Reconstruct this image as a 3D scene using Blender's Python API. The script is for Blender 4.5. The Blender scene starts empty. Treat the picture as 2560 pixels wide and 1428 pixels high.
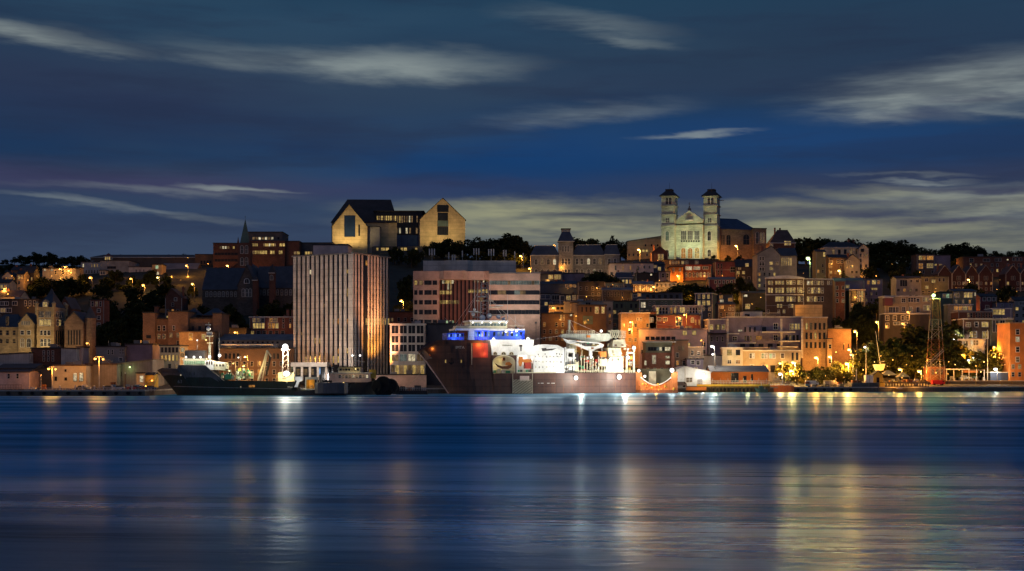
import bpy, bmesh, math, random
from mathutils import Vector, Matrix
R = math.radians
scene = bpy.context.scene
COL = scene.collection
# ------------------------------------------------------------------ camera, sky, exposure
F, CX, YH, HC = 3328.0, 1280.0, 920.0, 9.0      # focal length and principal point of the photograph, camera height over the water
cam = bpy.data.objects.new('camera', bpy.data.cameras.new('camera'))
COL.objects.link(cam)
cam.location = (0, 0, HC); cam.rotation_euler = (R(90), 0, 0)
cam.data.sensor_width = 36; cam.data.lens = 36 * F / 2560
cam.data.shift_y = (YH - 714) / 2560
cam.data.clip_start = 1; cam.data.clip_end = 20000
scene.camera = cam
scene.view_settings.view_transform = 'Standard'; scene.view_settings.look = 'None'
scene.view_settings.exposure = 0; scene.view_settings.gamma = 1
scene.cycles.use_denoising = True
scene.cycles.max_bounces = 4; scene.cycles.diffuse_bounces = 2; scene.cycles.glossy_bounces = 3
scene.cycles.sample_clamp_indirect = 3

def srgb(r, g, b, k=1.0):
    f = lambda c: ((c / 255 + .055) / 1.055) ** 2.4 if c > 10 else c / 255 / 12.92
    return (f(r) * k, f(g) * k, f(b) * k, 1)

class NT:
    def __init__(s, nt): s.t = nt; s.n = nt.nodes; s.l = nt.links
    def new(s, t, **k):
        n = s.n.new(t)
        for a, b in k.items(): setattr(n, a, b)
        return n
    def put(s, sock, v):
        if isinstance(v, bpy.types.NodeSocket): s.l.new(v, sock)
        else: sock.default_value = v
    def m(s, op, a, b=None, c=None, clamp=False):
        n = s.new('ShaderNodeMath', operation=op); n.use_clamp = clamp
        s.put(n.inputs[0], a)
        if b is not None: s.put(n.inputs[1], b)
        if c is not None: s.put(n.inputs[2], c)
        return n.outputs[0]
    def mix(s, f, a, b, bt='MIX'):
        n = s.new('ShaderNodeMix', data_type='RGBA', blend_type=bt)
        s.put(n.inputs[0], f); s.put(n.inputs[6], a); s.put(n.inputs[7], b)
        return n.outputs[2]
    def noise(s, vec, scale, detail=3, rough=.55, dim='3D'):
        n = s.new('ShaderNodeTexNoise'); n.noise_dimensions = dim
        if vec is not None: s.l.new(vec, n.inputs['Vector'])
        n.inputs['Scale'].default_value = scale; n.inputs['Detail'].default_value = detail
        n.inputs['Roughness'].default_value = rough
        return n.outputs[0]
    def comb(s, x, y, z=0.0):
        n = s.new('ShaderNodeCombineXYZ')
        for i, v in enumerate((x, y, z)): s.put(n.inputs[i], v)
        return n.outputs[0]
    def ramp(s, f, pts, interp='EASE'):
        n = s.new('ShaderNodeValToRGB'); s.put(n.inputs[0], f); cr = n.color_ramp; cr.interpolation = interp
        while len(cr.elements) < len(pts): cr.elements.new(.5)
        for e, (p, c) in zip(cr.elements, pts): e.position = p; e.color = c
        return n.outputs[0]
    def smooth(s, v, a, b, lo=0., hi=1.):
        n = s.new('ShaderNodeMapRange', interpolation_type='SMOOTHSTEP')
        s.put(n.inputs[0], v); n.inputs[1].default_value = a; n.inputs[2].default_value = b
        n.inputs[3].default_value = lo; n.inputs[4].default_value = hi
        return n.outputs[0]

def make_world():
    w = bpy.data.worlds.new('World'); scene.world = w; w.use_nodes = True
    t = NT(w.node_tree); t.n.clear()
    tc = t.new('ShaderNodeTexCoord'); sep = t.new('ShaderNodeSeparateXYZ'); t.l.new(tc.outputs['Generated'], sep.inputs[0])
    x, y, z = sep.outputs
    az = t.m('ARCTAN2', x, y)                                        # compass bearing from the view over the harbour
    hyp = t.m('SQRT', t.m('ADD', t.m('MULTIPLY', x, x), t.m('MULTIPLY', y, y)))
    el = t.m('DIVIDE', z, t.m('MAXIMUM', hyp, .02))                  # tangent of the elevation
    n1 = t.noise(t.comb(t.m('MULTIPLY', az, 5), t.m('MULTIPLY', el, 42)), 1.0, 5, .6, '2D')
    n2 = t.noise(t.comb(t.m('MULTIPLY', az, 2.2), t.m('MULTIPLY', el, 12), 3.0), 1.0, 4, .55, '2D')
    n3 = t.noise(t.comb(t.m('ADD', t.m('MULTIPLY', az, 16), t.m('MULTIPLY', el, 26)), t.m('MULTIPLY', el, 85), 7.0), 1.0, 4, .6, '2D')
    base = t.ramp(t.m('DIVIDE', el, .8, clamp=True), [
        (.00, srgb(54, 68, 92)), (.10, srgb(48, 66, 93)), (.145, srgb(42, 63, 93)), (.172, srgb(40, 56, 87)), (.195, srgb(10, 50, 88)),
        (.23, srgb(18, 52, 86)), (.265, srgb(33, 55, 83)), (.30, srgb(29, 55, 82)), (.355, srgb(24, 58, 84)), (.55, srgb(32, 58, 94)), (1.0, srgb(34, 64, 106))])
    wa = t.m('ADD', az, t.m('MULTIPLY', t.m('SUBTRACT', n1, .5), .09))
    we = t.m('ADD', el, t.m('ADD', t.m('MULTIPLY', t.m('SUBTRACT', n2, .5), .030), t.m('MULTIPLY', t.m('SUBTRACT', n3, .5), .011)))
    def blob(px, py, a, b, sl, k):
        u, v = (px - CX) / F, (YH - py) / F
        a0 = math.atan(u); e0 = v * math.cos(a0)
        du = t.m('SUBTRACT', wa, a0)
        dv = t.m('ADD', t.m('SUBTRACT', we, e0), t.m('MULTIPLY', du, sl))
        p = t.m('DIVIDE', du, a / F); q = t.m('DIVIDE', dv, b / F)
        d = t.m('SQRT', t.m('ADD', t.m('MULTIPLY', p, p), t.m('MULTIPLY', q, q)))
        return t.smooth(d, 1.55, -.1, 0, k * 1.05)
    # clear deep-blue gap and darker banks first
    c = t.mix(blob(1330, 395, 640, 110, 0, 1.0), base, srgb(0, 56, 106))
    c = t.mix(blob(2000, 365, 640, 70, .03, .9), c, srgb(14, 60, 108))
    c = t.mix(blob(300, 250, 900, 120, 0, .6), c, srgb(36, 46, 76))
    c = t.mix(blob(2050, 120, 500, 110, 0, .6), c, srgb(30, 52, 78))
    c = t.mix(blob(350, 458, 800, 34, 0, .6), c, srgb(58, 56, 92))
    c = t.mix(blob(900, 50, 900, 60, 0, .6), c, srgb(30, 64, 92))
    pale = None
    streaks = [(95, 92, 225, 21, .09, .72), (330, 112, 330, 18, .10, .16), (560, 138, 230, 22, .07, .28), (970, 148, 300, 35, .03, .85), (760, 140, 330, 34, .05, .35),
               (1480, 60, 190, 26, .16, .30), (1570, 96, 120, 14, .12, .34), (1500, 285, 230, 22, 0, .28), (1330, 300, 150, 20, 0, .2),
               (2440, 226, 330, 64, -.05, .8), (2260, 262, 200, 44, -.02, .8), (2190, 298, 110, 22, .2, .52), (2500, 210, 180, 45, -.1, .42), (2500, 285, 170, 12, .08, .35),
               (1775, 344, 110, 8, 0, .5), (620, 473, 130, 8, .02, .60), (420, 480, 280, 12, .02, .25), (240, 520, 190, 9, .10, .36), (400, 545, 220, 9, .06, .30),
               (2255, 452, 130, 7, .05, .42), (2290, 470, 110, 6, .04, .50), (2430, 505, 230, 26, .02, .55), (2520, 530, 160, 26, 0, .5)]
    for s_ in streaks:
        b = blob(*s_); pale = b if pale is None else t.m('MAXIMUM', pale, b)
    pale = t.m('MULTIPLY', pale, t.m('MULTIPLY', t.smooth(n3, .22, .7, .68, 1.0), t.smooth(n1, .25, .6, .6, 1.0)))
    c = t.mix(pale, c, srgb(156, 166, 162))
    warm = None
    for s_ in [(1330, 538, 360, 30, .03, .78), (1450, 570, 460, 34, .02, .72), (1950, 596, 620, 42, 0, .85), (1930, 548, 360, 22, -.02, .5), (2330, 608, 520, 40, 0, .72),
               (1480, 605, 340, 26, 0, .6), (2480, 522, 260, 36, 0, .55), (2250, 500, 200, 18, .03, .35)]:
        b = blob(*s_); warm = b if warm is None else t.m('MAXIMUM', warm, b)
    warm = t.m('MULTIPLY', warm, t.smooth(n1, .28, .62, .45, 1.1))
    c = t.mix(warm, c, srgb(160, 160, 126))
    dark = None
    for s_ in [(2370, 566, 180, 11, 0, .8), (2080, 549, 260, 12, .02, .6), (2450, 486, 240, 8, .02, .75), (2250, 520, 300, 9, 0, .4), (1420, 552, 90, 6, .05, .5), (2420, 262, 110, 8, -.03, .5),
               (2330, 300, 150, 14, .02, .4), (1560, 575, 200, 6, .02, .4)]:
        b = blob(*s_); dark = b if dark is None else t.m('MAXIMUM', dark, b)
    c = t.mix(dark, c, srgb(50, 58, 88))
    c = t.mix(t.smooth(n2, .38, .72, 0, .22), c, srgb(56, 84, 106))
    c = t.mix(t.smooth(n1, .55, .3, 0, .32), c, srgb(26, 38, 66))
    sky = t.new('ShaderNodeTexSky', sky_type='NISHITA'); sky.sun_disc = False
    sky.sun_elevation = R(1.0); sky.sun_rotation = R(200); sky.air_density = 1.5
    # the last blue light of the atmosphere on top of the cloud layer
    add = t.new('ShaderNodeMix', data_type='RGBA', blend_type='ADD'); add.inputs[0].default_value = 1
    scl = t.new('ShaderNodeVectorMath', operation='SCALE'); t.l.new(sky.outputs[0], scl.inputs[0]); scl.inputs['Scale'].default_value = .006
    t.l.new(c, add.inputs[6]); t.l.new(scl.outputs[0], add.inputs[7])
    bg = t.new('ShaderNodeBackground'); t.l.new(add.outputs[2], bg.inputs[0]); bg.inputs[1].default_value = 1.0
    out = t.new('ShaderNodeOutputWorld'); t.l.new(bg.outputs[0], out.inputs[0])
make_world()
# after-glow of the sunset: one very weak, very soft sun low behind the harbour mouth
sl = bpy.data.lights.new('sun', 'SUN'); sl.energy = .12; sl.angle = R(40); sl.color = (1, .76, .62)
so = bpy.data.objects.new('sun', sl); COL.objects.link(so); so.rotation_euler = (R(62), 0, R(-22))

# ------------------------------------------------------------------ pixel helpers (photo pixels, 2560 x 1428) -> metres at a depth
def PX(px, Y): return (px - CX) * Y / F
def PZ(py, Y): return HC - (py - YH) * Y / F
def P(px, py, Y): return Vector((PX(px, Y), Y, PZ(py, Y)))
PROF = [(380, -6), (462, 1.75), (470, 1.9), (500, 2.8), (530, 5), (560, 10), (600, 20), (650, 33), (700, 45), (750, 56), (800, 67), (850, 75), (900, 79), (1000, 80), (1500, 74), (3500, 40)]
QUAY = [(-900, 428), (-118, 428), (-115, 460), (-26, 468), (46, 490), (56, 492), (165, 503), (300, 528), (900, 560)]
def edge(X):                                       # quay line: distance of the water's edge
    for (a, ya), (b, yb) in zip(QUAY, QUAY[1:]):
        if X <= b: return ya + (yb - ya) * max(0, X - a) / (b - a)
    return QUAY[-1][1]
def ground(X, Y):
    z = PROF[-1][1]
    if Y < 620:
        e = edge(X); Y = 463 + (Y - e) / (620 - e) * 157
    for (a, za), (b, zb) in zip(PROF, PROF[1:]):
        if Y <= b:
            z = za + (zb - za) * max(0, (Y - a)) / (b - a); break
    if Y > 560:
        k = min(1, (Y - 560) / 240)
        z += k * (9.5 * math.exp(-((X + 70) / 55) ** 2) + 4.5 * math.exp(-((X - 125) / 60) ** 2) + 1.2 * math.sin(X / 37) + .8 * math.sin(X / 17 + 1))
    return z

# ------------------------------------------------------------------ materials
MATS = {}
def mat(key):
    if key in MATS: return MATS[key]
    m = bpy.data.materials.new(key); m.use_nodes = True; MATS[key] = m
    t = NT(m.node_tree); bs = t.n['Principled BSDF']
    if key.startswith('lit_'):
        col, k = LIT[key]
        tc = t.new('ShaderNodeTexCoord'); oi = t.new('ShaderNodeObjectInfo')
        off = t.new('ShaderNodeVectorMath', operation='ADD'); t.l.new(tc.outputs['Object'], off.inputs[0]); 
        sc = t.new('ShaderNodeVectorMath', operation='SCALE'); t.l.new(oi.outputs['Location'], sc.inputs[0]); sc.inputs['Scale'].default_value = .37
        t.l.new(sc.outputs[0], off.inputs[1])
        n = t.noise(off.outputs[0], 1.3, 2)
        s = t.m('MULTIPLY', t.smooth(n, .3, .65, .35, 1.15), t.m('ADD', t.m('MULTIPLY', oi.outputs['Random'], .75), .55))
        bs.inputs['Base Color'].default_value = (.02, .02, .02, 1)
        bs.inputs['Roughness'].default_value = .2
        bs.inputs['Emission Color'].default_value = (*col, 1)
        t.l.new(t.m('MULTIPLY', s, k), bs.inputs['Emission Strength'])
        return m
    if key.startswith('bulb_'):
        col, k = BULB[key]
        bs.inputs['Base Color'].default_value = (.1, .1, .1, 1)
        bs.inputs['Emission Color'].default_value = (*col, 1); bs.inputs['Emission Strength'].default_value = k
        return m
    col, rough, pat = PAL[key]
    bs.inputs['Roughness'].default_value = rough
    bs.inputs['Specular IOR Level'].default_value = .35
    tc = t.new('ShaderNodeTexCoord'); geo = t.new('ShaderNodeNewGeometry'); oi = t.new('ShaderNodeObjectInfo')
    pos = geo.outputs['Position']
    n = t.noise(pos, .22, 5, .65); n2 = t.noise(pos, 2.5, 3)
    v = t.m('ADD', t.m('MULTIPLY', t.smooth(n, .25, .75), .5), t.m('MULTIPLY', n2, .3))
    v = t.m('ADD', v, .6)
    c = t.mix(1.0, (*col, 1), t.comb(v, v, v), 'MULTIPLY')
    sep = t.new('ShaderNodeSeparateXYZ'); t.l.new(pos, sep.inputs[0])
    if pat == 'clap' or pat == 'seam':
        src = sep.outputs[2] if pat == 'clap' else t.m('ADD', sep.outputs[0], t.m('MULTIPLY', sep.outputs[1], .6))
        f = t.m('FRACT', t.m('MULTIPLY', src, 2.6 if pat == 'clap' else 1.1))
        c = t.mix(t.smooth(f, .16, .0, 0, .55), c, (*[q * .35 for q in col], 1))
    elif pat == 'brick' or pat == 'stone':
        b = t.new('ShaderNodeTexBrick'); t.l.new(t.comb(t.m('ADD', sep.outputs[0], sep.outputs[1]), sep.outputs[2]), b.inputs[0])
        b.inputs['Scale'].default_value = 1.0; b.inputs['Mortar Size'].default_value = .02 if pat == 'brick' else .03
        b.inputs['Brick Width'].default_value = .5 if pat == 'brick' else 1.3; b.inputs['Row Height'].default_value = .22 if pat == 'brick' else .6
        b.inputs['Color1'].default_value = (.72, .72, .72, 1); b.inputs['Color2'].default_value = (1.15, 1.15, 1.15, 1); b.inputs['Mortar'].default_value = (.65, .65, .65, 1)
        c = t.mix(.8, c, b.outputs[0], 'MULTIPLY')
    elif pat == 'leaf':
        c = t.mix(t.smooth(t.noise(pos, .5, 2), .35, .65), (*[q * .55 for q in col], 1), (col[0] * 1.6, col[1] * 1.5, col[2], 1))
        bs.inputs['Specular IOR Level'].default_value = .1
    elif pat == 'panel':
        f = t.m('FRACT', t.m('MULTIPLY', sep.outputs[2], .42)); g = t.m('FRACT', t.m('MULTIPLY', t.m('ADD', sep.outputs[0], sep.outputs[1]), .22))
        c = t.mix(t.m('MAXIMUM', t.smooth(f, .16, .0, 0, .5), t.smooth(g, .08, .0, 0, .35)), c, (*[q * .4 for q in col], 1))
    elif pat == 'plate':
        f = t.m('FRACT', t.m('MULTIPLY', sep.outputs[2], .42)); g = t.m('FRACT', t.m('MULTIPLY', sep.outputs[0], .13))
        c = t.mix(t.m('MAXIMUM', t.smooth(f, .2, .0, 0, .6), t.smooth(g, .06, .0, 0, .5)), c, (*[q * .35 for q in col], 1))
        st = t.noise(t.comb(t.m('MULTIPLY', sep.outputs[0], 1.3), t.m('MULTIPLY', sep.outputs[2], .12), 2.), 1, 4, .7)
        c = t.mix(t.smooth(st, .5, .72, 0, .7), c, (.16, .06, .03, 1))
    elif pat == 'streak':
        st = t.noise(t.comb(t.m('MULTIPLY', sep.outputs[0], 2.2), t.m('MULTIPLY', sep.outputs[2], .16), sep.outputs[1]), 1, 4, .7)
        c = t.mix(t.smooth(st, .48, .72, 0, .75), c, (col[0] * .4 + .03, col[1] * .3 + .012, col[2] * .25, 1))
    t.l.new(c, bs.inputs['Base Color'])
    if pat == 'metal': bs.inputs['Metallic'].default_value = .6
    return m
PAL = {  # colour, roughness, pattern
 'trim': ((.62, .58, .54), .6, ''), 'trim_dim': ((.32, .3, .29), .6, ''), 'frame_dark': ((.06, .055, .05), .5, ''),
 'white': ((.72, .72, .7), .55, 'clap'), 'white_paint': ((.78, .79, .78), .45, 'streak'), 'cream': ((.62, .53, .38), .7, 'clap'), 'pinkish': ((.68, .5, .45), .7, 'clap'),
 'grey_light': ((.42, .41, .42), .7, 'seam'), 'grey': ((.24, .24, .25), .7, 'seam'), 'grey_dark': ((.09, .09, .1), .75, 'clap'), 'grey_warm': ((.3, .26, .22), .75, 'seam'),
 'concrete': ((.34, .32, .3), .85, ''), 'concrete_pale': ((.56, .5, .45), .8, 'panel'), 'concrete_dark': ((.12, .11, .1), .9, 'streak'),
 'sandstone': ((.46, .33, .19), .85, 'stone'), 'sandstone_dark': ((.26, .17, .12), .85, 'stone'), 'stone_grey': ((.3, .27, .25), .85, 'stone'), 'stone_dark': ((.1, .085, .08), .9, 'stone'),
 'stone_pale': ((.52, .53, .42), .8, 'stone'), 'brick': ((.3, .12, .08), .85, 'brick'), 'brick_dark': ((.14, .065, .05), .85, 'brick'), 'brick_brown': ((.24, .14, .1), .85, 'brick'),
 'brick_tan': ((.4, .26, .15), .85, 'brick'), 'pink_panel': ((.56, .36, .27), .7, ''), 'red_panel': ((.17, .075, .06), .6, 'seam'), 'clap_navy': ((.05, .07, .12), .7, 'clap'), 'clap_blue': ((.08, .13, .2), .7, 'clap'),
 'clap_violet': ((.2, .17, .24), .7, 'clap'), 'clap_maroon': ((.16, .05, .06), .7, 'clap'), 'clap_green': ((.1, .13, .1), .7, 'clap'), 'clap_olive': ((.2, .19, .12), .7, 'clap'),
 'clap_dark': ((.06, .05, .05), .75, 'clap'), 'clap_brown': ((.14, .09, .065), .75, 'clap'), 'clap_tan': ((.38, .29, .19), .75, 'clap'), 'clap_grey': ((.26, .25, .26), .75, 'clap'), 'clap_red': ((.34, .07, .05), .7, 'clap'),
 'orange': ((.55, .2, .05), .7, 'clap'), 'rooms_tan': ((.58, .44, .24), .75, 'panel'), 'roof': ((.045, .042, .045), .85, ''), 'roof_slate': ((.055, .06, .075), .7, 'clap'), 'roof_blue': ((.05, .065, .11), .6, 'seam'),
 'roof_red': ((.16, .06, .05), .85, ''), 'roof_grey': ((.17, .165, .17), .8, ''), 'roof_brown': ((.1, .07, .06), .85, ''), 'copper': ((.1, .16, .13), .7, ''),
 'glass': ((.02, .022, .028), .12, ''), 'glass_blue': ((.02, .04, .1), .12, ''), 'glass_teal': ((.12, .17, .16), .15, ''), 'glass_dark': ((.012, .012, .016), .15, ''),
 'steel': ((.3, .3, .31), .5, 'metal'), 'pole': ((.2, .19, .18), .55, ''), 'pole_pale': ((.5, .46, .4), .5, ''), 'black': ((.015, .015, .017), .6, ''), 'rubber': ((.012, .012, .012), .85, ''),
 'boom_grey': ((.42, .44, .38), .5, 'streak'), 'gable_dark': ((.05, .022, .024), .8, 'clap'), 'hull_maroon': ((.085, .042, .035), .5, 'plate'), 'hull_green': ((.03, .04, .032), .5, 'streak'), 'hull_black': ((.02, .02, .024), .5, 'streak'), 'hull_grey': ((.13, .125, .13), .55, 'streak'), 'hull_orange': ((.6, .2, .06), .6, 'streak'),
 'hull_red': ((.32, .05, .04), .5, 'streak'), 'deck': ((.1, .11, .1), .8, ''), 'ship_white': ((.8, .81, .8), .4, ''), 'ship_cream': ((.62, .58, .42), .5, ''), 'ship_orange': ((.62, .2, .04), .5, ''), 'ship_red': ((.55, .06, .04), .5, ''),
 'ship_green': ((.06, .3, .16), .5, ''), 'ship_blue': ((.04, .1, .5), .5, ''), 'yellow': ((.6, .4, .06), .5, ''), 'rope': ((.55, .48, .36), .8, ''), 'net': ((.5, .22, .06), .9, ''),
 'timber': ((.14, .1, .06), .9, 'seam'), 'timber_dark': ((.05, .035, .025), .9, 'seam'), 'rust': ((.24, .09, .04), .8, 'streak'), 'sheet_pile': ((.13, .13, .13), .7, 'seam'), 'tower_red': ((.2, .085, .04), .6, ''), 'tower_white': ((.3, .25, .2), .6, ''),
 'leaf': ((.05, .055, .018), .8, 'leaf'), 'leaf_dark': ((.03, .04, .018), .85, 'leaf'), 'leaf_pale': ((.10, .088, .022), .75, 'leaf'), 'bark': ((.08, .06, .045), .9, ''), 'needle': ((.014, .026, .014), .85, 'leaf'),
 'car_red': ((.4, .02, .03), .3, ''), 'car_white': ((.7, .7, .68), .3, ''), 'car_grey': ((.2, .2, .22), .3, ''), 'car_blue': ((.04, .07, .16), .3, ''), 'tent': ((.55, .42, .22), .8, ''), 'sky_blue_paint': ((.2, .36, .45), .6, ''),
}
LIT = {'lit_y': ((1, .66, .2), .46), 'lit_o': ((1, .42, .08), .4), 'lit_w': ((1, .84, .52), .6), 'lit_g': ((.62, .9, .5), .5), 'lit_b': ((.35, .6, 1), .6), 'lit_k': ((1, .6, .25), .14), 'lit_t': ((.62, .72, .62), .17), 'lit_led': ((.03, .1, 1), 1.6)}
BULB = {'bulb_o': ((1, .46, .08), 1.8), 'bulb_y': ((1, .68, .2), 1.8), 'bulb_w': ((1, .97, .9), 2.2), 'bulb_g': ((.8, 1, .45), 2.4), 'bulb_r': ((1, .25, .05), 3)}
LCOL = {'o': (1, .39, .055), 'y': (1, .58, .14), 'w': (1, .93, .78), 'g': (.62, 1, .25), 'r': (1, .3, .1), 'v': (.92, 1, .55), 'b': (.1, .25, 1), 't': (1, .72, .3), 'r2': (1, .40, .18), 'n': (1, .9, .8), 'p': (1, .76, .55)}
PANE = {'d': 'glass', 'y': 'lit_y', 'o': 'lit_o', 'w': 'lit_w', 'g': 'lit_g', 'b': 'lit_b', 'k': 'lit_k', 't': 'lit_t', 'B': 'glass_blue', 'T': 'glass_teal', 'x': 'glass_dark'}

# ------------------------------------------------------------------ mesh collector
class MB:
    def __init__(s): s.v = []; s.f = []; s.m = []
    def add(s, vs, fs, mi=0):
        o = len(s.v); s.v += [tuple(p) for p in vs]
        for f in fs: s.f.append([i + o for i in f]); s.m.append(mi)
        return s
    def box(s, x0, x1, y0, y1, z0, z1, mi=0):
        return s.add([(x0, y0, z0), (x1, y0, z0), (x1, y1, z0), (x0, y1, z0), (x0, y0, z1), (x1, y0, z1), (x1, y1, z1), (x0, y1, z1)],
                     [(0, 3, 2, 1), (4, 5, 6, 7), (0, 1, 5, 4), (1, 2, 6, 5), (2, 3, 7, 6), (3, 0, 4, 7)], mi)
    def prism(s, pts, y0, y1, mi=0):              # outline in x,z pulled along y
        n = len(pts)
        return s.add([(x, y0, z) for x, z in pts] + [(x, y1, z) for x, z in pts],
                     [tuple(range(n)), tuple(range(2 * n - 1, n - 1, -1))] + [(i, i + n, (i + 1) % n + n, (i + 1) % n) for i in range(n)], mi)
    def prismx(s, pts, x0, x1, mi=0):             # outline in y,z pulled along x
        n = len(pts)
        return s.add([(x0, y, z) for y, z in pts] + [(x1, y, z) for y, z in pts],
                     [tuple(range(n)), tuple(range(2 * n - 1, n - 1, -1))] + [(i, i + n, (i + 1) % n + n, (i + 1) % n) for i in range(n)], mi)
    def prismz(s, pts, z0, z1, mi=0):
        n = len(pts)
        return s.add([(x, y, z0) for x, y in pts] + [(x, y, z1) for x, y in pts],
                     [tuple(range(n)), tuple(range(2 * n - 1, n - 1, -1))] + [(i, i + n, (i + 1) % n + n, (i + 1) % n) for i in range(n)], mi)
    def frustum(s, b, t, z0, z1, mi=0):           # rectangles (x0,x1,y0,y1) below and above
        q = lambda r, z: [(r[0], r[2], z), (r[1], r[2], z), (r[1], r[3], z), (r[0], r[3], z)]
        return s.add(q(b, z0) + q(t, z1), [(0, 3, 2, 1), (4, 5, 6, 7), (0, 1, 5, 4), (1, 2, 6, 5), (2, 3, 7, 6), (3, 0, 4, 7)], mi)
    def tube(s, a, b, r0, r1=None, n=6, mi=0):
        a, b = Vector(a), Vector(b); r1 = r0 if r1 is None else r1
        d = (b - a); 
        if d.length < 1e-6: return s
        d.normalize(); u = d.orthogonal().normalized(); w = d.cross(u)
        vs = [a + (u * math.cos(2 * math.pi * i / n) + w * math.sin(2 * math.pi * i / n)) * r0 for i in range(n)]
        vs += [b + (u * math.cos(2 * math.pi * i / n) + w * math.sin(2 * math.pi * i / n)) * r1 for i in range(n)]
        return s.add(vs, [(i, (i + 1) % n, (i + 1) % n + n, i + n) for i in range(n)] + [tuple(range(n - 1, -1, -1)), tuple(range(n, 2 * n))], mi)
    def path(s, pts, r, n=5, mi=0):
        for a, b in zip(pts, pts[1:]): s.tube(a, b, r, r, n, mi)
        return s
    def lathe(s, prof, n=12, c=(0, 0, 0), mi=0):
        vs = []; fs = []
        for r, z in prof: vs += [(c[0] + r * math.cos(2 * math.pi * i / n), c[1] + r * math.sin(2 * math.pi * i / n), c[2] + z) for i in range(n)]
        for k in range(len(prof) - 1):
            for i in range(n): fs.append((k * n + i, k * n + (i + 1) % n, (k + 1) * n + (i + 1) % n, (k + 1) * n + i))
        fs += [tuple(range(n - 1, -1, -1)), tuple(range((len(prof) - 1) * n, len(prof) * n))]
        return s.add(vs, fs, mi)
    def ball(s, c, r, n=10, mi=0, sz=1.0):
        k = 6
        return s.lathe([(r * math.sin(math.pi * i / k) + 1e-4, -r * sz * math.cos(math.pi * i / k)) for i in range(k + 1)], n, c, mi)
    def mesh(s, name, mats):
        me = bpy.data.meshes.new(name); me.from_pydata(s.v, [], s.f)
        for m in mats: me.materials.append(mat(m) if isinstance(m, str) else m)
        me.polygons.foreach_set('material_index', s.m); me.update(); return me

def link(name, data, parent=None, loc=(0, 0, 0), rz=0.0):
    o = bpy.data.objects.new(name, data); COL.objects.link(o)
    if parent is not None: o.parent = parent
    o.location = loc; o.rotation_euler = (0, 0, rz); return o
def tag(o, label, cat, group=None, kind=None):
    if label: o['label'] = label
    if cat: o['category'] = cat
    if group: o['group'] = group
    if kind: o['kind'] = kind
    return o
def thing(name, label, cat, loc, group=None): return tag(link(name, None, None, loc), label, cat, group)
def part(name, mb, mats, parent, loc=(0, 0, 0), rz=0.0):
    return link(name, mb.mesh(name, mats if isinstance(mats, (list, tuple)) else [mats]), parent, loc, rz)
def pbox(T, name, m, x0, x1, y0, y1, Y, d, parent=None):          # box whose front face covers a pixel rectangle at depth Y
    o = T.location
    a, b = P(x0, y1, Y) - o, P(x1, y0, Y) - o
    return part(name, MB().box(a.x, b.x, a.y, a.y + d, a.z, b.z), m, parent or T)
def ppoly(T, name, m, pts, Y, d, parent=None):
    o = T.location
    q = [P(x, y, Y) - o for x, y in pts]
    return part(name, MB().prism([(p.x, p.z) for p in q], q[0].y, q[0].y + d), m, parent or T)

# ------------------------------------------------------------------ windows
WC = {}
def winmesh(w, h, kind, style, trim):
    w, h = max(.3, round(w, 1)), max(.3, round(h, 1))
    key = (w, h, kind, style, trim)
    if key in WC: return WC[key]
    b = MB(); W, H = w / 2, h / 2
    if style == 's': b.box(-W, W, -.05, .02, -H, H, 1)
    elif style == 'a' or style == 'A':
        def arch(W, H, k=8):
            s = H - W
            return [(-W, -H), (W, -H)] + [(W * math.cos(math.pi * i / k), s + W * math.sin(math.pi * i / k)) for i in range(k + 1)]
        fw = min(.25, .2 * w) if style == 'a' else min(.45, .22 * w)
        b.prism(arch(W + fw, H + fw * .5), -.06, .02, 0); b.prism(arch(W, H - .05), -.09, -.058, 1)
        b.box(-.05, .05, -.12, -.088, -H, H - .2, 0)
        if h > 2.4: b.box(-W, W, -.115, -.088, -.05, .05, 0)
    else:
        fw = min(.2, .16 * w) if style != 'n' else .08
        o = .09
        b.box(-W, W, -.03, .02, -H, H, 1)
        b.box(-W - fw, -W, -o, .02, -H - fw, H + fw, 0); b.box(W, W + fw, -o, .02, -H - fw, H + fw, 0)
        b.box(-W, W, -o, .02, H, H + fw, 0); b.box(-W, W, -o - .08, .02, -H - fw, -H, 0)
        if style == 'm':
            k = max(2, int(round(w / 1.1)))
            for i in range(1, k): b.box(-W + w * i / k - .05, -W + w * i / k + .05, -.07, -.028, -H, H, 0)
        elif style == 'f':
            b.box(-W, W, -.07, -.028, -.05, .05, 0)
            if w > 1.3: b.box(-.05, .05, -.065, -.028, -H, H, 0)
    WC[key] = b.mesh('window', ['frame_dark' if style == 'n' else trim, PANE[kind]])
    return WC[key]

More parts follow.
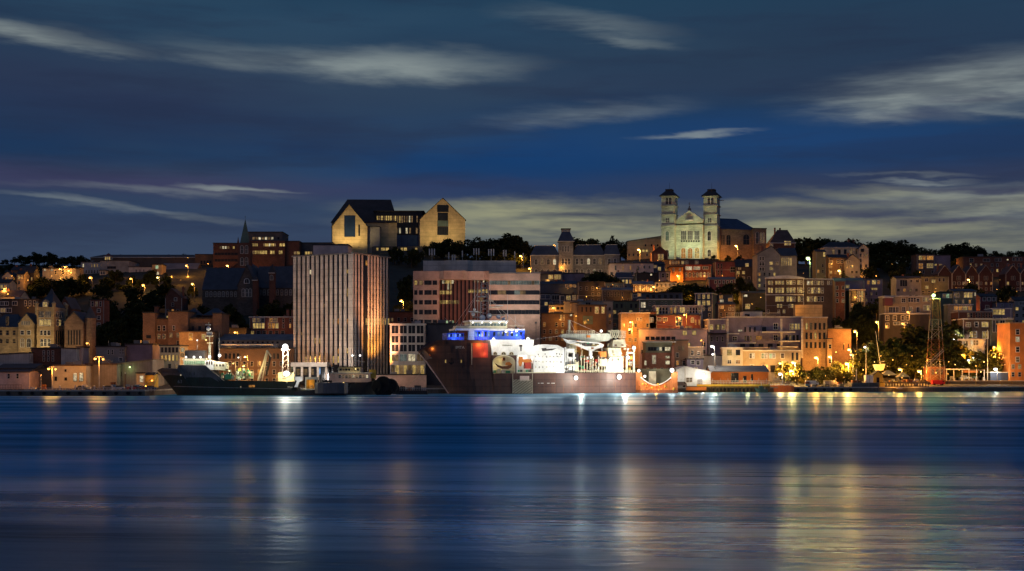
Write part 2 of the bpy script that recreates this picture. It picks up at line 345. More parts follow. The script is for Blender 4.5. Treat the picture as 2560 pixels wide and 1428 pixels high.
FOOT = []
def mass(T, x0, x1, yt, Y, wall, roof='flat', wins=(), yaw=0, d=10, ry=None, trim='trim', rmat='roof', swins=(), xs=None, zb=None, inset=None, wname='wall', over=.3, style='f'):
    """One block of a building: front face from pixel x0 to x1, top at pixel yt, its left front corner Y metres away."""
    a = R(yaw); c, s = math.cos(a), math.sin(a)
    X0 = PX(x0, Y); k1 = (x1 - CX) / F
    w = (k1 * Y - X0) / (c - k1 * s)
    Rx, Ry = X0 + c * w, Y + s * w
    nx, ny = -s, c
    side = 1
    if xs is not None:
        k = (xs - CX) / F
        if xs >= x1: d = (k * Ry - Rx) / (nx - k * ny)
        else: d = (k * Y - X0) / (nx - k * ny); side = -1
        d = max(2, min(d, 60))
    Cx, Cy = X0 + c * w / 2, Y + s * w / 2
    if zb is None: zb = min(ground(Cx, Cy), ground(X0, Y), ground(Rx, Ry)) - .6
    h = PZ(yt, Cy) - zb
    FOOT.append((Cx + nx * d / 2, Cy + ny * d / 2, max(w, d) / 2 + 1.5))
    L = Vector((Cx, Cy, zb)) - T.location
    W = w / 2
    def S(px, X=X0, Yb=Y):
        k = (px - CX) / F; return (k * Yb - X) / (c - k * s)
    rz = (PZ(ry, Cy + ny * d * (.5 if roof in ('gx', 'hip', 'pyr') else 0)) - zb) if ry is not None else h + 2
    b = MB(); r = MB()
    if roof == 'gy':
        xm = 0 if inset is None else S(inset) - W
        b.prism([(-W, 0), (W, 0), (W, h), (xm, rz), (-W, h)], 0, d)
        for sx in (-1, 1):
            e = (sx * (W + over), h - over * (rz - h) / W * .8)
            r.prism([(xm, rz + .05), e, (e[0], e[1] + .3), (xm, rz + .4)][::sx], -over, d + over)
    elif roof == 'gx':
        b.prismx([(0, 0), (d, 0), (d, h), (d / 2, rz), (0, h)], -W, W)
        for sy in (-1, 1):
            e = (d / 2 + sy * (d / 2 + over), h - over * (rz - h) / (d / 2) * .8)
            r.prismx([(d / 2, rz + .05), e, (e[0], e[1] + .3), (d / 2, rz + .4)][::sy], -W - over, W + over)
    elif roof == 'mono':
        b.prism([(-W, 0), (W, 0), (W, rz), (-W, h)], 0, d)
        r.prism([(-W - over, h + .02), (W + over, rz + .02), (W + over, rz + .35), (-W - over, h + .35)], -over, d + over)
    else:
        b.box(-W, W, 0, d, 0, h)
        B0 = (-W - over, W + over, -over, d + over)
        if roof == 'flat':
            r.box(-W - over, W + over, -over, d + over, h + .003, h + .45)
        elif roof == 'hip':
            i0, i1 = inset if isinstance(inset, tuple) else (inset or min(W * .8, d / 2),) * 2
            r.frustum(B0, (-W + i0, W - i1, d / 2 - .1, d / 2 + .1), h + .003, rz)
        elif roof == 'pyr':
            r.frustum(B0, (-.1, .1, d / 2 - .1, d / 2 + .1), h + .003, rz)
        elif roof == 'mansard':
            i = inset or 1.5
            r.frustum(B0, (-W + i, W - i, i, d - i), h + .003, rz)
            r.box(-W + i - .2, W - i + .2, i - .2, d - i + .2, rz + .003, rz + .3, 1)
    part(wname, b, wall, T, L, a)
    if r.v: part('roof', r, [rmat, trim], T, L, a)
    if roof in ('hip', 'mansard', 'pyr'):
        part('cornice', MB().box(-W - over - .1, W + over + .1, -over - .1, .1, h - .35, h - .002), trim, T, L, a)
    def place(wn, side_):
        xa, xb, ya, yb, kinds = wn[:5]
        st = wn[5] if len(wn) > 5 else style
        ratio = wn[6] if len(wn) > 6 else (.62 if len(kinds) > 1 else 1)
        n = len(kinds)
        for i, kd in enumerate(kinds):
            if kd == ' ': continue
            p0 = xa + (xb - xa) * i / n; p1 = xa + (xb - xa) * (i + 1) / n
            pm, hw = (p0 + p1) / 2, (p1 - p0) / 2 * ratio
            if not side_:
                q0, q1, qm = S(pm - hw), S(pm + hw), S(pm); Yw = Y + s * qm
                lx, ly, rot = qm - W, -.02, 0
            else:
                bx, by = (Rx, Ry) if side > 0 else (X0, Y)
                g = lambda px: (((px - CX) / F) * by - bx) / (nx - ((px - CX) / F) * ny)
                q0, q1, qm = g(pm - hw), g(pm + hw), g(pm); Yw = by + ny * qm
                lx, ly, rot = side * (W + .02), qm, R(90) * side
            z0, z1 = PZ(yb, Yw) - zb, PZ(ya, Yw) - zb
            me = winmesh(abs(q1 - q0), z1 - z0, kd, st, trim)
            p = Vector((c * lx - s * ly, s * lx + c * ly, (z0 + z1) / 2)) + L
            link('window', me, T, p, a + rot)
    for wn in wins: place(wn, False)
    for wn in swins: place(wn, True)
    return dict(L=L, W=W, h=h, d=d, a=a, zb=zb, rz=rz, S=S, Cy=Cy)

def B(name, label, cat, x0, x1, yt, Y, wall, roof='flat', wins=(), group=None, **k):
    Xc = PX((x0 + x1) / 2, Y)
    T = thing(name, label, cat, (Xc, Y, ground(Xc, Y) - .6 if k.get('zb') is None else k['zb']), group)
    if cat in ('house', 'row houses') and roof == 'flat' and Y > 600 and (int(x0) * 13 + int(yt)) % 5 < 3:
        roof = 'gx'; k['ry'] = yt - (4 + (int(x0) % 4)); k.pop('rmat', None); k['rmat'] = ['roof', 'roof_slate', 'roof_brown', 'roof_grey'][int(x0 + yt) % 4]
    m = mass(T, x0, x1, yt, Y, wall, roof, wins, **k)
    W, d, h, L, a = m['W'], m['d'], m['h'], m['L'], m['a']; rb = random.Random(int(x0 * 7 + yt))
    if cat in ('house', 'row houses', 'mansion', 'apartment house', 'inn', 'shop', 'villa', 'building', 'chapel') and wall not in ('grey_light',) and 'blank' not in label and 'windowless' not in label and 'plain' not in label:
        zl = min([PZ(w_[3], Y) - m['zb'] for w_ in wins] + [h - 1.2]); n = 0        # the storeys below the ones seen clearly
        step = rb.uniform(2.3, 3.2); ww, wh = rb.choice(((.9, 1.4), (1.0, 1.6), (1.3, 1.4)))
        for r_ in range(3):
            z = zl - 1.9 - 3.1 * r_
            if z < 1.4: break
            x = -W + 1.2
            while x < W - .8 and n < 40:
                if rb.random() < .82:
                    kd = rb.choices('dkoy', (66, 14, 10, 10))[0]
                    link('window', winmesh(ww, wh, kd, 'f', k.get('trim', 'trim_dim')), T, L + Vector((math.cos(a) * x + math.sin(a) * .02, math.sin(a) * x - math.cos(a) * .02, z)), a); n += 1
                x += step
    if cat in ('house', 'row houses', 'mansion', 'apartment house', 'inn', 'shop', 'villa'):
        if W > 2.5:
            b = MB(); b.box(-W, -W + .28, -.1, .02, 0, h - .02).box(W - .28, W, -.1, .02, 0, h - .02); part('corner_boards', b, k.get('trim', 'trim_dim') if W > 4 else 'trim_dim', T, L, a)
        top = m['rz'] if roof in ('gx', 'gy', 'hip', 'mansard') else h
        for i in range(1 + (W > 7) + (W > 14)):
            x = rb.uniform(-W * .8, W * .8); y = d * .5
            c = MB().box(x - .45, x + .45, y - .4, y + .4, h * .6, top + rb.uniform(.7, 1.5)); c.box(x - .55, x + .55, y - .5, y + .5, top + .55, top + .72); part('chimney', c, 'brick' if rb.random() < .7 else 'brick_dark', T, L, a)
        if roof == 'flat' and W > 3:
            for zz in [q for q in (h * .5,) if h > 8]:
                part('string_course', MB().box(-W + .28, W - .28, -.07, .02, zz, zz + .22), 'trim_dim', T, L, a)
            part('downpipe', MB().tube((-W + W * rb.uniform(.1, 1.8), -.12, 0), (-W + W * rb.uniform(.9, 1.0), -.12, h), .07, .07, 4), 'frame_dark', T, L, a)
    elif roof == 'flat' and W > 4:
        for i in range(2):
            x = rb.uniform(-W * .7, W * .7); y = rb.uniform(1, d * .8); s = rb.uniform(.6, 1.5)
            part('roof_unit', MB().box(x - s, x + s, y, y + 1.6, h + .455, h + .455 + rb.uniform(.7, 1.5)), 'steel' if rb.random() < .5 else 'roof_grey', T, L, a)
        part('vent_pipe', MB().tube((W * rb.uniform(-.8, .8), 1.5, h), (W * rb.uniform(-.8, .8), 1.5, h + rb.uniform(1.2, 2.6)), .09, .07, 5), 'steel', T, L, a)
    return T

# ------------------------------------------------------------------ lamps (each lamp carries its own light)
def light(T, loc, col, power, r=.3, spot=None, aim=None, blend=.6):
    l = bpy.data.lights.new('lamp_light', 'SPOT' if spot else 'POINT'); l.energy = power; l.color = LCOL[col]; l.shadow_soft_size = r
    o = link('lamp_light', l, T, loc)
    if spot:
        l.spot_size = R(spot); l.spot_blend = blend
        d = Vector(aim) - (Vector(loc) + T.location); o.rotation_euler = d.to_track_quat('-Z', 'Y').to_euler()
    return o
def lamp(px, py, Y, k, label, p=260, r=.42, pole=True, name='street_lamp', cat='street lamp', group=None, pm='pole', off=(0, -.75, -.6), zb=None, lean=0):
    q = P(px, py, Y); zg = ground(q.x, Y) if zb is None else zb
    zg = min(zg, q.z - 2)
    T = thing(name, label, cat, (q.x, Y, zg), group)
    h = q.z - zg
    if pole:
        part('pole', MB().tube((.9 + lean, 0, -.3), (.9, 0, h + .35), .13, .08, 7).tube((.9, 0, h + .35), (.05, 0, h + .5), .07, .05, 6), pm, T)
    part('lamp_head', MB().frustum((-r, r, -r * .7, r * .7), (-r * .4, r * .4, -r * .3, r * .3), h + r * .55, h + r * 1.05), 'pole', T)
    part('bulb', MB().ball((0, 0, h), r, 10, 0, .8), 'bulb_' + (k if 'bulb_' + k in BULB else 'w'), T)
    if p: light(T, (off[0], off[1], h + off[2]), k, p)
    return T
# ------------------------------------------------------------------ setting: water, land, quay
def build_setting():
    m = bpy.data.materials.new('harbour_water'); m.use_nodes = True; t = NT(m.node_tree); bs = t.n['Principled BSDF']
    tc = t.new('ShaderNodeTexCoord'); sep = t.new('ShaderNodeSeparateXYZ'); t.l.new(tc.outputs['Object'], sep.inputs[0]); x, y, z = sep.outputs
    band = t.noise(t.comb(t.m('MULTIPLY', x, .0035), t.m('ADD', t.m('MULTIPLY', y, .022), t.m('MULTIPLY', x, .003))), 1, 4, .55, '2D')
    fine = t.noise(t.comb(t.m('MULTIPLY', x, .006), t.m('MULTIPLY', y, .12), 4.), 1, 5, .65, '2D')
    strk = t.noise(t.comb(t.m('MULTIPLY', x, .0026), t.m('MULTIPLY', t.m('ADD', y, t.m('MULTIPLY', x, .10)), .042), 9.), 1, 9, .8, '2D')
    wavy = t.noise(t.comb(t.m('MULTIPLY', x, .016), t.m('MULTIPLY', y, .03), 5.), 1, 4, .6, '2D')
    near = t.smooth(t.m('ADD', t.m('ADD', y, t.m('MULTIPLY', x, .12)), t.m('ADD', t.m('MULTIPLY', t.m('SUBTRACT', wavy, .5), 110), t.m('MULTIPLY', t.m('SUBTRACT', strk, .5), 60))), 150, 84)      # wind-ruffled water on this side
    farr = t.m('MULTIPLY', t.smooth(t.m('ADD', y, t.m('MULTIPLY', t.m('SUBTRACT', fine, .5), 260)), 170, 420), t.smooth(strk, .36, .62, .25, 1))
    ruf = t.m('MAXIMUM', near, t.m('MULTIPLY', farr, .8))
    lee = t.smooth(t.m('ADD', t.m('ADD', y, t.m('MULTIPLY', t.m('SUBTRACT', fine, .5), 12)), t.m('MULTIPLY', x, .62)), 72, 54)      # calm slick close to the near shore, its dark reflection painted into the colour
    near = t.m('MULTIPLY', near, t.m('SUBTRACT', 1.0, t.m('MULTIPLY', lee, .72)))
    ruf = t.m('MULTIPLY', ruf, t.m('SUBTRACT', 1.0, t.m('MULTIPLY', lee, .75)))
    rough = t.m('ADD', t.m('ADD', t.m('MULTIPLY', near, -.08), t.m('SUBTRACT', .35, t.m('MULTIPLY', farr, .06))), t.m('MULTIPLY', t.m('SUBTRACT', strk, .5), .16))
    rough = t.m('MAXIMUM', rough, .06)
    w1 = t.noise(t.comb(t.m('MULTIPLY', x, .45), t.m('MULTIPLY', y, 1.1)), 1, 3, .6, '2D')
    w2 = t.noise(t.comb(t.m('MULTIPLY', x, .05), t.m('MULTIPLY', y, .3), 2.), 1, 3, .6, '2D')
    hgt = t.m('ADD', t.m('MULTIPLY', w1, t.m('ADD', t.m('MULTIPLY', near, .75), .03)), t.m('MULTIPLY', w2, .35))
    bp = t.new('ShaderNodeBump'); bp.inputs['Strength'].default_value = .5; bp.inputs['Distance'].default_value = .35
    t.l.new(hgt, bp.inputs['Height'])
    gl = t.new('ShaderNodeBsdfGlossy'); gl.inputs['Color'].default_value = (.56, .78, .92, 1); t.l.new(rough, gl.inputs['Roughness']); t.l.new(bp.outputs[0], gl.inputs['Normal'])
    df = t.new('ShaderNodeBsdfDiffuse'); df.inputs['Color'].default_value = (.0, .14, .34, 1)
    dk = t.new('ShaderNodeMix', data_type='RGBA', blend_type='MULTIPLY'); dk.inputs[0].default_value = 1; t.l.new(t.comb(*[t.smooth(strk, .34, .62, .5, 1.3)] * 3), dk.inputs[7])  # lighter and darker reflection streaks multiplied into the diffuse colour
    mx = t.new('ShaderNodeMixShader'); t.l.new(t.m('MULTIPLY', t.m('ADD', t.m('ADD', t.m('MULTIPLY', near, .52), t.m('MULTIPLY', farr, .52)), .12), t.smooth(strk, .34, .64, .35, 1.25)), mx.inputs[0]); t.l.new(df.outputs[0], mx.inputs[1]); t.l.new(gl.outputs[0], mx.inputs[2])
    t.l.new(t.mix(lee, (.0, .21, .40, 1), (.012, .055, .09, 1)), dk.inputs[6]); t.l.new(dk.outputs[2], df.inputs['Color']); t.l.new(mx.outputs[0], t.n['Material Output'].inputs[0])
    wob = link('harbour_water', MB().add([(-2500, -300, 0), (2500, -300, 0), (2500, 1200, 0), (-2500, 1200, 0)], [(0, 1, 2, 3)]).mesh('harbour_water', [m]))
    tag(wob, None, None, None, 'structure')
    # hillside: one sheet from the quay edge to far behind the ridge
    g = bpy.data.materials.new('hillside_ground'); g.use_nodes = True; t = NT(g.node_tree); bs = t.n['Principled BSDF']
    geo = t.new('ShaderNodeNewGeometry'); n = t.noise(geo.outputs['Position'], .08, 6, .7)
    sp = t.new('ShaderNodeSeparateXYZ'); t.l.new(geo.outputs['Position'], sp.inputs[0])
    veg = t.mix(t.smooth(n, .3, .7), (.012, .016, .008, 1), (.04, .042, .024, 1))
    t.l.new(t.mix(t.smooth(sp.outputs[1], 520, 570), (.05, .048, .045, 1), veg), bs.inputs['Base Color']); bs.inputs['Roughness'].default_value = .95
    xs = sorted(set([-900, -118, -115, -26, 46, 56, 165, 300, 900] + list(range(-880, 900, 20))))
    rows = [0, 6, 14, 25, 40, 60, 80, 100, 125, 150, 175, 200, 230, 260, 290, 330, 370, 400, 440, 480, 560, 800, 1500, 2800]
    b = MB(); nx = len(xs)
    for r in rows:
        for X in xs:
            e = edge(X); Y = e + r * (1 if r > 100 else 1)
            b.v.append((X * (1 + r / 900), Y, ground(X * (1 + r / 900), Y)))
    for j in range(len(rows) - 1):
        for i in range(nx - 1):
            b.f.append([j * nx + i, j * nx + i + 1, (j + 1) * nx + i + 1, (j + 1) * nx + i]); b.m.append(0)
    tag(link('hillside_ground', b.mesh('hillside_ground', [g])), None, None, None, 'structure')
    # quay wall under the edge
    b = MB()
    for a, c in zip(xs, xs[1:]):
        ya, yc = edge(a), edge(c); za, zc = max(1.75, ground(a, ya)), max(1.75, ground(c, yc))
        b.add([(a, ya - .02, -4), (c, yc - .02, -4), (c, yc - .02, zc - .3), (a, ya - .02, za - .3)], [(0, 1, 2, 3)], 0)
        b.add([(a, ya - .35, za - .3), (c, yc - .35, zc - .3), (c, yc - .35, zc + .12), (a, ya - .35, za + .12), (a, ya + .5, za + .12), (c, yc + .5, zc + .12)], [(0, 1, 2, 3), (3, 2, 5, 4)], 1)
    tag(link('quay_wall', b.mesh('quay_wall', ['concrete_dark', 'concrete'])), 'dark concrete quay wall along the water', 'quay', None, 'structure')
build_setting()

# ------------------------------------------------------------------ trees
def crown_mesh(seed, kind):
    rnd = random.Random(seed); b = MB(); L = []
    def leafq(c, s):
        n = Vector((rnd.gauss(0, 1), rnd.gauss(0, 1), rnd.gauss(.3, 1))).normalized(); u = n.orthogonal().normalized(); v = n.cross(u)
        t = rnd.random() * 6.28; u, v = u * math.cos(t) + v * math.sin(t), v * math.cos(t) - u * math.sin(t)
        b.add([c - u * s, c - v * s * .55, c + u * s, c + v * s * .55], [(0, 1, 2, 3)])
    if kind == 'conifer':
        for k in range(16):
            z = 1.2 + 8.8 * k / 16; rr = 2.3 * (1 - k / 16) ** .9 + .15
            for j in range(int(44 * (1 - k / 18))):
                a = rnd.random() * 6.28; q = rr * (.3 + .75 * rnd.random())
                leafq(Vector((q * math.cos(a), q * math.sin(a), z - q * .25 + rnd.gauss(0, .15))), .32 + .15 * rnd.random())
    else:
        nb = 15
        for k in range(nb):
            a = rnd.random() * 6.28; rr = 3.4 * math.sqrt(rnd.random()); z = 2.0 + 6.6 * rnd.random() ** .8 * (1 - (rr / 4.2) ** 2 * .65)
            c = Vector((rr * math.cos(a), rr * math.sin(a), z)); br = rnd.uniform(.9, 2.0)
            for j in range(int(75 * br)):
                d = Vector((rnd.gauss(0, 1), rnd.gauss(0, 1), rnd.gauss(0, .8))).normalized() * br * (.45 + .6 * rnd.random() ** .6)
                leafq(c + d, .3 + .24 * rnd.random())
    return b
CROWN = {}
def get_crown(kind, var, lm):
    k = (kind, var, lm)
    if k not in CROWN: CROWN[k] = crown_mesh(var * 7 + (3 if kind == 'conifer' else 0), kind).mesh('crown', [lm])
    return CROWN[k]
TR = {}
def trunk_mesh(kind):
    if kind in TR: return TR[kind]
    b = MB().tube((0, 0, -.8), (.1, .05, 4.2), .26, .17, 7)
    if kind == 'conifer': b = MB().tube((0, 0, -.8), (0, 0, 9.2), .22, .04, 6)
    else:
        for a, l in ((.3, 2.6), (2.2, 2.9), (4.0, 2.4), (5.3, 3.1)):
            b.tube((.1, .05, 3.2 + l * .2), (math.cos(a) * l * .75, math.sin(a) * l * .75, 3.6 + l), .12, .04, 5)
    TR[kind] = b.mesh('trunk', ['bark']); return TR[kind]
rt = random.Random(11)
def tree(X, Y, h, label, group, kind='round', lm='leaf', wide=1.0, zb=None):
    z = (ground(X, Y) if zb is None else zb) - .2
    T = thing('conifer_tree' if kind == 'conifer' else 'tree', label, 'tree', (X, Y, z), group)
    s = h / 10; T.rotation_euler = (0, 0, rt.random() * 6.28); T.scale = (s * wide, s * wide, s)
    link('trunk', trunk_mesh(kind), T); link('crown', get_crown(kind, rt.randrange(5), 'needle' if kind == 'conifer' else lm), T)
    return T
def ptree(px, yt, Y, label, group, kind='round', lm='leaf', wide=1.0):
    X = PX(px, Y); z = ground(X, Y); return tree(X, Y, max(2.5, PZ(yt, Y) - z), label, group, kind, lm, wide)
def zone(px0, px1, Y0, Y1, n, h0, h1, label, group, lm='leaf_dark', con=.1):
    k = tries = 0
    while k < n and tries < n * 30:
        tries += 1
        Y = rt.uniform(Y0, Y1); X = PX(rt.uniform(px0, px1), Y)
        if any((X - a) ** 2 + (Y - b) ** 2 < (r + 1.0) ** 2 for a, b, r in FOOT): continue
        tree(X, Y, rt.uniform(h0, h1), label, group, 'conifer' if rt.random() < con else 'round', lm, rt.uniform(.85, 1.25)); k += 1
# ------------------------------------------------------------------ large buildings
def museum():
    T = thing('museum', 'large twin-gabled museum lit yellow on the hilltop above the striped tower', 'museum', (PX(1000, 850), 850, ground(PX(1000, 850), 850) - 2))
    zb = PZ(645, 850)
    mass(T, 829, 992, 556, 856, 'rooms_tan', 'hip', yaw=2, d=26, ry=499, inset=(9, 4.5), zb=zb, over=.5, trim='roof')
    mass(T, 831, 918, 566, 846, 'rooms_tan', 'gy', d=9, ry=512, inset=873, zb=zb, over=.8, trim='roof',
         wins=[(861, 888, 539, 592, 'B', 'n'), (896, 900, 562, 590, 'x', 's')])
    mass(T, 919, 949, 568, 850, 'concrete', 'flat', d=6, zb=zb)
    mass(T, 938, 1056, 529, 858, 'glass_dark', 'flat', d=20, zb=zb, over=1.2,
         wins=[(941, 1008, 540, 557, 'ykykyyykykyk', 's', .62), (1008, 1046, 540, 556, 'kkwk k', 's', .5), (951, 978, 570, 584, 'yy', 's', .75), (979, 1046, 570, 584, 'wkw wk k', 's', .5), (975, 1047, 588, 616, 'BBBBB', 's', .97)])
    mass(T, 1050, 1163, 549, 850, 'rooms_tan', 'gy', yaw=9, d=26, ry=496, inset=1107, zb=zb, over=.6, trim='roof',
         wins=[(1093, 1121, 513, 530, 'd', 'n'), (1094, 1120, 532, 551, 'd', 's'), (1094, 1120, 552, 566, 'T', 'm'), (1094, 1120, 568, 587, 'd', 'm')])
    ppoly(T, 'podium', 'concrete_dark', [(930, 640), (1056, 640), (1056, 616), (930, 616)], 848, 6)
    for i, (a, b) in enumerate([(941, 946), (953, 962), (964, 972), (987, 994), (1002, 1008), (1010, 1017), (1038, 1043), (880, 889), (896, 902)]):
        q = P((a + b) / 2, 623, 847.9); link('window', winmesh((b - a) * .255, 1.7, 'y', 's', 'trim'), T, q - T.location)
    # floodlights standing in front of the two gables
    for x, p in ((845, 700), (868, 800), (897, 800), (1066, 750), (1105, 900), (1146, 750)):
        q = P(x, 614, 834); l = light(T, q - T.location, 't', p * 7, .4, 110, P(x, 560, 849), .8)
        part('floodlight', MB().frustum((q.x - .4 - T.location.x, q.x + .4 - T.location.x, q.y - T.location.y - .9, q.y - T.location.y - .4), (q.x - .25 - T.location.x, q.x + .25 - T.location.x, q.y - T.location.y - .8, q.y - T.location.y - .5), q.z - 1.2 - T.location.z, q.z - .5 - T.location.z), 'pole', T)
museum()

def office_tower():
    Y = 499
    T = thing('office_tower', 'tall striped office tower with pale pilasters, orange right face and few lit windows', 'office tower', (PX(870, Y), Y, 2.0))
    gp = lambda i: 733 + 11.55 * i + 7.2
    yel = [(gp(i), gp(i) + 4.2, a, b, k, 's') for i, a, b, k in ((3, 675, 686, 'w'), (11, 675, 683, 'y'), (11, 722, 741, 'y'), (4, 845, 859, 'y'), (5, 845, 859, 'y'), (2, 891, 907, 'y'), (3, 891, 907, 'y'), (4, 891, 907, 'y'), (5, 891, 907, 'y'), (8, 891, 907, 'y'), (9, 891, 907, 'y'), (8, 797, 811, 'k'), (9, 797, 811, 'o'), (11, 797, 811, 'o'), (11, 871, 883, 'y'), (9, 872, 884, 'o'), (6, 760, 768, 'k'), (1, 830, 838, 'k'))]
    ow = [(914, 973, 796, 812, 'yyyyyyyyyyy', 's', .96), (914, 923, 652, 664, 'o', 's'), (926, 931, 718, 725, 'o', 's'), (888, 893, 725, 729, 'o', 's'), (926, 931, 752, 756, 'o', 's'), (921, 931, 817, 822, 'o', 's')]
    M = mass(T, 733, 885, 639, Y, 'glass_dark', 'flat', yel, yaw=-30, xs=973, zb=1.8, swins=ow, over=.5, rmat='roof_grey')
    a = M['a']; W, d, h = M['W'], M['d'], M['h']
    def add(name, m, x0, x1, y0, y1, z0, z1):
        part(name, MB().box(x0, x1, y0, y1, z0, z1), m, T, M['L'], a)
    n = 12; base = 4.6
    pw = 2 * W / 13.2
    for i in range(n):
        x = -W + .25 + i * pw; add('pilaster', 'concrete_pale', x, x + pw * .58, -.3, .02, base + .003, h - .01)
    add('corner_pier', 'concrete_pale', W - pw * 1.05, W - .05, -.5, .02, base + .003, h - .012)
    m = 11; pd = d / 11.3
    for i in range(m):
        y = .35 + i * pd
        if i in (3,): continue
        add('pilaster', 'concrete_pale', W - .02, W + .22, y, y + pd * .5, base + .003, h - .014)
    # spandrel bands on the glass
    b = MB()
    for k in range(1, 12):
        z = base + (h - base) * k / 12
        b.box(-W, W, -.035, .01, z, z + .8); b.box(W - .01, W + .035, 0, d, z, z + .8)
    part('spandrels', b, 'glass_dark', T, M['L'], a)
    # rooftop plant
    mass(T, 783, 870, 613, 508, 'pinkish', 'flat', d=12, zb=PZ(645, 508))
    # canopy podium on thin columns at the foot
    pbox(T, 'canopy', 'concrete_pale', 727, 818, 906, 917, 478, 8)
    for x in (733, 752, 772, 792, 813): pbox(T, 'column', 'concrete_pale', x, x + 5, 917, 950, 479, .8)
    pbox(T, 'lobby_wall', 'glass', 728, 860, 917, 960, 484, .5)
    q = P(798, 928, 483.9); link('window', winmesh(.9, 2.6, 'b', 's', 'trim'), T, q - T.location)
    for x in (737, 746, 757, 765, 781): link('window', winmesh(1.0, 2.2, 'k', 's', 'trim'), T, P(x, 930, 483.9) - T.location)
    # added quay floodlights to brighten the tower: amber on the right-hand face, white on the left-hand face
    for x, y, Yq, k, pw_, ax, ay in ((990, 934, 485, 'r2', 95000, 930, 715), (984, 938, 484, 'o', 46000, 935, 840), (712, 936, 462, 'n', 40000, 815, 730), (770, 944, 458, 'n', 11000, 830, 840)):
        q = P(x, y, Yq) - T.location; light(T, q, k, pw_, .5, 95 if x < 900 else 52, P(ax, ay, 494), .9)
        part('floodlight', MB().frustum((q.x - .7, q.x + .7, q.y - 1.4, q.y - .7), (q.x - .5, q.x + .5, q.y - 1.3, q.y - .8), q.z - 1.6, q.z - .8).tube((q.x, q.y - 1, -.2), (q.x, q.y - 1, q.z - 1.5), .1), 'pole', T)
office_tower()

def atlantic_block():
    Y = 524
    T = thing('office_block', 'broad pink office block with ribbon windows and rooftop antennas behind the big ship', 'office building', (PX(1190, Y), Y, 4))
    rows = [(702, 712), (726, 737), (751, 761), (775, 786), (800, 808)]
    lw = []
    for i, (a, b) in enumerate(rows):
        lw += [(1036, 1043, a, b, 'y' if i == 0 else 'd', 'n'), (1048, 1057, a, b, 'k' if i == 0 else 'd', 'n'), (1061, 1079, a, b, 'dd', 'n', .9), (1082, 1092, a, b, 'd', 'n')]
    mass(T, 1033, 1098, 681, Y, 'pink_panel', 'none', lw, d=26, zb=3)
    cw = []
    for x in range(1101, 1222, 10): cw.append((x, x + 4, 700, 812, 'x', 's'))
    cw += [(1105, 1135, 701, 709, 'wyyyw', 's', .8), (1118, 1130, 709, 724, 'wk', 's', .7), (1087 + 12, 1130, 727, 736, 'yyyyy', 's', .85), (1099, 1148, 751, 760, 'yyyykyk', 's', .85), (1099, 1136, 802, 808, 'gkgwg', 's', .7),
           (1170, 1221, 724, 732, 'yykyyy', 's', .85), (1182, 1222, 701, 706, 'kwkwk', 's', .6), (1202, 1207, 744, 753, 'w', 's')]
    mass(T, 1098, 1222, 700, Y + 3.5, 'red_panel', 'none', cw, d=22, zb=3)
    tr = []
    for i, (a, b) in enumerate(rows[:4]):
        tr.append((1223, 1349, a, b, 'tttttttkttttttttktt' if i == 0 else ('dddkkkdddttkkddddd' if i == 1 else 'dddddddddddddd'), 's', .97))
    mass(T, 1222, 1350, 684, Y, 'pink_panel', 'flat', tr, d=26, zb=3, rmat='roof_grey')
    for x, y, k_, p_ in ((1066, 812, 'n', 7000), (1160, 812, 'r2', 7000), (1290, 812, 'n', 9000), (1340, 800, 'n', 2500)):  # added floodlights, hidden by the ship, to brighten the facade
        q = P(x, y, 506) - T.location; light(T, q, k_, p_, .5, 120, P(x + 2, 715, 524), .9)
        part('floodlight', MB().frustum((q.x - .5, q.x + .5, q.y - 1.2, q.y - .6), (q.x - .35, q.x + .35, q.y - 1.1, q.y - .7), q.z - 1.4, q.z - .7).tube((q.x, q.y - .9, -1), (q.x, q.y - .9, q.z - 1.3), .1), 'pole', T)
    # top storey band bowing out over the recessed middle
    o = T.location; pts = []
    for x, dy in ((1033, 0), (1098, 0), (1110, -2.2), (1158, -2.2), (1170, 1.0), (1210, 1.0), (1222, -.3)):
        pts.append((PX(x, Y) - o.x, dy - .3))
    pts += [(PX(1222, Y) - o.x, 22), (PX(1033, Y) - o.x, 22)]
    part('top_band', MB().prismz(pts, PZ(699, Y) - o.z, PZ(678, Y) - o.z), 'pink_panel', T)
    pts = []
    for x, dy in ((1058, 0), (1110, 0), (1122, -2.5), (1170, -2.5), (1182, -.5), (1290, -.5)): pts.append((PX(x, 534) - o.x, 534 - Y + dy))
    pts += [(PX(1290, 534) - o.x, 24), (PX(1058, 534) - o.x, 24)]
    part('penthouse', MB().prismz(pts, PZ(681, 534) - o.z, PZ(652, 534) - o.z), 'concrete_pale', T)
    for i, (x, y0, k) in enumerate([(1080, 621, 3), (1122, 630, 1), (1134, 636, 2), (1156, 626, 1), (1191, 620, 3), (1228, 622, 3), (1262, 624, 2), (1287, 628, 1), (1308, 632, 1)]):
        q = P(x, 655, 538)
        A = thing('antenna', ['thin whip antenna on the pink office block roof', 'cluster of pale panel antennas on the pink office block roof'][k > 1], 'antenna', q, 'antennas on the office block roof')
        hh = PZ(y0, 538) - q.z
        part('mast', MB().tube((0, 0, -3), (0, 0, hh), .1, .06), 'pole_pale', A)
        for j in range(k):
            xx = (j - (k - 1) / 2) * 1.0
            part('panel', MB().box(xx - .22, xx + .22, -.35, -.1, hh - 2.8, hh - .2), 'trim', A)
            if k > 1: part('bracket', MB().tube((0, 0, hh - 1), (xx, -.2, hh - 1), .05), 'pole', A)
atlantic_block()

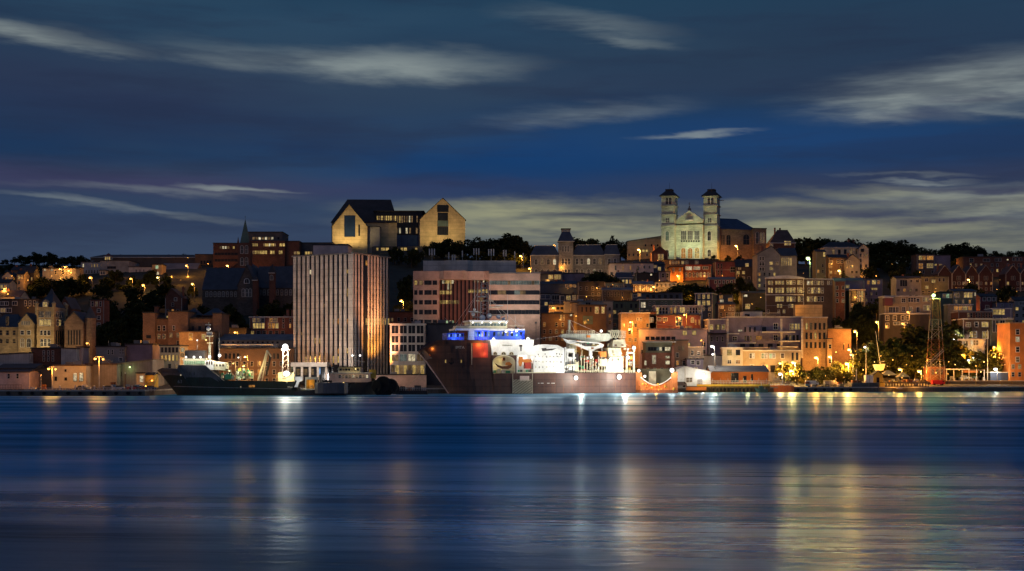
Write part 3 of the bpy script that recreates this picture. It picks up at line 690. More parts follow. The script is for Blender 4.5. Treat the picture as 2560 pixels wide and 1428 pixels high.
def basilica():
    Y = 850
    T = thing('cathedral', 'floodlit pale twin-towered cathedral on the hilltop with dark nave behind', 'church', (PX(1725, Y), Y, PZ(652, Y)))
    zb = PZ(652, Y); yw = -20
    mass(T, 1690, 1757, 562, Y - 8, 'stone_pale', 'none', yaw=yw, d=20, zb=zb, style='A',
         wins=[(1702, 1716, 577, 600, 'ddd', 'a', .8), (1719, 1732, 577, 600, 'ddd', 'a', .8), (1736, 1749, 577, 600, 'ddd', 'a', .8), (1703, 1714, 620, 646, 'o', 'A'), (1720, 1731, 620, 646, 'o', 'A'), (1737, 1748, 619, 646, 'y', 'A'),
               (1701, 1750, 601, 605, 'dddddddd', 's', .7)])
    mass(T, 1690, 1757, 551, Y - 7.5, 'stone_pale', 'gy', yaw=yw, d=16, ry=528, inset=1723.5, zb=PZ(563, Y), over=.5, rmat='trim')
    M = {}
    for xa, xb, xs, tag_ in ((1653, 1686, 1694, 0), (1758, 1793, 1801, 1)):
        Yt = Y - 10
        m = mass(T, xa, xb, 562, Yt, 'stone_pale', 'none', yaw=yw, d=10, zb=zb, wins=[(xa + 11, xa + 19, 578, 602, 'd' if tag_ else 'T', 'A'), (xa + 11, xa + 19, 624, 642, 'd', 'a')])
        m2 = mass(T, xa + .6, xb - .6, 490, Yt + .3, 'stone_pale', 'none', yaw=yw, d=9.5, zb=PZ(563, Yt), swins=[(xb + 1, xb + 6, 494, 508, 'd', 'a')],
                  wins=[(xa + 10, xa + 27, 494, 511, 'xx', 'A', .72), (xa + 11, xa + 21, 545, 557, 'dd', 'a', .8)])
        for yy, hh in ((489, .9), (513, .7), (535, .6), (562, 1.0)):
            c = mass(T, xa - 1.5, xb + 1.5, yy, Yt - .5, 'trim_dim' if yy != 489 else 'stone_pale', 'none', yaw=yw, d=11, zb=PZ(yy, Yt) - hh, wname='cornice')
        q = P(xa + 16.5, 524.5, Yt - .05) - T.location
        part('clock_face', MB().add([(1.15 * math.cos(i * math.pi / 10), 0, 1.15 * math.sin(i * math.pi / 10)) for i in range(20)] + [(1.15 * math.cos(i * math.pi / 10), .5, 1.15 * math.sin(i * math.pi / 10)) for i in range(20)], [tuple(range(20))] + [(i, i + 20, (i + 1) % 20 + 20, (i + 1) % 20) for i in range(20)]), 'white_paint', T, q + Vector((.5, -.3, 0)), R(yw))
        # low hipped cap with a railing box on top
        r = m2
        b = MB(); W, d, h = r['W'], r['d'], r['h']
        b.frustum((-W - 1.4, W + 1.4, -1.4, d + 1.4), (-W + 2.2, W - 2.2, 2.2, d - 2.2), h, h + 3.6).box(-W + 2.0, W - 2.0, 2.0, d - 2.0, h + 3.603, h + 4.6).tube((0, d / 2, h + 4.6), (0, d / 2, h + 9), .12, .05)
        part('tower_cap', b, 'roof', T, r['L'], r['a'])
    q = P(1724, 551, Y - 12) - T.location
    part('medallion', MB().lathe([(2.6, -.3), (2.6, .3), (2.0, .35), (1.6, .2)], 24).lathe([(1.5, .0), (1.5, .32), (1.1, .4)], 20), 'trim', T, q + Vector((0, .9, 0)))
    T.children[-1].rotation_euler = (R(90), 0, R(yw))
    q = P(1723.5, 526, Y) - T.location
    part('finial', MB().lathe([(1.3, 0), (1.0, 1.2), (.4, 1.6), (.5, 2.4), (.1, 2.8)], 10).box(-.12, .12, -.12, .12, 2.8, 5.2).box(-.7, .7, -.12, .12, 3.9, 4.2), 'stone_grey', T, q)
    mass(T, 1800, 1892, 574, Y - 6, 'sandstone_dark', 'hip', yaw=18, d=20, ry=547, inset=(1, 9), zb=zb, rmat='roof_blue', trim='sandstone_dark',
         wins=[(1802, 1812, 587, 613, 'dd', 'a'), (1816, 1826, 587, 613, 'd', 'a'), (1858, 1873, 586, 612, 'd', 'A')])
    mass(T, 1884, 1916, 572, Y - 2, 'sandstone_dark', 'flat', yaw=10, d=18, zb=zb, wins=[(1890, 1896, 580, 610, 'd', 'a'), (1899, 1912, 582, 608, 'kk', 'a')])
    for x, y, Yq, p in ((1668, 647, Y - 30, 9000), (1700, 648, Y - 32, 10500), (1728, 648, Y - 32, 10500), (1765, 648, Y - 30, 9500)):
        q = P(x, y, Yq); light(T, q - T.location, 'v', p * .85, .4, 100, P(x + 4, 560, Y - 8), .8)
    light(T, P(1820, 637, Y - 14) - T.location, 'o', 1500, .3)
basilica()

def courthouse():
    Y = 512
    T = thing('courthouse', 'tan stone courthouse with steep-roofed central tower and pointed turret', 'courthouse', (PX(110, Y), Y, 2.6))
    mass(T, -30, 48, 818, Y + 1, 'sandstone', 'hip', [(-6, 44, 826, 838, 'ddd', 'f', .4), (-6, 44, 848, 858, 'ddd', 'f', .4), (16, 21, 791, 813, 'd', 'a')], d=14, ry=786, inset=(4, 3), zb=2.5, rmat='roof_slate', trim='sandstone')
    mass(T, 46, 86, 809, Y - 1, 'sandstone', 'gy', [(52, 60, 827, 837, 'd', 'f'), (68, 76, 827, 837, 'd', 'f'), (52, 60, 846, 868, 'k', 'a'), (68, 77, 846, 868, 'd', 'a'), (53, 76, 803, 813, 'dddd', 'a')], d=12, ry=784, zb=2.5, rmat='roof_slate')
    mass(T, 84, 93, 818, Y + 2, 'sandstone_dark', 'flat', d=10, zb=2.5)
    m = mass(T, 92, 135, 768, Y - 4, 'sandstone', 'none', [(97, 110, 779, 794, 'ddd', 'a', .7), (113, 128, 779, 794, 'ddd', 'a', .7), (99, 127, 800, 814, 'yyy', 'm', .9), (99, 127, 827, 838, 'ddd', 'f'), (100, 127, 847, 866, 'ddd', 'a')], d=14, zb=2.5,
             swins=[(138, 158, 779, 794, 'dddd', 'a', .6), (140, 158, 800, 814, 'dyd', 'f', .6), (138, 158, 827, 862, 'dddd', 'n', .4)])
    W, d, h = m['W'], m['d'], m['h']; L = m['L']
    b = MB().frustum((-W - .1, W + .1, -.1, d + .1), (-W + 1, W - 1, 1, d - 1), h, h + 1.5)
    b.frustum((-W + 1, W - 1, 1, d - 1), (-1.1, 1.1, d / 2 - 1.1, d / 2 + 1.1), h + 1.5, h + 5.2).frustum((-1.1, 1.1, d / 2 - 1.1, d / 2 + 1.1), (-.05, .05, d / 2 - .05, d / 2 + .05), h + 5.2, h + 7.6).tube((0, d / 2, h + 7.4), (0, d / 2, h + 9.4), .06)
    part('tower_roof', b, 'roof_slate', T, L)
    for x, y in ((-W, 0), (W, 0), (W, d), (-W, d)): part('corner_turret', MB().lathe([(.65, h - 3), (.65, h + 1.2), (.85, h + 1.2), (.85, h + 1.5), (.1, h + 2.2)], 10), 'sandstone', T, L + Vector((x, y, 0)))
    dm = part('dormer', MB().prism([(-1.1, h), (1.1, h), (1.1, h + 1.9), (0, h + 2.9), (-1.1, h + 1.9)], -.3, 3), 'sandstone', T, L)
    link('window', winmesh(1.5, 1.5, 'y', 'f', 'trim'), T, L + Vector((0, -.33, h + 1)))
    mass(T, 161, 208, 806, Y, 'sandstone_dark', 'gy', [(168, 203, 826, 862, 'ddddd', 'n', .35)], d=14, ry=780, zb=2.5, rmat='roof_slate')
    mass(T, 205, 214, 810, Y + 4, 'sandstone_dark', 'flat', d=10, zb=2.5)
    q = P(226, 800, Y + 3) - T.location
    part('turret', MB().lathe([(2.1, -q.z), (2.1, .2), (2.3, .2), (2.3, .6)], 14), 'sandstone_dark', T, (q.x, q.y, q.z)); part('turret_roof', MB().lathe([(2.5, .61), (.02, 5.4)], 14), 'roof_slate', T, (q.x, q.y, q.z))
    mass(T, 148, 177, 770, Y + 16, 'brick_dark', 'gy', [(160, 164, 757, 762, 'd', 'f')], d=12, ry=744, rmat='roof_slate')
    for x, p in ((30, 620), (66, 700), (100, 620), (122, 620)): light(T, P(x, 884, 497) - T.location, 't', p * 2.2, .4)
courthouse()

def gothic_church():
    Y = 662
    T = thing('gothic_church', 'dark gothic stone church with long slate roof, unlit on the hillside', 'church', (PX(610, Y), Y, ground(PX(610, Y), Y) - 2))
    zb = ground(PX(600, Y), Y) - 6
    mass(T, 506, 600, 724, Y, 'stone_dark', 'gx', [(512, 594, 729, 742, 'dddddddd', 'a', .45)], d=22, ry=672, zb=zb, rmat='roof_slate')
    mass(T, 594, 640, 714, Y - 10, 'stone_dark', 'gy', [(612, 622, 697, 708, 'd', 'A'), (604, 630, 722, 742, 'ddd', 'a')], d=34, ry=663, zb=zb, rmat='roof_slate')
    mass(T, 640, 738, 720, Y + 2, 'stone_dark', 'gx', [(644, 732, 724, 738, 'dddddddd', 'a', .4)], d=20, ry=668, zb=zb, rmat='roof_slate')
    mass(T, 632, 642, 700, Y - 12, 'brick_dark', 'pyr', d=5, ry=688, zb=zb)
    mass(T, 673, 685, 682, Y - 6, 'brick_dark', 'pyr', [(676, 682, 688, 700, 'd', 'a')], d=5, ry=660, zb=zb)
gothic_church()
def spire_church():
    Y = 730
    T = thing('spire_church', 'dark brick church tower with slender copper spire and cross on the skyline', 'church', (PX(609, Y), Y, ground(PX(609, Y), Y) - 1))
    m = mass(T, 595, 625, 607, Y, 'brick_dark', 'none', [(599, 622, 614, 634, 'dd', 'a', .5), (599, 622, 644, 664, 'dd', 'a', .5)], d=7)
    W, d, h = m['W'], m['d'], m['h']
    part('spire', MB().frustum((-W * .72, W * .72, .9, d - .9), (-.06, .06, d / 2 - .06, d / 2 + .06), h, h + 13.2).tube((0, d / 2, h + 13), (0, d / 2, h + 15.2), .07).box(-.35, .35, d / 2 - .05, d / 2 + .05, h + 14.4, h + 14.6), 'copper', T, m['L'], m['a'])
    for x in (-W, W): part('pinnacle', MB().frustum((x - .5, x + .5, 0, 1), (x - .02, x + .02, .48, .52), h, h + 3.4), 'brick_dark', T, m['L'], m['a'])
    mass(T, 575, 640, 672, Y + 4, 'brick_dark', 'gy', d=26, ry=652, rmat='roof_slate')
spire_church()
def convent():
    Y = 782
    T = thing('convent', 'long stone convent with blue mansard roofs and square clock-tower pavilion', 'convent', (PX(1420, Y), Y, ground(PX(1420, Y), Y) - 2))
    zb = ground(PX(1400, Y), Y) - 5
    w1 = [(1333, 1394, 648, 662, 'dkdw', 'a', .42), (1333, 1394, 673, 688, 'dddd', 'a', .42)]
    mass(T, 1327, 1397, 638, Y, 'stone_grey', 'mansard', w1, d=18, ry=614, inset=2.5, zb=zb, rmat='roof_blue')
    mass(T, 1432, 1512, 638, Y, 'stone_grey', 'mansard', [(1437, 1460, 646, 661, 'dd', 'a', .5), (1464, 1508, 646, 661, 'wdk', 'a', .4), (1437, 1460, 673, 688, 'dk', 'a', .5), (1464, 1508, 673, 688, 'dwd', 'a', .4)], d=18, ry=612, inset=2.5, zb=zb, rmat='roof_blue')
    mass(T, 1512, 1549, 636, Y - 3, 'stone_grey', 'mansard', [(1516, 1545, 646, 661, 'dd', 'a', .4), (1516, 1545, 673, 688, 'dd', 'a', .4)], d=18, ry=612, inset=1.5, zb=zb, rmat='roof_blue')
    mass(T, 1397, 1433, 603, Y - 2, 'stone_grey', 'mansard', [(1404, 1424, 615, 630, 'ddd', 'a', .6), (1403, 1426, 646, 662, 'ddd', 'a', .7), (1403, 1426, 673, 688, 'ddd', 'a', .7)], d=9, ry=578, inset=1.9, zb=zb, rmat='roof_blue', over=.7)
    mass(T, 1404, 1426, 573, Y, 'stone_grey', 'flat', d=5, zb=PZ(578, Y), wname='crest')
    for x in (1345, 1440, 1500): light(T, P(x, 690, Y - 22) - T.location, 't', 1500, .4)
convent()
def hill_offices():
    Y = 812
    T = thing('hill_offices', 'dark stepped office complex on the ridge with rows of yellow windows', 'office building', (PX(650, Y), Y, ground(PX(650, Y), Y) - 2))
    mass(T, 533, 620, 609, Y, 'brick_dark', 'flat', [(548, 594, 616, 622, 'kwwk y ', 's', .7), (536, 618, 632, 638, 'dddddddddd', 's', .9), (536, 618, 648, 654, 'dddddddddd', 's', .9)], yaw=4, d=22)
    mass(T, 620, 706, 581, Y + 8, 'grey_dark', 'flat', [(630, 700, 593, 599, 'kkwkwkw d', 's', .7)], d=22)
    mass(T, 620, 712, 602, Y + 2, 'brick_dark', 'none', [(628, 645, 609, 616, 'yyyy', 's', .8), (658, 690, 609, 616, 'kyywyyk', 's', .8), (698, 713, 609, 616, 'yy', 's', .7), (630, 668, 627, 635, 'kyyyyy', 's', .85), (675, 687, 627, 635, 'yy', 's', .85), (697, 706, 627, 635, 'y', 's')], d=6)
    mass(T, 712, 748, 604, Y + 4, 'brick_dark', 'flat', [(734, 750, 629, 636, 'ky', 's', .8)], d=22)
    mass(T, 748, 832, 608, Y + 12, 'grey_dark', 'flat', [(762, 781, 629, 636, 'yyk', 's', .75)], d=22)
    mass(T, 488, 533, 637, Y + 12, 'clap_brown', 'flat', [(500, 530, 652, 660, 'dddd', 'n')], yaw=5, d=16)
hill_offices()
# ------------------------------------------------------------------ waterfront and hillside buildings, left part of the harbour
H = 'house'; W_ = 'warehouse'; BD = 'building'
B('harbour_shed', 'pale pink harbour shed with two small windows at the left end of the quay', 'shed', -8, 72, 931, 441, 'pinkish', 'gx', [(17, 27, 935, 946, 'd', 'f', .5), (39, 49, 935, 946, 'd', 'f', .5)], ry=927, d=10, zb=1.6, rmat='roof_brown')
B('harbour_shed', 'long low brown-roofed shed behind the pink harbour shed', 'shed', -8, 86, 922, 458, 'clap_brown', 'gx', ry=912, d=14, zb=1.6, rmat='roof_brown')
B('warehouse', 'pale grey low warehouse behind the brown-roofed shed', W_, -8, 73, 887, 476, 'grey_light', 'mono', ry=883, d=14, zb=2)
B('brick_warehouse', 'dark red brick warehouse with two rows of three white windows', W_, 78, 153, 872, 480, 'brick_dark', 'flat', [(104, 138, 877, 888, 'ddd', 'f', .35), (104, 138, 892, 903, 'ddd', 'f', .35)], d=14, zb=2)
B('annex', 'plain pale grey annex beside the dark red brick warehouse', BD, 153, 192, 871, 478, 'grey_light', 'mono', ry=873, d=10, zb=2)
B('annex', 'small salmon-pink block end next to the plain pale grey annex', BD, 192, 205, 869, 481, 'pinkish', 'flat', d=8, zb=2)
B('harbour_shed', 'dark grey boarded shed between the pink and the cream harbour sheds', 'shed', 72, 133, 926, 452, 'grey_dark', 'mono', ry=920, d=10, zb=1.6)
B('harbour_shed', 'cream harbour shed with two tall glowing white windows', 'shed', 131, 215, 915, 446, 'cream', 'flat', [(184, 192, 933, 953, 'w', 'n'), (199, 208, 932, 953, 'w', 'n'), (162, 166, 924, 929, 'd', 'n'), (162, 167, 944, 951, 'd', 'n'), (137, 142, 942, 952, 'd', 'n')], d=12, zb=1.6, rmat='roof_brown')
B('warehouse', 'windowless warm grey warehouse right of the cream harbour shed', W_, 215, 292, 912, 452, 'grey_warm', 'flat', d=14, zb=1.6, rmat='roof_brown')
B('warehouse', 'big dark grey warehouse with slanted roof and a green wall lamp', W_, 292, 381, 911, 457, 'grey', 'mono', [(300, 304, 930, 940, 'd', 'n')], ry=900, d=16, zb=1.6, rmat='roof_grey')
B('store_building', 'violet-grey block with blank right wall above the slanted-roof warehouse', BD, 312, 381, 862, 492, 'clap_violet', 'flat', d=14, zb=2)
B('store_building', 'low beige building with small dark windows left of the violet-grey block', BD, 240, 312, 868, 490, 'clap_grey', 'flat', [(266, 286, 875, 886, 'dd', 'f', .4), (297, 311, 873, 885, 'dd', 'f', .4), (298, 306, 895, 902, 'd', 'f')], d=14, zb=2)
B('quay_hut', 'small cream hut with a lit window beside the orange-lit wall on the quay', 'hut', 341, 361, 934, 446, 'cream', 'flat', [(350, 358, 940, 955, 'w', 'f')], d=5, zb=1.6)
B('quay_hut', 'orange-lit yellow hut near the bow of the green ship', 'hut', 361, 386, 938, 447, 'yellow', 'gx', ry=934, d=5, zb=1.6)
B('terrace', 'dark terrace with pale window frames above the courthouse left wing', BD, -8, 96, 750, 566, 'clap_dark', 'flat', [(0, 22, 755, 763, 'dd', 'm', .8), (30, 44, 754, 763, 'd', 'm', .8), (58, 92, 752, 765, 'ddd', 'f', .4), (0, 30, 771, 781, 'kd', 'm', .8)], d=12)
B('house', 'orange-lit house with brown roof at the left edge below the hillside houses', H, -8, 50, 742, 612, 'cream', 'gx', ry=728, d=12, rmat='roof_brown')
B('house', 'yellow-lit small house at the left edge above the brown-roofed house', H, -8, 24, 708, 650, 'cream', 'gx', [(0, 18, 713, 722, 'yo', 'f', .6)], ry=700, d=9)
B('house', 'orange house with front gable high on the left hillside', H, 5, 33, 692, 705, 'cream', 'gy', [(11, 27, 694, 699, 'oo', 'f', .4)], ry=680, d=9)
B('house', 'small house with an orange lit front right of the orange gable house', H, 42, 60, 686, 706, 'clap_tan', 'gx', [(44, 58, 689, 698, 'yo', 'f', .5)], ry=678, d=8)
B('house', 'dark bungalow with pale roof edge under the left skyline trees', H, 62, 84, 683, 715, 'clap_dark', 'gx', [(64, 82, 694, 701, 'w y', 'f', .5)], ry=667, d=9)
B('house', 'low dark bungalow behind the orange gable house', H, 28, 62, 676, 742, 'clap_brown', 'gx', ry=668, d=9)
B('hillside_block', 'long low white-fronted building beside three street lamps on the left hill', BD, 106, 190, 672, 745, 'clap_grey', 'flat', [(108, 134, 673, 677, 'w w', 's', .5), (190 - 60, 185, 676, 686, 'ddd', 'f', .3)], d=10)
B('hillside_block', 'narrow orange-lit block left of the big grey institution', BD, 195, 202, 670, 752, 'clap_tan', 'flat', d=5)
T = B('institution', 'big grey institution with a lit rooftop cupola on the left ridge', 'institution', 202, 250, 656, 800, 'grey_light', 'flat', [(205, 247, 660, 668, 'w  kyk', 'f', .4), (205, 247, 676, 683, 'dddddd', 'f', .4)], d=20)
mass(T, 250, 322, 652, 796, 'concrete', 'flat', [(268, 290, 666, 672, 'ddd', 'n', .9), (270, 318, 680, 686, 'd  d d', 'n', .5)], d=22)
mass(T, 249, 265, 677, 790, 'cream', 'flat', [(251, 263, 679, 686, 'dd', 'f', .6)], d=5)
mass(T, 322, 378, 668, 794, 'concrete_pale', 'flat', [(338, 362, 674, 682, 'd d d', 'f', .5)], d=20)
mass(T, 226, 500, 643, 835, 'clap_brown', 'hip', ry=637, d=16, inset=6, rmat='roof_brown')
m = mass(T, 261, 277, 641, 826, 'cream', 'pyr', [(262, 276, 642, 650, 'yyy', 'a', .6)], d=4.5, ry=633, zb=PZ(652, 826), rmat='roof_red')
B('hillside_block', 'stone block with greenish lit stair windows right of the institution', BD, 380, 404, 662, 778, 'clap_tan', 'flat', [(389, 396, 664, 672, 'g', 'm'), (390, 397, 680, 690, 'w', 's')], d=10)
B('hillside_block', 'long slate-roofed building between the stair-window block and the dark church', BD, 404, 492, 674, 800, 'clap_brown', 'gx', [(410, 488, 679, 686, 'd w d d', 'f', .4)], ry=660, d=14, rmat='roof_grey')
B('colonial_house', 'small red house with white dormer trim among dark trees above the turret', H, 225, 260, 751, 585, 'brick', 'flat', [(227, 256, 754, 766, 'dkd', 'f', .5)], d=8, trim='trim')
B('brick_house', 'dull red gabled brick house left of the dark gothic church', H, 413, 455, 745, 640, 'brick_dark', 'gy', [(436, 442, 745, 752, 'd', 'f')], ry=722, inset=428, d=12, rmat='roof_brown')
T = B('brick_block', 'orange-brown brick complex of stepped flat-roofed blocks behind the green ship', BD, 420, 470, 780, 520, 'brick_brown', 'flat', [(430, 439, 815, 826, 'd', 'f', .6)], d=14, zb=3)
mass(T, 357, 387, 783, 520, 'brick_brown', 'flat', [(366, 377, 838, 846, 'd', 'n')], d=14, zb=3)
mass(T, 387, 420, 798, 523, 'brick_brown', 'flat', [(391, 417, 815, 827, 'dd', 'f', .5), (391, 417, 836, 847, 'kk', 'f', .5)], d=12, zb=3)
mass(T, 470, 532, 797, 523, 'brick_brown', 'flat', [(474, 524, 816, 826, 'ddd', 'n', .4)], d=12, zb=3)
mass(T, 532, 554, 785, 520, 'brick_brown', 'flat', d=14, zb=3)
mass(T, 448, 533, 831, 512, 'brick_tan', 'flat', [(473, 481, 834, 850, 'o', 'f'), (505, 513, 836, 848, 'y', 'f')], d=7, zb=3, rmat='roof_brown')
mass(T, 386, 393, 767, 530, 'brick', 'flat', d=3, zb=20, wname='chimney')
mass(T, 462, 492, 787, 536, 'brick_dark', 'hip', ry=771, d=12, zb=10, rmat='roof_slate', trim='brick_dark')
mass(T, 508, 556, 788, 536, 'brick_dark', 'hip', ry=771, d=12, zb=10, rmat='roof_slate', trim='brick_dark')
light(T, P(440, 850, 500) - T.location, 'o', 2600, .4); light(T, P(372, 850, 505) - T.location, 'o', 1500, .4); light(T, P(470, 846, 507) - T.location, 'o', 300, .3)
B('quay_building', 'cream two-storey building with five yellow windows left of the green ship bridge', BD, 399, 449, 865, 474, 'cream', 'flat', [(401, 447, 869, 881, 'ddddd', 'n', .5), (401, 447, 888, 902, 'yyyyy', 'n', .5)], d=12, zb=2, swins=[(452, 460, 870, 880, 'w', 'n'), (452, 460, 884, 892, 'k', 'n')])
T = B('row_house', 'red brick house row with lit bay windows left of the striped tower', 'row houses', 624, 740, 794, 575, 'brick', 'flat', [(630, 662, 796, 805, 'kkd', 'f', .7), (632, 662, 808, 821, 'yyyy', 'f', .8), (672, 695, 796, 805, 'ok', 'f', .7), (670, 697, 808, 821, 'ooy', 'f', .8), (704, 730, 797, 806, 'd d', 'f', .5), (704, 730, 810, 820, 'd o', 'f', .5)], d=10, rmat='trim')
for x in (716, 728): mass(T, x, x + 6, 775, 580, 'brick', 'flat', d=1.5, zb=PZ(800, 580), wname='chimney')
B('quay_building', 'long low grey market building with a white canopy edge behind the green ship', BD, 545, 736, 852, 516, 'clap_grey', 'gx', [(552, 700, 854, 858, 'dddddddddddd', 's', .4)], ry=838, d=18, zb=3, rmat='roof_grey')
T = B('quay_building', 'dim brown quay building under the market hall with a pale canopy rail', BD, 548, 735, 872, 497, 'clap_brown', 'flat', [(560, 600, 884, 897, 'dddd', 'n', .5), (660, 700, 884, 897, 'dddd', 'n', .5)], d=14, zb=2)
pbox(T, 'canopy_edge', 'trim', 552, 682, 861, 863.5, 493, 3)
B('store_building', 'small dark building with a lit doorway left of the red brick row houses', BD, 556, 616, 822, 560, 'clap_dark', 'flat', [(565, 575, 826, 836, 'o d', 'f', .5)], d=10)
B('office_annex', 'four-storey white-framed grid building with large dark panes beside the striped tower', BD, 975, 1062, 812, 490, 'concrete_pale', 'flat',
  [(977, 1061, 814, 834, 'dddd', 'm', .8), (977, 1061, 840, 857, 'dddd', 'm', .8), (977, 1061, 862, 879, 'dddd', 'm', .8), (977, 1061, 886, 903, 'ktwk', 'm', .8), (977, 1061, 913, 936, 'kykykyky', 's', .82)], d=16, zb=2, rmat='trim')
T = B('boundary_wall', 'low salmon panel wall in front of the white-framed grid building', 'wall', 938, 1066, 938, 476, 'pinkish', 'flat', d=.4, zb=2, over=.1)
light(T, P(1000, 946, 470) - T.location, 'o', 150, .3)
B('office_annex', 'blank dark grey block between the grid building and the big ship', BD, 1062, 1138, 811, 496, 'grey_dark', 'flat', d=18, zb=2)
B('brick_block', 'low red brick block between the striped tower and the pink office block', BD, 973, 1035, 781, 560, 'brick', 'flat', d=14)

# ------------------------------------------------------------------ hillside houses between the pink block and the cathedral
B('house', 'dark house with two bright yellow windows in front of the convent', H, 1350, 1405, 686, 735, 'clap_navy', 'flat', [(1371, 1382, 688, 697, 'y', 'f'), (1386, 1402, 687, 698, 'yy', 'f', .9), (1365, 1374, 700, 707, 'y', 'f')], d=9)
B('house', 'violet windowless block right of the house with bright yellow windows', H, 1405, 1461, 684, 738, 'clap_violet', 'flat', d=9)
B('row_house', 'dark slate-blue row with small orange windows below the violet block', 'row houses', 1350, 1476, 711, 690, 'clap_navy', 'flat', [(1412, 1442, 712, 718, 'kok', 'f', .6), (1449, 1459, 711, 720, 'oo', 'f', .8), (1451, 1459, 728, 736, 'y', 'f')], d=9)
B('row_house', 'dark blue house with white-framed panels above the pink block roof end', H, 1346, 1400, 735, 650, 'clap_navy', 'flat', [(1352, 1375, 738, 747, 'B', 'f'), (1380, 1398, 738, 750, 'd', 'm')], d=9, trim='trim')
B('row_house', 'dark house with three white window frames beside the blue panel house', H, 1400, 1445, 738, 646, 'clap_dark', 'flat', [(1400, 1410, 740, 752, 'd', 'm'), (1416, 1426, 740, 750, 'y', 'f'), (1431, 1439, 738, 750, 'k', 'f')], d=9, trim='trim')
B('house', 'grey side-on house with brown chimney in the middle of the hillside', H, 1446, 1512, 706, 672, 'clap_dark', 'flat', d=9)
B('row_house', 'dark row with six narrow pale windows right of the grey side-on house', 'row houses', 1505, 1582, 726, 655, 'clap_dark', 'flat', [(1508, 1560, 730, 742, 'dddddd', 'f', .4)], d=9, trim='trim_dim')
B('house', 'blue-grey house with flat roof above the six-window row', H, 1512, 1560, 708, 690, 'clap_blue', 'flat', [(1516, 1556, 714, 722, 'dddd', 'f', .3)], d=8)
B('row_house', 'blue mansard house row with orange windows under the pink chapel wing', 'row houses', 1537, 1582, 694, 722, 'clap_blue', 'mansard', [(1545, 1580, 700, 709, 'oyyo', 'f', .6)], ry=681, d=8, rmat='roof_blue', inset=1)
B('chapel_wing', 'pinkish chapel wing with small arched orange windows right of the convent', 'chapel', 1524, 1634, 659, 768, 'pinkish', 'flat', [(1534, 1600, 664, 676, 'd o o d', 'a', .35), (1604, 1630, 664, 672, 'dd', 'a', .3)], d=12, rmat='roof_brown')
B('school', 'long amber-lit building with a row of small vents behind the big orange street lamp', BD, 1568, 1660, 604, 862, 'rooms_tan', 'mono', [(1610, 1648, 611, 616, 'd d d', 'n', .4), (1604, 1622, 624, 630, 'yy', 'n', .7)], ry=590, d=14)
B('house', 'small brown gabled house at the left foot of the cathedral', H, 1629, 1670, 632, 815, 'brick_dark', 'gy', [(1644, 1660, 636, 650, 'yy', 'f', .6)], ry=617, d=10, rmat='roof_brown')
B('house', 'dark purple house with three lit windows left of the red brick mansion', H, 1586, 1662, 662, 770, 'clap_navy', 'flat', [(1615, 1625, 661 + 2, 670, 'y', 'f'), (1633, 1642, 663, 670, 'k', 'f'), (1645, 1652, 668, 676, 'y', 'f'), (1611, 1614, 665, 670, 'w', 's')], d=10)
B('house', 'black house with two tiny white lights under the purple house', H, 1590, 1664, 684, 735, 'clap_dark', 'flat', [(1626, 1630, 685, 689, 'w', 's'), (1604, 1609, 701, 704, 'k', 's')], d=9)
B('house', 'dim violet house with framed windows just left of the orange-lit mansion wing', H, 1648, 1676, 680, 730, 'clap_violet', 'flat', [(1652, 1674, 684, 694, 'dd', 'f', .5)], d=8, trim='trim_dim')
T = B('mansion', 'red brick mansion glowing orange with arched windows below the cathedral', 'mansion', 1706, 1778, 664, 742, 'brick', 'flat', [(1714, 1730, 667, 675, 'ww', 'f', .9), (1734, 1750, 667, 674, 'ww', 'f', .9), (1757, 1770, 667, 673, 'k', 'm'), (1711, 1775, 681, 693, 'kddkyyk', 'a', .45)], d=14, zb=None, rmat='clap_red')
mass(T, 1674, 1708, 668, 738, 'orange', 'flat', [(1680, 1704, 671, 679, 'k k', 'f', .4)], d=12)
B('row_house', 'long dark building with small lit windows between the mansion and the cathedral steps', BD, 1660, 1796, 650, 790, 'clap_brown', 'flat', [(1672, 1700, 653, 660, 'okko', 'f', .5), (1702, 1722, 653, 660, 'yk', 'f', .6), (1738, 1745, 653, 660, 'k', 'f')], d=10)
B('row_house', 'dark maroon row with pale window outlines right of the mansion', 'row houses', 1788, 1842, 655, 752, 'clap_maroon', 'flat', [(1792, 1808, 660, 671, 'dd', 'f', .4), (1792, 1808, 676, 688, 'dd', 'f', .4), (1826, 1838, 668, 680, 'd', 'f')], d=10, trim='trim_dim')
B('house', 'dark gabled house with one yellow window below the cathedral nave', H, 1840, 1892, 668, 748, 'clap_dark', 'gx', [(1864, 1871, 656 + 3, 664 + 3, 'y', 'f'), (1846, 1852, 660 + 9, 668 + 5, 'k', 'f')], ry=650, d=10)
B('row_house', 'maroon low row with white cornice and white-framed windows below the mansion', 'row houses', 1772, 1838, 699, 690, 'clap_maroon', 'flat', [(1784, 1834, 702, 709, 'ddddd', 'f', .5), (1790, 1832, 713, 722, 'k dkd', 'f', .5)], d=9, rmat='trim', trim='trim')
B('row_house', 'lilac row with glowing shop windows beside the orange lamp in the middle of the hill', 'row houses', 1636, 1692, 706, 690, 'clap_grey', 'flat', [(1638, 1690, 709, 717, 'dkkkd', 'f', .6)], d=9)
B('house', 'house with bright orange garden windows left of the lilac shop-window row', H, 1583, 1634, 712, 684, 'clap_brown', 'flat', [(1586, 1632, 715, 727, 'oyoyk', 'f', .5)], d=9)
B('row_house', 'long low navy roofed house with a single orange window mid hill', 'row houses', 1580, 1706, 733, 645, 'clap_navy', 'flat', [(1584, 1592, 737, 744, 'd', 'f'), (1594, 1602, 734, 741, 'o', 'f'), (1612, 1700, 737, 746, 'dddddd', 'n', .5)], d=9)
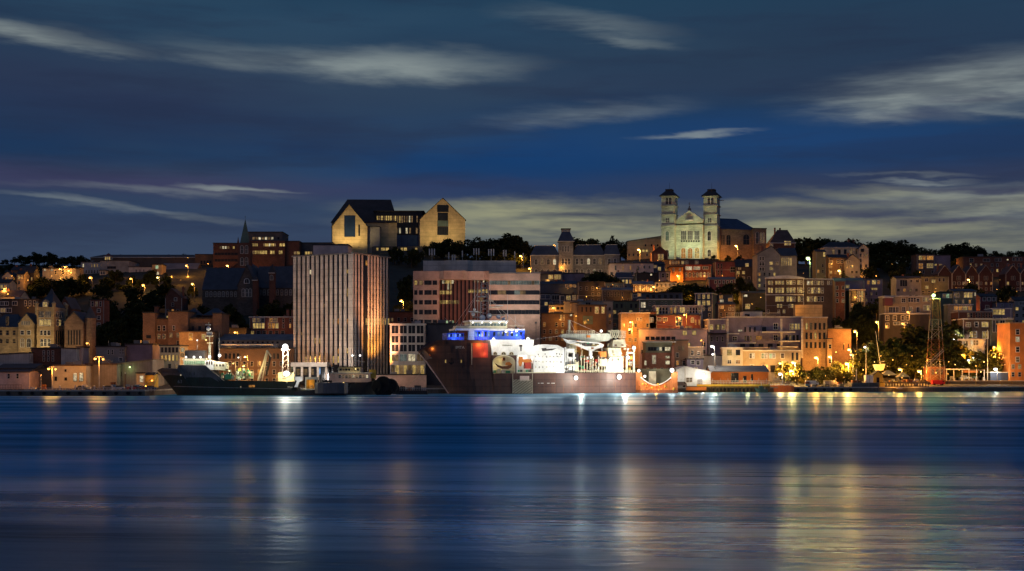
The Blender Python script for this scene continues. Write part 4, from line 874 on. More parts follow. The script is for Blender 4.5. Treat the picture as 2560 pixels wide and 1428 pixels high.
T = B('commercial_block', 'grey flat-roofed commercial block with a tan garage door behind the ship crane', BD, 1410, 1532, 755, 600, 'concrete', 'flat', [(1464, 1476, 757, 762, 'dd', 'n', .7)], d=14, rmat='roof_grey')
mass(T, 1444, 1516, 764, 592, 'clap_brown', 'flat', [(1488, 1496, 768, 783, 'y', 'f'), (1504, 1511, 768, 783, 'y', 'f'), (1450, 1482, 768, 780, 'ddd', 'n', .3), (1457, 1482, 790, 811, 'T', 'n')], d=6)
mass(T, 1428, 1445, 758, 593, 'clap_tan', 'flat', d=6)
B('commercial_block', 'brown house cluster lit by an orange lamp beside the pink block right end', BD, 1372, 1430, 763, 604, 'clap_tan', 'flat', [(1374, 1384, 764, 773, 'o', 'f'), (1390, 1420, 768, 774, 'ddd', 'n', .6)], d=10)
B('commercial_block', 'lower brown shop with two orange doors under the lamp-lit house cluster', BD, 1354, 1434, 785, 585, 'clap_brown', 'flat', [(1399, 1413, 788, 801, 'yo', 'f', .4), (1425, 1430, 783 + 3, 790, 'w', 's')], d=10)
B('house', 'dark green boarded building right of the garage-door block', H, 1530, 1600, 754, 615, 'clap_green', 'flat', [(1536, 1596, 760, 770, 'dd dd', 'n', .4)], d=10)
B('row_house', 'grey-green house row with a white fascia and one whitish lit window', 'row houses', 1598, 1706, 750, 612, 'clap_green', 'flat', [(1602, 1614, 756, 769, 'ww', 'f', .8), (1620, 1700, 755, 764, 'dd dd dd', 'f', .4)], d=9, rmat='trim', trim='trim')
T = B('brick_shop', 'orange-lit brick shop behind two stacked orange lamps near the ship stern', 'shop', 1552, 1624, 784, 566, 'brick_tan', 'flat', [(1590, 1606, 795, 802, 'kk', 'f', .5)], d=12, rmat='trim')
B('brick_shop', 'low brick shop with an arched gable top left of the white-trimmed row', 'shop', 1606, 1642, 781, 574, 'brick', 'flat', [(1617, 1623, 784, 790, 'w', 's')], d=9)
T = B('row_house', 'white-trimmed house row with tall framed top-storey windows and white right end wall', 'row houses', 1637, 1756, 766, 584, 'clap_violet', 'flat', [(1640, 1670, 769, 785, 'yddd', 'f', .75), (1674, 1692, 769, 784, 'oy', 'f', .6), (1700, 1712, 769, 782, 'y', 'f'), (1716, 1752, 769, 784, 'kdddk', 'f', .6)], d=9, rmat='trim', trim='trim')
for x in (1637, 1671, 1694, 1753): pbox(T, 'white_post', 'trim', x, x + 2.4, 768, 800, 583.7, .25)
B('shop', 'dark shopfront row with white lit window under the white-trimmed house row', 'shop', 1616, 1752, 789, 574, 'clap_maroon', 'flat', [(1620, 1634, 794, 806, 'www', 'f', .7), (1644, 1652, 795, 802, 'd', 'f'), (1658, 1668, 795, 802, 'd', 'f'), (1688, 1706, 793, 815, 'B', 'f', .8), (1728, 1734, 794, 806, 'y', 'a'), (1737, 1750, 800, 812, 'o o', 'f', .5)], d=10)
B('quay_building', 'long flat lilac-roofed building with two yellow windows left of the balcony apartments', BD, 1600, 1768, 824, 556, 'pinkish', 'flat', [(1707, 1717, 827, 838, 'y', 'n'), (1731, 1740, 827, 838, 'y', 'n'), (1612, 1690, 842, 850, 'dddddd', 'n', .7)], d=14, rmat='clap_violet')
T = B('corner_house', 'navy corner house with yellow windows and orange side wall below the dark tree clump', H, 1738, 1781, 735, 640, 'clap_navy', 'flat', [(1742, 1777, 737, 747, 'kyy', 'f', .5), (1742, 1777, 752, 763, 'yyy', 'f', .6)], yaw=-20, xs=1796, rmat='trim', trim='trim')
B('house', 'dark navy house with small orange windows right of the corner house', H, 1797, 1832, 738, 648, 'clap_navy', 'flat', [(1799, 1806, 739, 746, 'o', 'f'), (1800, 1808, 750, 757, 'w', 'f'), (1821, 1829, 746, 753, 'o', 'f')], d=9)
B('house', 'dim timber house with one lit window under the orange side wall house', H, 1796, 1838, 762, 620, 'clap_brown', 'flat', [(1800, 1808, 765, 771, 'o', 'f'), (1820, 1836, 769, 776, 'kk', 'f', .5)], d=9)
B('house', 'dark house with a four-pane yellow window among trees left of the curved apartments', H, 1856, 1915, 734, 652, 'clap_dark', 'flat', [(1860, 1868, 734 + 3, 742, 'w', 's'), (1864, 1874, 761, 772, 'y', 'f')], d=9)
# ------------------------------------------------------------------ right of the cathedral
T = B('gable_house', 'pale grey house with tall front gable right of the cathedral nave', H, 1893, 1950, 637, 716, 'clap_grey', 'gy', [(1898, 1911, 643, 650, 'dd', 'f', .8), (1898, 1911, 656, 664, 'dd', 'f', .8), (1898, 1911, 669, 677, 'dd', 'f', .8), (1924, 1932, 655, 662, 'y', 'f'), (1938, 1946, 655, 662, 'k', 'f'), (1924, 1932, 668, 675, 'y', 'f')], ry=616, inset=1929, d=14, rmat='roof_slate')
mass(T, 1950, 1992, 640, 718, 'clap_grey', 'gx', [(1952, 1980, 645, 664, 'yyyyy', 'a', .5)], ry=622, d=12, rmat='roof_slate')
B('villa', 'steep dark-roofed villa with a lit yellow dormer behind the pale grey gable house', H, 1926, 1988, 607, 800, 'brick_dark', 'hip', [(1961, 1977, 603, 613, 'yyy', 'f', .9), (1925, 1932, 610, 618, 'k', 'f')], ry=575, inset=(5.5, 3.2), d=14, rmat='roof_brown')
B('villa', 'long cream house with a small front gable and dark hipped roof under the skyline trees', H, 2060, 2152, 618, 768, 'cream', 'hip', [(2076, 2150, 624, 635, 'kddkd', 'n', .4)], ry=605, inset=5, d=14, rmat='roof')
B('villa', 'small cream gabled house at the right end of the long cream house', H, 2146, 2172, 622, 764, 'cream', 'gy', [(2152, 2160, 622, 630, 'd', 'n')], ry=611, d=10, rmat='roof')
B('row_house', 'dim row with white bargeboards below the cream hipped house', 'row houses', 2072, 2120, 645, 742, 'clap_brown', 'gx', [(2073, 2081, 652, 659, 'o', 'f'), (2090, 2110, 650, 658, 'dd', 'f', .5)], ry=638, d=9)
B('house', 'grey gabled cottage right of the dim bargeboard row', H, 2114, 2150, 652, 738, 'clap_grey', 'gy', [(2118, 2126, 652, 658, 'k', 'f')], ry=637, d=9)
B('house', 'dark house lit green by the mast lamp right of the grey gable house', H, 2040, 2064, 630, 735, 'clap_olive', 'flat', [(2058, 2063, 631, 642, 'y', 's')], d=9)
T = B('apartment_house', 'brown four-storey apartment house with curved white roofline and rows of yellow windows', 'apartment house', 1914, 2010, 697, 622, 'clap_brown', 'flat', [(1919, 1933, 703, 712, 'yy', 'f', .64), (1937, 1961, 703, 711, 'yyy', 'f', .64), (1965, 1989, 702, 711, 'yyk', 'f', .64), (1993, 2006, 702, 711, 'yk', 'f', .64),
  (1919, 1933, 720, 732, 'yy', 'f', .64), (1937, 1961, 720, 732, 'yyy', 'f', .64), (1965, 1989, 720, 732, 'yyy', 'f', .64), (1993, 2006, 720, 732, 'yy', 'f', .64), (1938, 1960, 742, 754, 'yyy', 'f', .72), (1966, 1989, 742, 754, 'yyk', 'f', .72), (1994, 2008, 742, 754, 'yk', 'f', .64), (1942, 1956, 761, 769, 'yy', 'f', .64), (1970, 1984, 761, 769, 'ky', 'f', .64)],
  yaw=-8, xs=2030, d=20, rmat='trim', trim='trim')
mass(T, 2012, 2082, 699, 621, 'clap_brown', 'flat', [(2016, 2060, 703, 712, 'wykyk', 'f', .6), (2018, 2060, 720, 733, 'kykyk', 'f', .6), (2068, 2080, 703, 712, 'kd', 'f', .7), (2016, 2060, 742, 754, 'ykydd', 'f', .6)], yaw=10, d=16, rmat='trim', trim='trim')
pts = [(1914, 694)] + [(1914 + 96 * i / 10, 694 - 5.5 * math.sin(math.pi * i / 10)) for i in range(1, 10)] + [(2010, 694), (2010, 697), (1914, 697)]
ppoly(T, 'curved_parapet', 'trim', pts, 617, 1.0)
pbox(T, 'string_course', 'trim', 1914, 2010, 736, 738, 615.5, .4)
light(T, P(2025, 722, 612) - T.location, 'y', 1100, .3); light(T, P(1995, 772, 596) - T.location, 'o', 420, .3)
B('retaining_wall', 'curved amber-lit retaining wall under the four-storey apartment house', 'wall', 1988, 2056, 762, 600, 'rooms_tan', 'none', d=4)
B('narrow_house', 'narrow brick house with white edge boards right of the four-storey apartments', H, 2087, 2113, 704, 642, 'brick', 'flat', d=10, rmat='trim', trim='trim')
T = B('narrow_house', 'violet house with a yellow window right of the narrow brick house', H, 2113, 2160, 702, 650, 'clap_violet', 'flat', [(2113, 2123, 713, 720, 'y', 'f')], d=9)
B('porch_house', 'house with a white-framed glowing glass porch below the violet house', H, 2124, 2162, 726, 640, 'clap_dark', 'flat', [(2130, 2141, 728, 752, 'o', 'n'), (2143, 2158, 728, 754, 'kky', 'f', .9)], d=9, rmat='trim', trim='trim')
B('house', 'violet house with two orange windows in front of the dark tree at right', H, 2160, 2206, 698, 660, 'clap_violet', 'flat', [(2168, 2174, 702, 711, 'o', 's'), (2180, 2189, 701, 711, 'y', 'f'), (2193, 2199, 702, 710, 'o', 'f'), (2179, 2193, 720, 725, 'y', 's')], d=9)
T = B('balcony_apartments', 'long mauve condominium with white balcony slabs, roof terrace rail and tan end wing', 'apartment house', 1818, 2006, 794, 566, 'clap_violet', 'flat',
  [(1845, 1856, 825, 829, 'ww', 's', .7), (1860, 1890, 818, 830, 'd d d', 'n', .6), (1905, 1915, 818, 830, 'd', 'n'), (1934, 1944, 809, 823, 'd', 'f'), (1974, 1984, 810, 824, 'ky', 'f', .8), (1986, 2000, 810, 824, 'yy', 'f', .7), (1832, 1842, 842, 852, 'd', 'f'), (1860, 1880, 840, 852, 'kdk', 'n', .5), (1890, 1904, 840, 849, 'o', 'n'),
   (1934, 1944, 838, 851, 'd', 'f'), (1962, 1998, 838, 851, 'dkdd', 'n', .6), (1845, 1960, 860, 868, 'ddddd', 'n', .5)], d=16, rmat='concrete_pale', zb=4)
mass(T, 1770, 1818, 800, 564, 'clap_violet', 'flat', [(1775, 1782, 812, 824, 'y', 'f'), (1788, 1802, 812, 824, 'kyk', 'n', .8), (1805, 1812, 812, 824, 'y', 'f'), (1776, 1810, 842, 854, 'd d d', 'f', .6)], d=14, zb=4, rmat='concrete_pale')
mass(T, 2006, 2068, 795, 563, 'brick_tan', 'flat', [(2011, 2066, 808, 824, 'ykddd', 'n', .42), (2011, 2066, 832, 848, 'ddydd', 'n', .42), (2011, 2066, 856, 870, 'ddddd', 'n', .42)], d=16, zb=4, rmat='concrete_pale')
mass(T, 1858, 1906, 779, 574, 'concrete_pale', 'flat', [(1862, 1874, 786, 791, 'ddd', 'n', .8)], d=8, zb=PZ(797, 574), wname='penthouse')
for a, b_, y in ((1770, 1848, 833), (1905, 1988, 829), (1770, 1818, 833), (1818, 1890, 856), (1950, 2000, 852), (1842, 1920, 868), (1945, 1995, 866)):
    pbox(T, 'balcony', 'trim', a, b_, y, y + 2.6, 560.5, 3.4)
for x in (1770, 1817, 1951, 2003): pbox(T, 'pier', 'concrete_pale', x, x + 5, 797, 895, 562.3, .7)
b = MB(); o = T.location
for a, c in ((1820, 1856), (1890, 1950)):
    p, q = P(a, 782, 564) - o, P(c, 790, 564) - o
    b.box(p.x, q.x, p.y, p.y + .08, p.z - .1, p.z); n = int((q.x - p.x) / .8)
    for i in range(n + 1): xx = p.x + (q.x - p.x) * i / n; b.box(xx - .05, xx + .05, p.y, p.y + .08, q.z - .4, p.z - .1)
part('terrace_rail', b, 'trim', T)
T = B('waterfront_row', 'tan waterfront building with small square windows below the mauve condominium', BD, 1806, 1857, 871, 532, 'cream', 'flat', [(1818, 1829, 875, 888, 'y', 'n'), (1840, 1850, 875, 888, 'd', 'n'), (1819, 1828, 901, 909, 'd', 'f'), (1840, 1850, 901, 909, 'o', 'f')], d=12, zb=3, rmat='trim', yaw=-6)
light(T, P(1836, 897, 527) - T.location, 't', 520, .25)
T = B('waterfront_row', 'olive waterfront building with bright greenish windows right of the tan one', BD, 1857, 2002, 878, 533, 'clap_tan', 'flat', [(1874, 1886, 884, 896, 'kw', 'f', .9), (1903, 1918, 884, 896, 'gw', 'f', .9), (1923, 1938, 884, 896, 'gw', 'f', .9), (1952, 1960, 884, 896, 'k', 'f'), (1976, 1998, 882, 900, 'dd', 'n', .4), (1876, 1884, 912, 922, 'y', 'f'), (1905, 1919, 912, 928, 'dk', 'f', .9), (1926, 1938, 914, 930, 'd', 'n')], d=14, zb=3, rmat='trim')
light(T, P(1900, 905, 527) - T.location, 't', 700, .25); light(T, P(1960, 905, 527) - T.location, 't', 600, .25)
B('waterfront_row', 'grey timber waterfront house with white gable posts left of the tan one', BD, 1719, 1757, 869, 533, 'clap_grey', 'flat', [(1727, 1734, 876, 888, 'd', 'f'), (1743, 1750, 880, 888, 'd', 'f')], d=12, zb=3, rmat='trim', trim='trim')
B('waterfront_row', 'pale blank waterfront wall between the grey timber and tan houses', BD, 1757, 1806, 890, 535, 'clap_grey', 'flat', d=10, zb=3)
B('waterfront_row', 'low maroon waterfront house with two white windows below the grey timber house', BD, 1717, 1758, 899, 527, 'clap_violet', 'flat', [(1728, 1736, 902, 910, 'd', 'f'), (1741, 1749, 903, 912, 'd', 'f')], d=6, zb=3, trim='trim')
T = B('brick_restaurant', 'red brick restaurant with glazed top floor and white balcony behind the ship stern', BD, 1612, 1680, 882, 520, 'brick', 'none', [(1631, 1639, 889, 909, 'w', 'm'), (1611, 1616, 902, 913, 'w', 'n'), (1664, 1674, 890, 896, 'w', 'n'), (1664, 1674, 902, 911, 'w', 'n')], d=12, zb=3)
mass(T, 1614, 1680, 856, 520.5, 'clap_olive', 'flat', [(1620, 1676, 868, 877, 'dddtwdww', 'n', .9)], d=11, zb=PZ(883, 520), rmat='clap_olive')
pbox(T, 'balcony_rail', 'trim', 1608, 1690, 854, 856, 516, .1); pbox(T, 'corner_pipe', 'brick', 1679, 1686, 863, 925, 519, 1)
light(T, P(1650, 925, 508) - T.location, 't', 700, .3)
B('store_building', 'dark timber store between the brick restaurant and the maroon waterfront house', BD, 1686, 1720, 852, 530, 'clap_brown', 'flat', [(1694, 1712, 866, 876, 'kk', 'n', .5)], d=12, zb=3)
T = thing('boat_warehouse', 'white gable-fronted wharf warehouse with a bright wall lamp', 'warehouse', (PX(1735, 503), 503, 3))
o = T.location
q = [P(x, y, 503) - o for x, y in ((1678, 968), (1777, 968), (1777, 930), (1713, 917), (1678, 930))]
part('wall', MB().prism([(p.x, p.z) for p in q], 0, 22), 'white', T)
rr = [P(x, y, 503) - o for x, y in ((1676, 929.5), (1713, 915.5), (1779, 929.5), (1779, 931.5), (1713, 918), (1676, 931.5))]
part('roof', MB().prism([(p.x, p.z) for p in rr], -.4, 22.5), ['trim'], T); pbox(T, 'corner_post', 'trim', 1711, 1714, 919, 975, 502.6, .3)
pbox(T, 'door', 'grey', 1744, 1756, 948, 962, 502.9, .2); link('window', winmesh(2.2, 1.6, 'k', 'f', 'trim'), T, P(1723, 950, 502.95) - o)
part('bulb', MB().ball(P(1758, 937, 502) - o, .6, 10), 'bulb_w', T); light(T, P(1757, 938, 500) - o, 'w', 900, .4); light(T, P(1702, 945, 497) - o, 'w', 700, .4)
T = B('wharf_shed', 'orange-lit wharf shed with grey roof right of the white gable warehouse', 'shed', 1777, 1921, 930, 508, 'orange', 'gx', [(1858, 1866, 940, 957, 'd', 'n'), (1878, 1882, 936, 952, 'd', 'n'), (1828, 1846, 933, 955, 'd', 'n')], ry=917, d=14, zb=3, rmat='roof_grey')
light(T, P(1815, 934, 501) - T.location, 'o', 700, .3); light(T, P(1890, 938, 501) - T.location, 'o', 700, .3)
B('brick_block', 'plain orange-brown brick block right of the tan apartment end wing', BD, 2070, 2128, 823, 572, 'brick_brown', 'flat', [(2106, 2124, 860, 874, 'd d', 'n', .3)], d=14)
B('brick_block', 'narrow orange-lit brick stack against the orange-brown block', BD, 2068, 2080, 848, 560, 'brick_tan', 'flat', d=3)
T = B('terrace_apartments', 'tan and brown terraced apartments with white-framed windows behind the lattice tower', 'apartment house', 2212, 2328, 742, 600, 'clap_tan', 'flat', [(2254, 2263, 746, 756, 'd', 'f'), (2270, 2290, 745, 755, 'ddd', 'f', .85), (2291, 2298, 747, 755, 'd', 'f'), (2306, 2326, 744, 754, 'kyk', 'f', .7), (2222, 2247, 768, 781, 'ddd', 'm', .85), (2255, 2263, 768, 778, 'd', 'f'), (2272, 2300, 768, 781, 'k d', 'm', .8), (2308, 2324, 764, 776, 'ky', 'f', .8)], d=10, rmat='trim', trim='trim')
mass(T, 2210, 2326, 786, 594, 'clap_dark', 'flat', [(2214, 2222, 790, 801, 'd', 'f'), (2233, 2241, 790, 801, 'd', 'f'), (2253, 2260, 790, 800, 'd', 'f'), (2265, 2272, 790, 800, 'd', 'f'), (2214, 2222, 808, 820, 'd', 'f'), (2232, 2270, 806, 812, 'kk', 'm', .8)], d=6, rmat='trim', trim='trim')
mass(T, 2213, 2232, 745, 597, 'clap_maroon', 'flat', d=4, zb=PZ(764, 597), rmat='trim')
B('house', 'dull grey house with two dark windows above the terraced apartments', H, 2240, 2302, 696, 672, 'clap_grey', 'flat', [(2276, 2280, 700, 706, 'd', 'f'), (2290, 2297, 699, 706, 'd', 'f'), (2250, 2268, 700, 716, 'd', 'm')], d=9, trim='trim_dim')
B('house', 'olive house with two yellow windows right of the dull grey house', H, 2302, 2372, 692, 676, 'clap_olive', 'flat', [(2312, 2320, 696, 704, 'd', 'f'), (2329, 2338, 699, 707, 'y', 'f'), (2313, 2321, 715, 722, 'y', 'f'), (2344, 2364, 696, 704, 'dd', 'f', .5)], d=9, trim='trim_dim')
T = B('house', 'brown house with large orange windows and violet end block under the right skyline', H, 2292, 2336, 637, 770, 'clap_brown', 'flat', [(2297, 2314, 640, 650, 'yo', 'm', .9), (2317, 2333, 640, 650, 'o', 'm'), (2297, 2307, 659, 672, 'o', 'm'), (2317, 2333, 659, 670, 'yy', 'm', .9)], d=11)
mass(T, 2336, 2376, 639, 771, 'clap_violet', 'flat', [(2336, 2356, 660, 664, 'yk', 's', .8)], d=10)
B('row_house', 'long red-brown building with small windows on the far right skyline', BD, 2408, 2575, 643, 775, 'brick_dark', 'flat', [(2424, 2434, 647, 655, 'd', 'f'), (2458, 2474, 648, 654, 'd', 'f'), (2487, 2504, 646, 653, 'dd', 'f', .8), (2517, 2521, 648, 651, 'w', 's'), (2530, 2556, 645, 652, 'ddd', 'f', .6)], d=12, trim='trim_dim')
for i, (a, b_, c) in enumerate([(2345, 2380, 2362), (2380, 2414, 2397), (2414, 2447, 2429), (2447, 2482, 2465), (2514, 2551, 2533), (2551, 2586, 2568)]):
    T = B('gabled_row_house', 'dark maroon row house with white-edged pointed gable on the right hillside', H, a, b_, 685, 724, 'gable_dark', 'gy', [(c - 6, c + 6, 691, 700, 'dd', 'f', .5)], ry=663, d=10, rmat='roof_brown', trim='trim_dim', group='pointed gable row houses', over=.1)
    o = T.location; q = [P(x, y, 723.6) - o for x, y in ((a, 686), (c, 663), (b_, 686))]
    part('bargeboard', MB().tube(q[0], q[1], .16, .16, 4).tube(q[1], q[2], .1, .1, 4), 'trim_dim', T)
T = B('curved_house', 'olive house with curved eaves and bright lower verandah right of the lattice tower', H, 2384, 2440, 729, 612, 'clap_olive', 'flat', [(2386, 2398, 733, 743, 'k', 'm'), (2410, 2431, 732, 744, 'yyy', 'f', .9), (2437, 2440, 732, 740, 'w', 's')], d=12, rmat='trim')
mass(T, 2350, 2384, 731, 614, 'clap_green', 'flat', [(2356, 2382, 735, 745, 'kgk', 'm', .8)], d=10)
mass(T, 2370, 2432, 763, 604, 'clap_tan', 'flat', [(2384, 2430, 766, 776, 'ooyo', 'f', .8)], d=6, rmat='trim')
B('house', 'maroon house with white corner boards and a trio of windows at right', H, 2450, 2492, 742, 628, 'clap_maroon', 'flat', [(2455, 2490, 744, 752, 'ddd', 'f', .6), (2464, 2472, 764, 772, 'd', 'f')], d=9, rmat='trim', trim='trim')
B('house', 'pale violet low house right of the maroon corner-board house', H, 2492, 2533, 757, 622, 'clap_violet', 'flat', [(2500, 2530, 760, 767, 'd d', 'f', .4)], d=9, trim='trim')
B('house', 'grey cottage with white gable at the right edge of the hillside', H, 2536, 2575, 752, 626, 'clap_grey', 'gx', [(2548, 2562, 756, 762, 'd', 'f')], ry=744, d=9)
B('house', 'violet house with two large four-pane yellow windows near the right edge', H, 2480, 2528, 773, 592, 'clap_violet', 'flat', [(2482, 2495, 774, 787, 'y', 'f'), (2496, 2511, 774, 787, 'y', 'f')], d=9, rmat='trim', trim='trim')
B('row_house', 'dark brick row with pale mullions left of the violet four-pane house', 'row houses', 2396, 2482, 781, 590, 'brick_dark', 'flat', [(2417, 2432, 783, 794, 'kd', 'f', .6), (2437, 2478, 783, 794, 'ddddd', 'f', .4)], d=10, trim='trim_dim', rmat='trim_dim')
T = B('inn', 'dark brown inn with white cornice, white porch and yellow windows at right', 'inn', 2408, 2478, 799, 560, 'clap_brown', 'flat', [(2415, 2426, 807, 817, 'k', 'f'), (2437, 2445, 806, 817, 'd', 'f'), (2455, 2470, 806, 817, 'y', 'm'), (2424, 2442, 829, 843, 'yk', 'f', .85), (2456, 2471, 829, 846, 'yy', 'f', .85)], d=14, rmat='trim', trim='trim')
mass(T, 2478, 2532, 799, 559, 'clap_olive', 'flat', [(2481, 2496, 801, 830, 'dd', 'm', .8), (2500, 2512, 801, 814, 'd', 'm')], d=14, rmat='trim', trim='trim')
mass(T, 2396, 2462, 850, 552, 'trim', 'flat', [(2400, 2420, 853, 866, 'kwk', 'f', .7), (2426, 2446, 851, 863, 'wkk', 'f', .7)], d=5, rmat='trim')
light(T, P(2430, 872, 545) - T.location, 't', 500, .3)
T = B('corner_block', 'bright orange block with a column of white-framed windows at the right edge', BD, 2525, 2572, 809, 532, 'orange', 'flat', [(2540, 2548, 824, 836, 'd', 'f'), (2540, 2548, 843, 854, 'w', 'f'), (2540, 2548, 868, 880, 'd', 'f'), (2540, 2548, 893, 905, 'k', 'f')], d=14, rmat='brick_tan')
light(T, P(2545, 915, 518) - T.location, 'o', 2600, .4); light(T, P(2518, 880, 516) - T.location, 'o', 1400, .4)
# ------------------------------------------------------------------ ships and boats
class Rig:
    """A vessel lying with its near side along a line that starts at pixel x0, Y metres off, turned by yaw."""
    def __init__(s, name, label, cat, x0, x1, Y, yaw, group=None):
        a = R(yaw); s.c, s.s = math.cos(a), math.sin(a); s.X, s.Y, s.a = PX(x0, Y), Y, a
        k = (x1 - CX) / F; s.L = (k * Y - s.X) / (s.c - k * s.s)
        s.T = thing(name, label, cat, (s.X + s.c * s.L / 2, Y + s.s * s.L / 2, 0), group); s.T.rotation_euler = (0, 0, a)
    def p(s, px, py, yo=0.0):                    # pixel -> point of the plane yo metres behind the near side, in the vessel's own axes
        X, Y = s.X - s.s * yo, s.Y + s.c * yo
        k = (px - CX) / F; q = (k * Y - X) / (s.c - k * s.s)
        return Vector((q - s.L / 2, yo, PZ(py, Y + s.s * q)))
    def bx(s, name, m, x0, x1, y0, y1, yo, d, parent=None):
        a, b = s.p(x0, y1, yo), s.p(x1, y0, yo)
        return part(name, MB().box(a.x, b.x, yo, yo + d, a.z, b.z), m, parent or s.T)
    def poly(s, name, m, pts, yo, d, parent=None):
        q = [s.p(x, y, yo) for x, y in pts]
        return part(name, MB().prism([(v.x, v.z) for v in q], yo, yo + d), m, parent or s.T)
    def win(s, x0, x1, y0, y1, kinds, yo, st='f', r=.62, trim='trim'):
        n = len(kinds)
        for i, k in enumerate(kinds):
            if k == ' ': continue
            m = x0 + (x1 - x0) * (i + .5) / n; hw = (x1 - x0) / n / 2 * (r if n > 1 else 1)
            a, b = s.p(m - hw, y1, yo), s.p(m + hw, y0, yo)
            link('window', winmesh(b.x - a.x, b.z - a.z, k, st, trim), s.T, ((a + b) / 2))
    def flood(s, px, py, yo, k, p, r=.5, out=2.0):
        q = s.p(px, py, yo)
        part('floodlight', MB().frustum((q.x - r, q.x + r, yo, yo + .5), (q.x - r * .6, q.x + r * .6, yo + .1, yo + .4), q.z + r * .75, q.z + r * 1.2), 'pole', s.T)
        part('bulb', MB().ball(q, r, 10), 'bulb_' + (k if 'bulb_' + k in BULB else 'w'), s.T)
        if p: light(s.T, q + Vector((0, -out, -.3)), k, p, .35)
    def hull(s, Bm, Hf, rake, fw, fd, mats, zline=None, pw=.62, n=44, stern_up=0.0, bow='L', name='hull', drop=1.0, rp=1):
        L = s.L; yc = Bm / 2; b = MB(); ts = [-.12, 0, .15, .3, .45, .6, .75, .9, 1.0]
        sg = 1 if bow == 'L' else -1
        us = [(i / (n - 1)) ** 1.6 for i in range(n)]; us = sorted(set(us) | set(Hf[1])); n = len(us)
        def pt(u, t, side):
            tt = max(0, t); xb = rake * (1 - tt) ** .9; su = stern_up * (1 - tt)
            x = -L / 2 + xb * (1 - u) ** rp + u * (L - su)
            s0 = fw + (fd - fw) * tt ** 1.5; hb = Bm / 2 * min(1, max(0, u / s0)) ** pw
            if u > .86: hb *= 1 - .12 * ((u - .86) / .14)
            return (sg * x, yc + side * hb, t * Hf[0](u) if t > 0 else t * 6)
        for side in (-1, 1):
            o = len(b.v)
            for u in us:
                for t in ts: b.v.append(pt(u, t, side))
            m = len(ts)
            for i in range(n - 1):
                for j in range(m - 1):
                    f = [o + i * m + j, o + (i + 1) * m + j, o + (i + 1) * m + j + 1, o + i * m + j + 1]
                    if side * sg > 0: f = f[::-1]
                    b.f.append(f); zz = sum(b.v[k][2] for k in f) / 4
                    b.m.append(1 if zline and zz > zline(us[i]) else 0)
        m = len(ts); o = n * m
        b.f.append([(n - 1) * m + j for j in range(m)] + [o + (n - 1) * m + j for j in range(m - 1, -1, -1)]); b.m.append(0)
        h = part(name, b, mats, s.T)
        d = MB()
        for i in range(n - 1):
            q = [pt(us[i], 1, -1), pt(us[i + 1], 1, -1), pt(us[i + 1], 1, 1), pt(us[i], 1, 1)]
            d.add([(x, y, z - drop) for x, y, z in q], [(0, 1, 2, 3)])
        part('deck', d, 'deck', s.T)
        s.pt = pt; return h
def interp(tab):
    def f(u):
        for (a, x), (b, y) in zip(tab, tab[1:]):
            if u <= b: return x + (y - x) * (u - a) / max(1e-6, b - a)
        return tab[-1][1]
    return f, [a for a, _ in tab]
def text(T, s, loc, size, m, rz=0.0, name='lettering'):
    c = bpy.data.curves.new(name, 'FONT'); c.body = s; c.size = size; c.extrude = .02; c.materials.append(mat(m))
    tmp = bpy.data.objects.new(name, c); COL.objects.link(tmp); bpy.context.view_layer.update()
    me = bpy.data.meshes.new_from_object(tmp.evaluated_get(bpy.context.evaluated_depsgraph_get())); bpy.data.objects.remove(tmp)
    o = link(name, me, T, loc); o.rotation_euler = (R(90), 0, rz); return o
rs = random.Random(5)

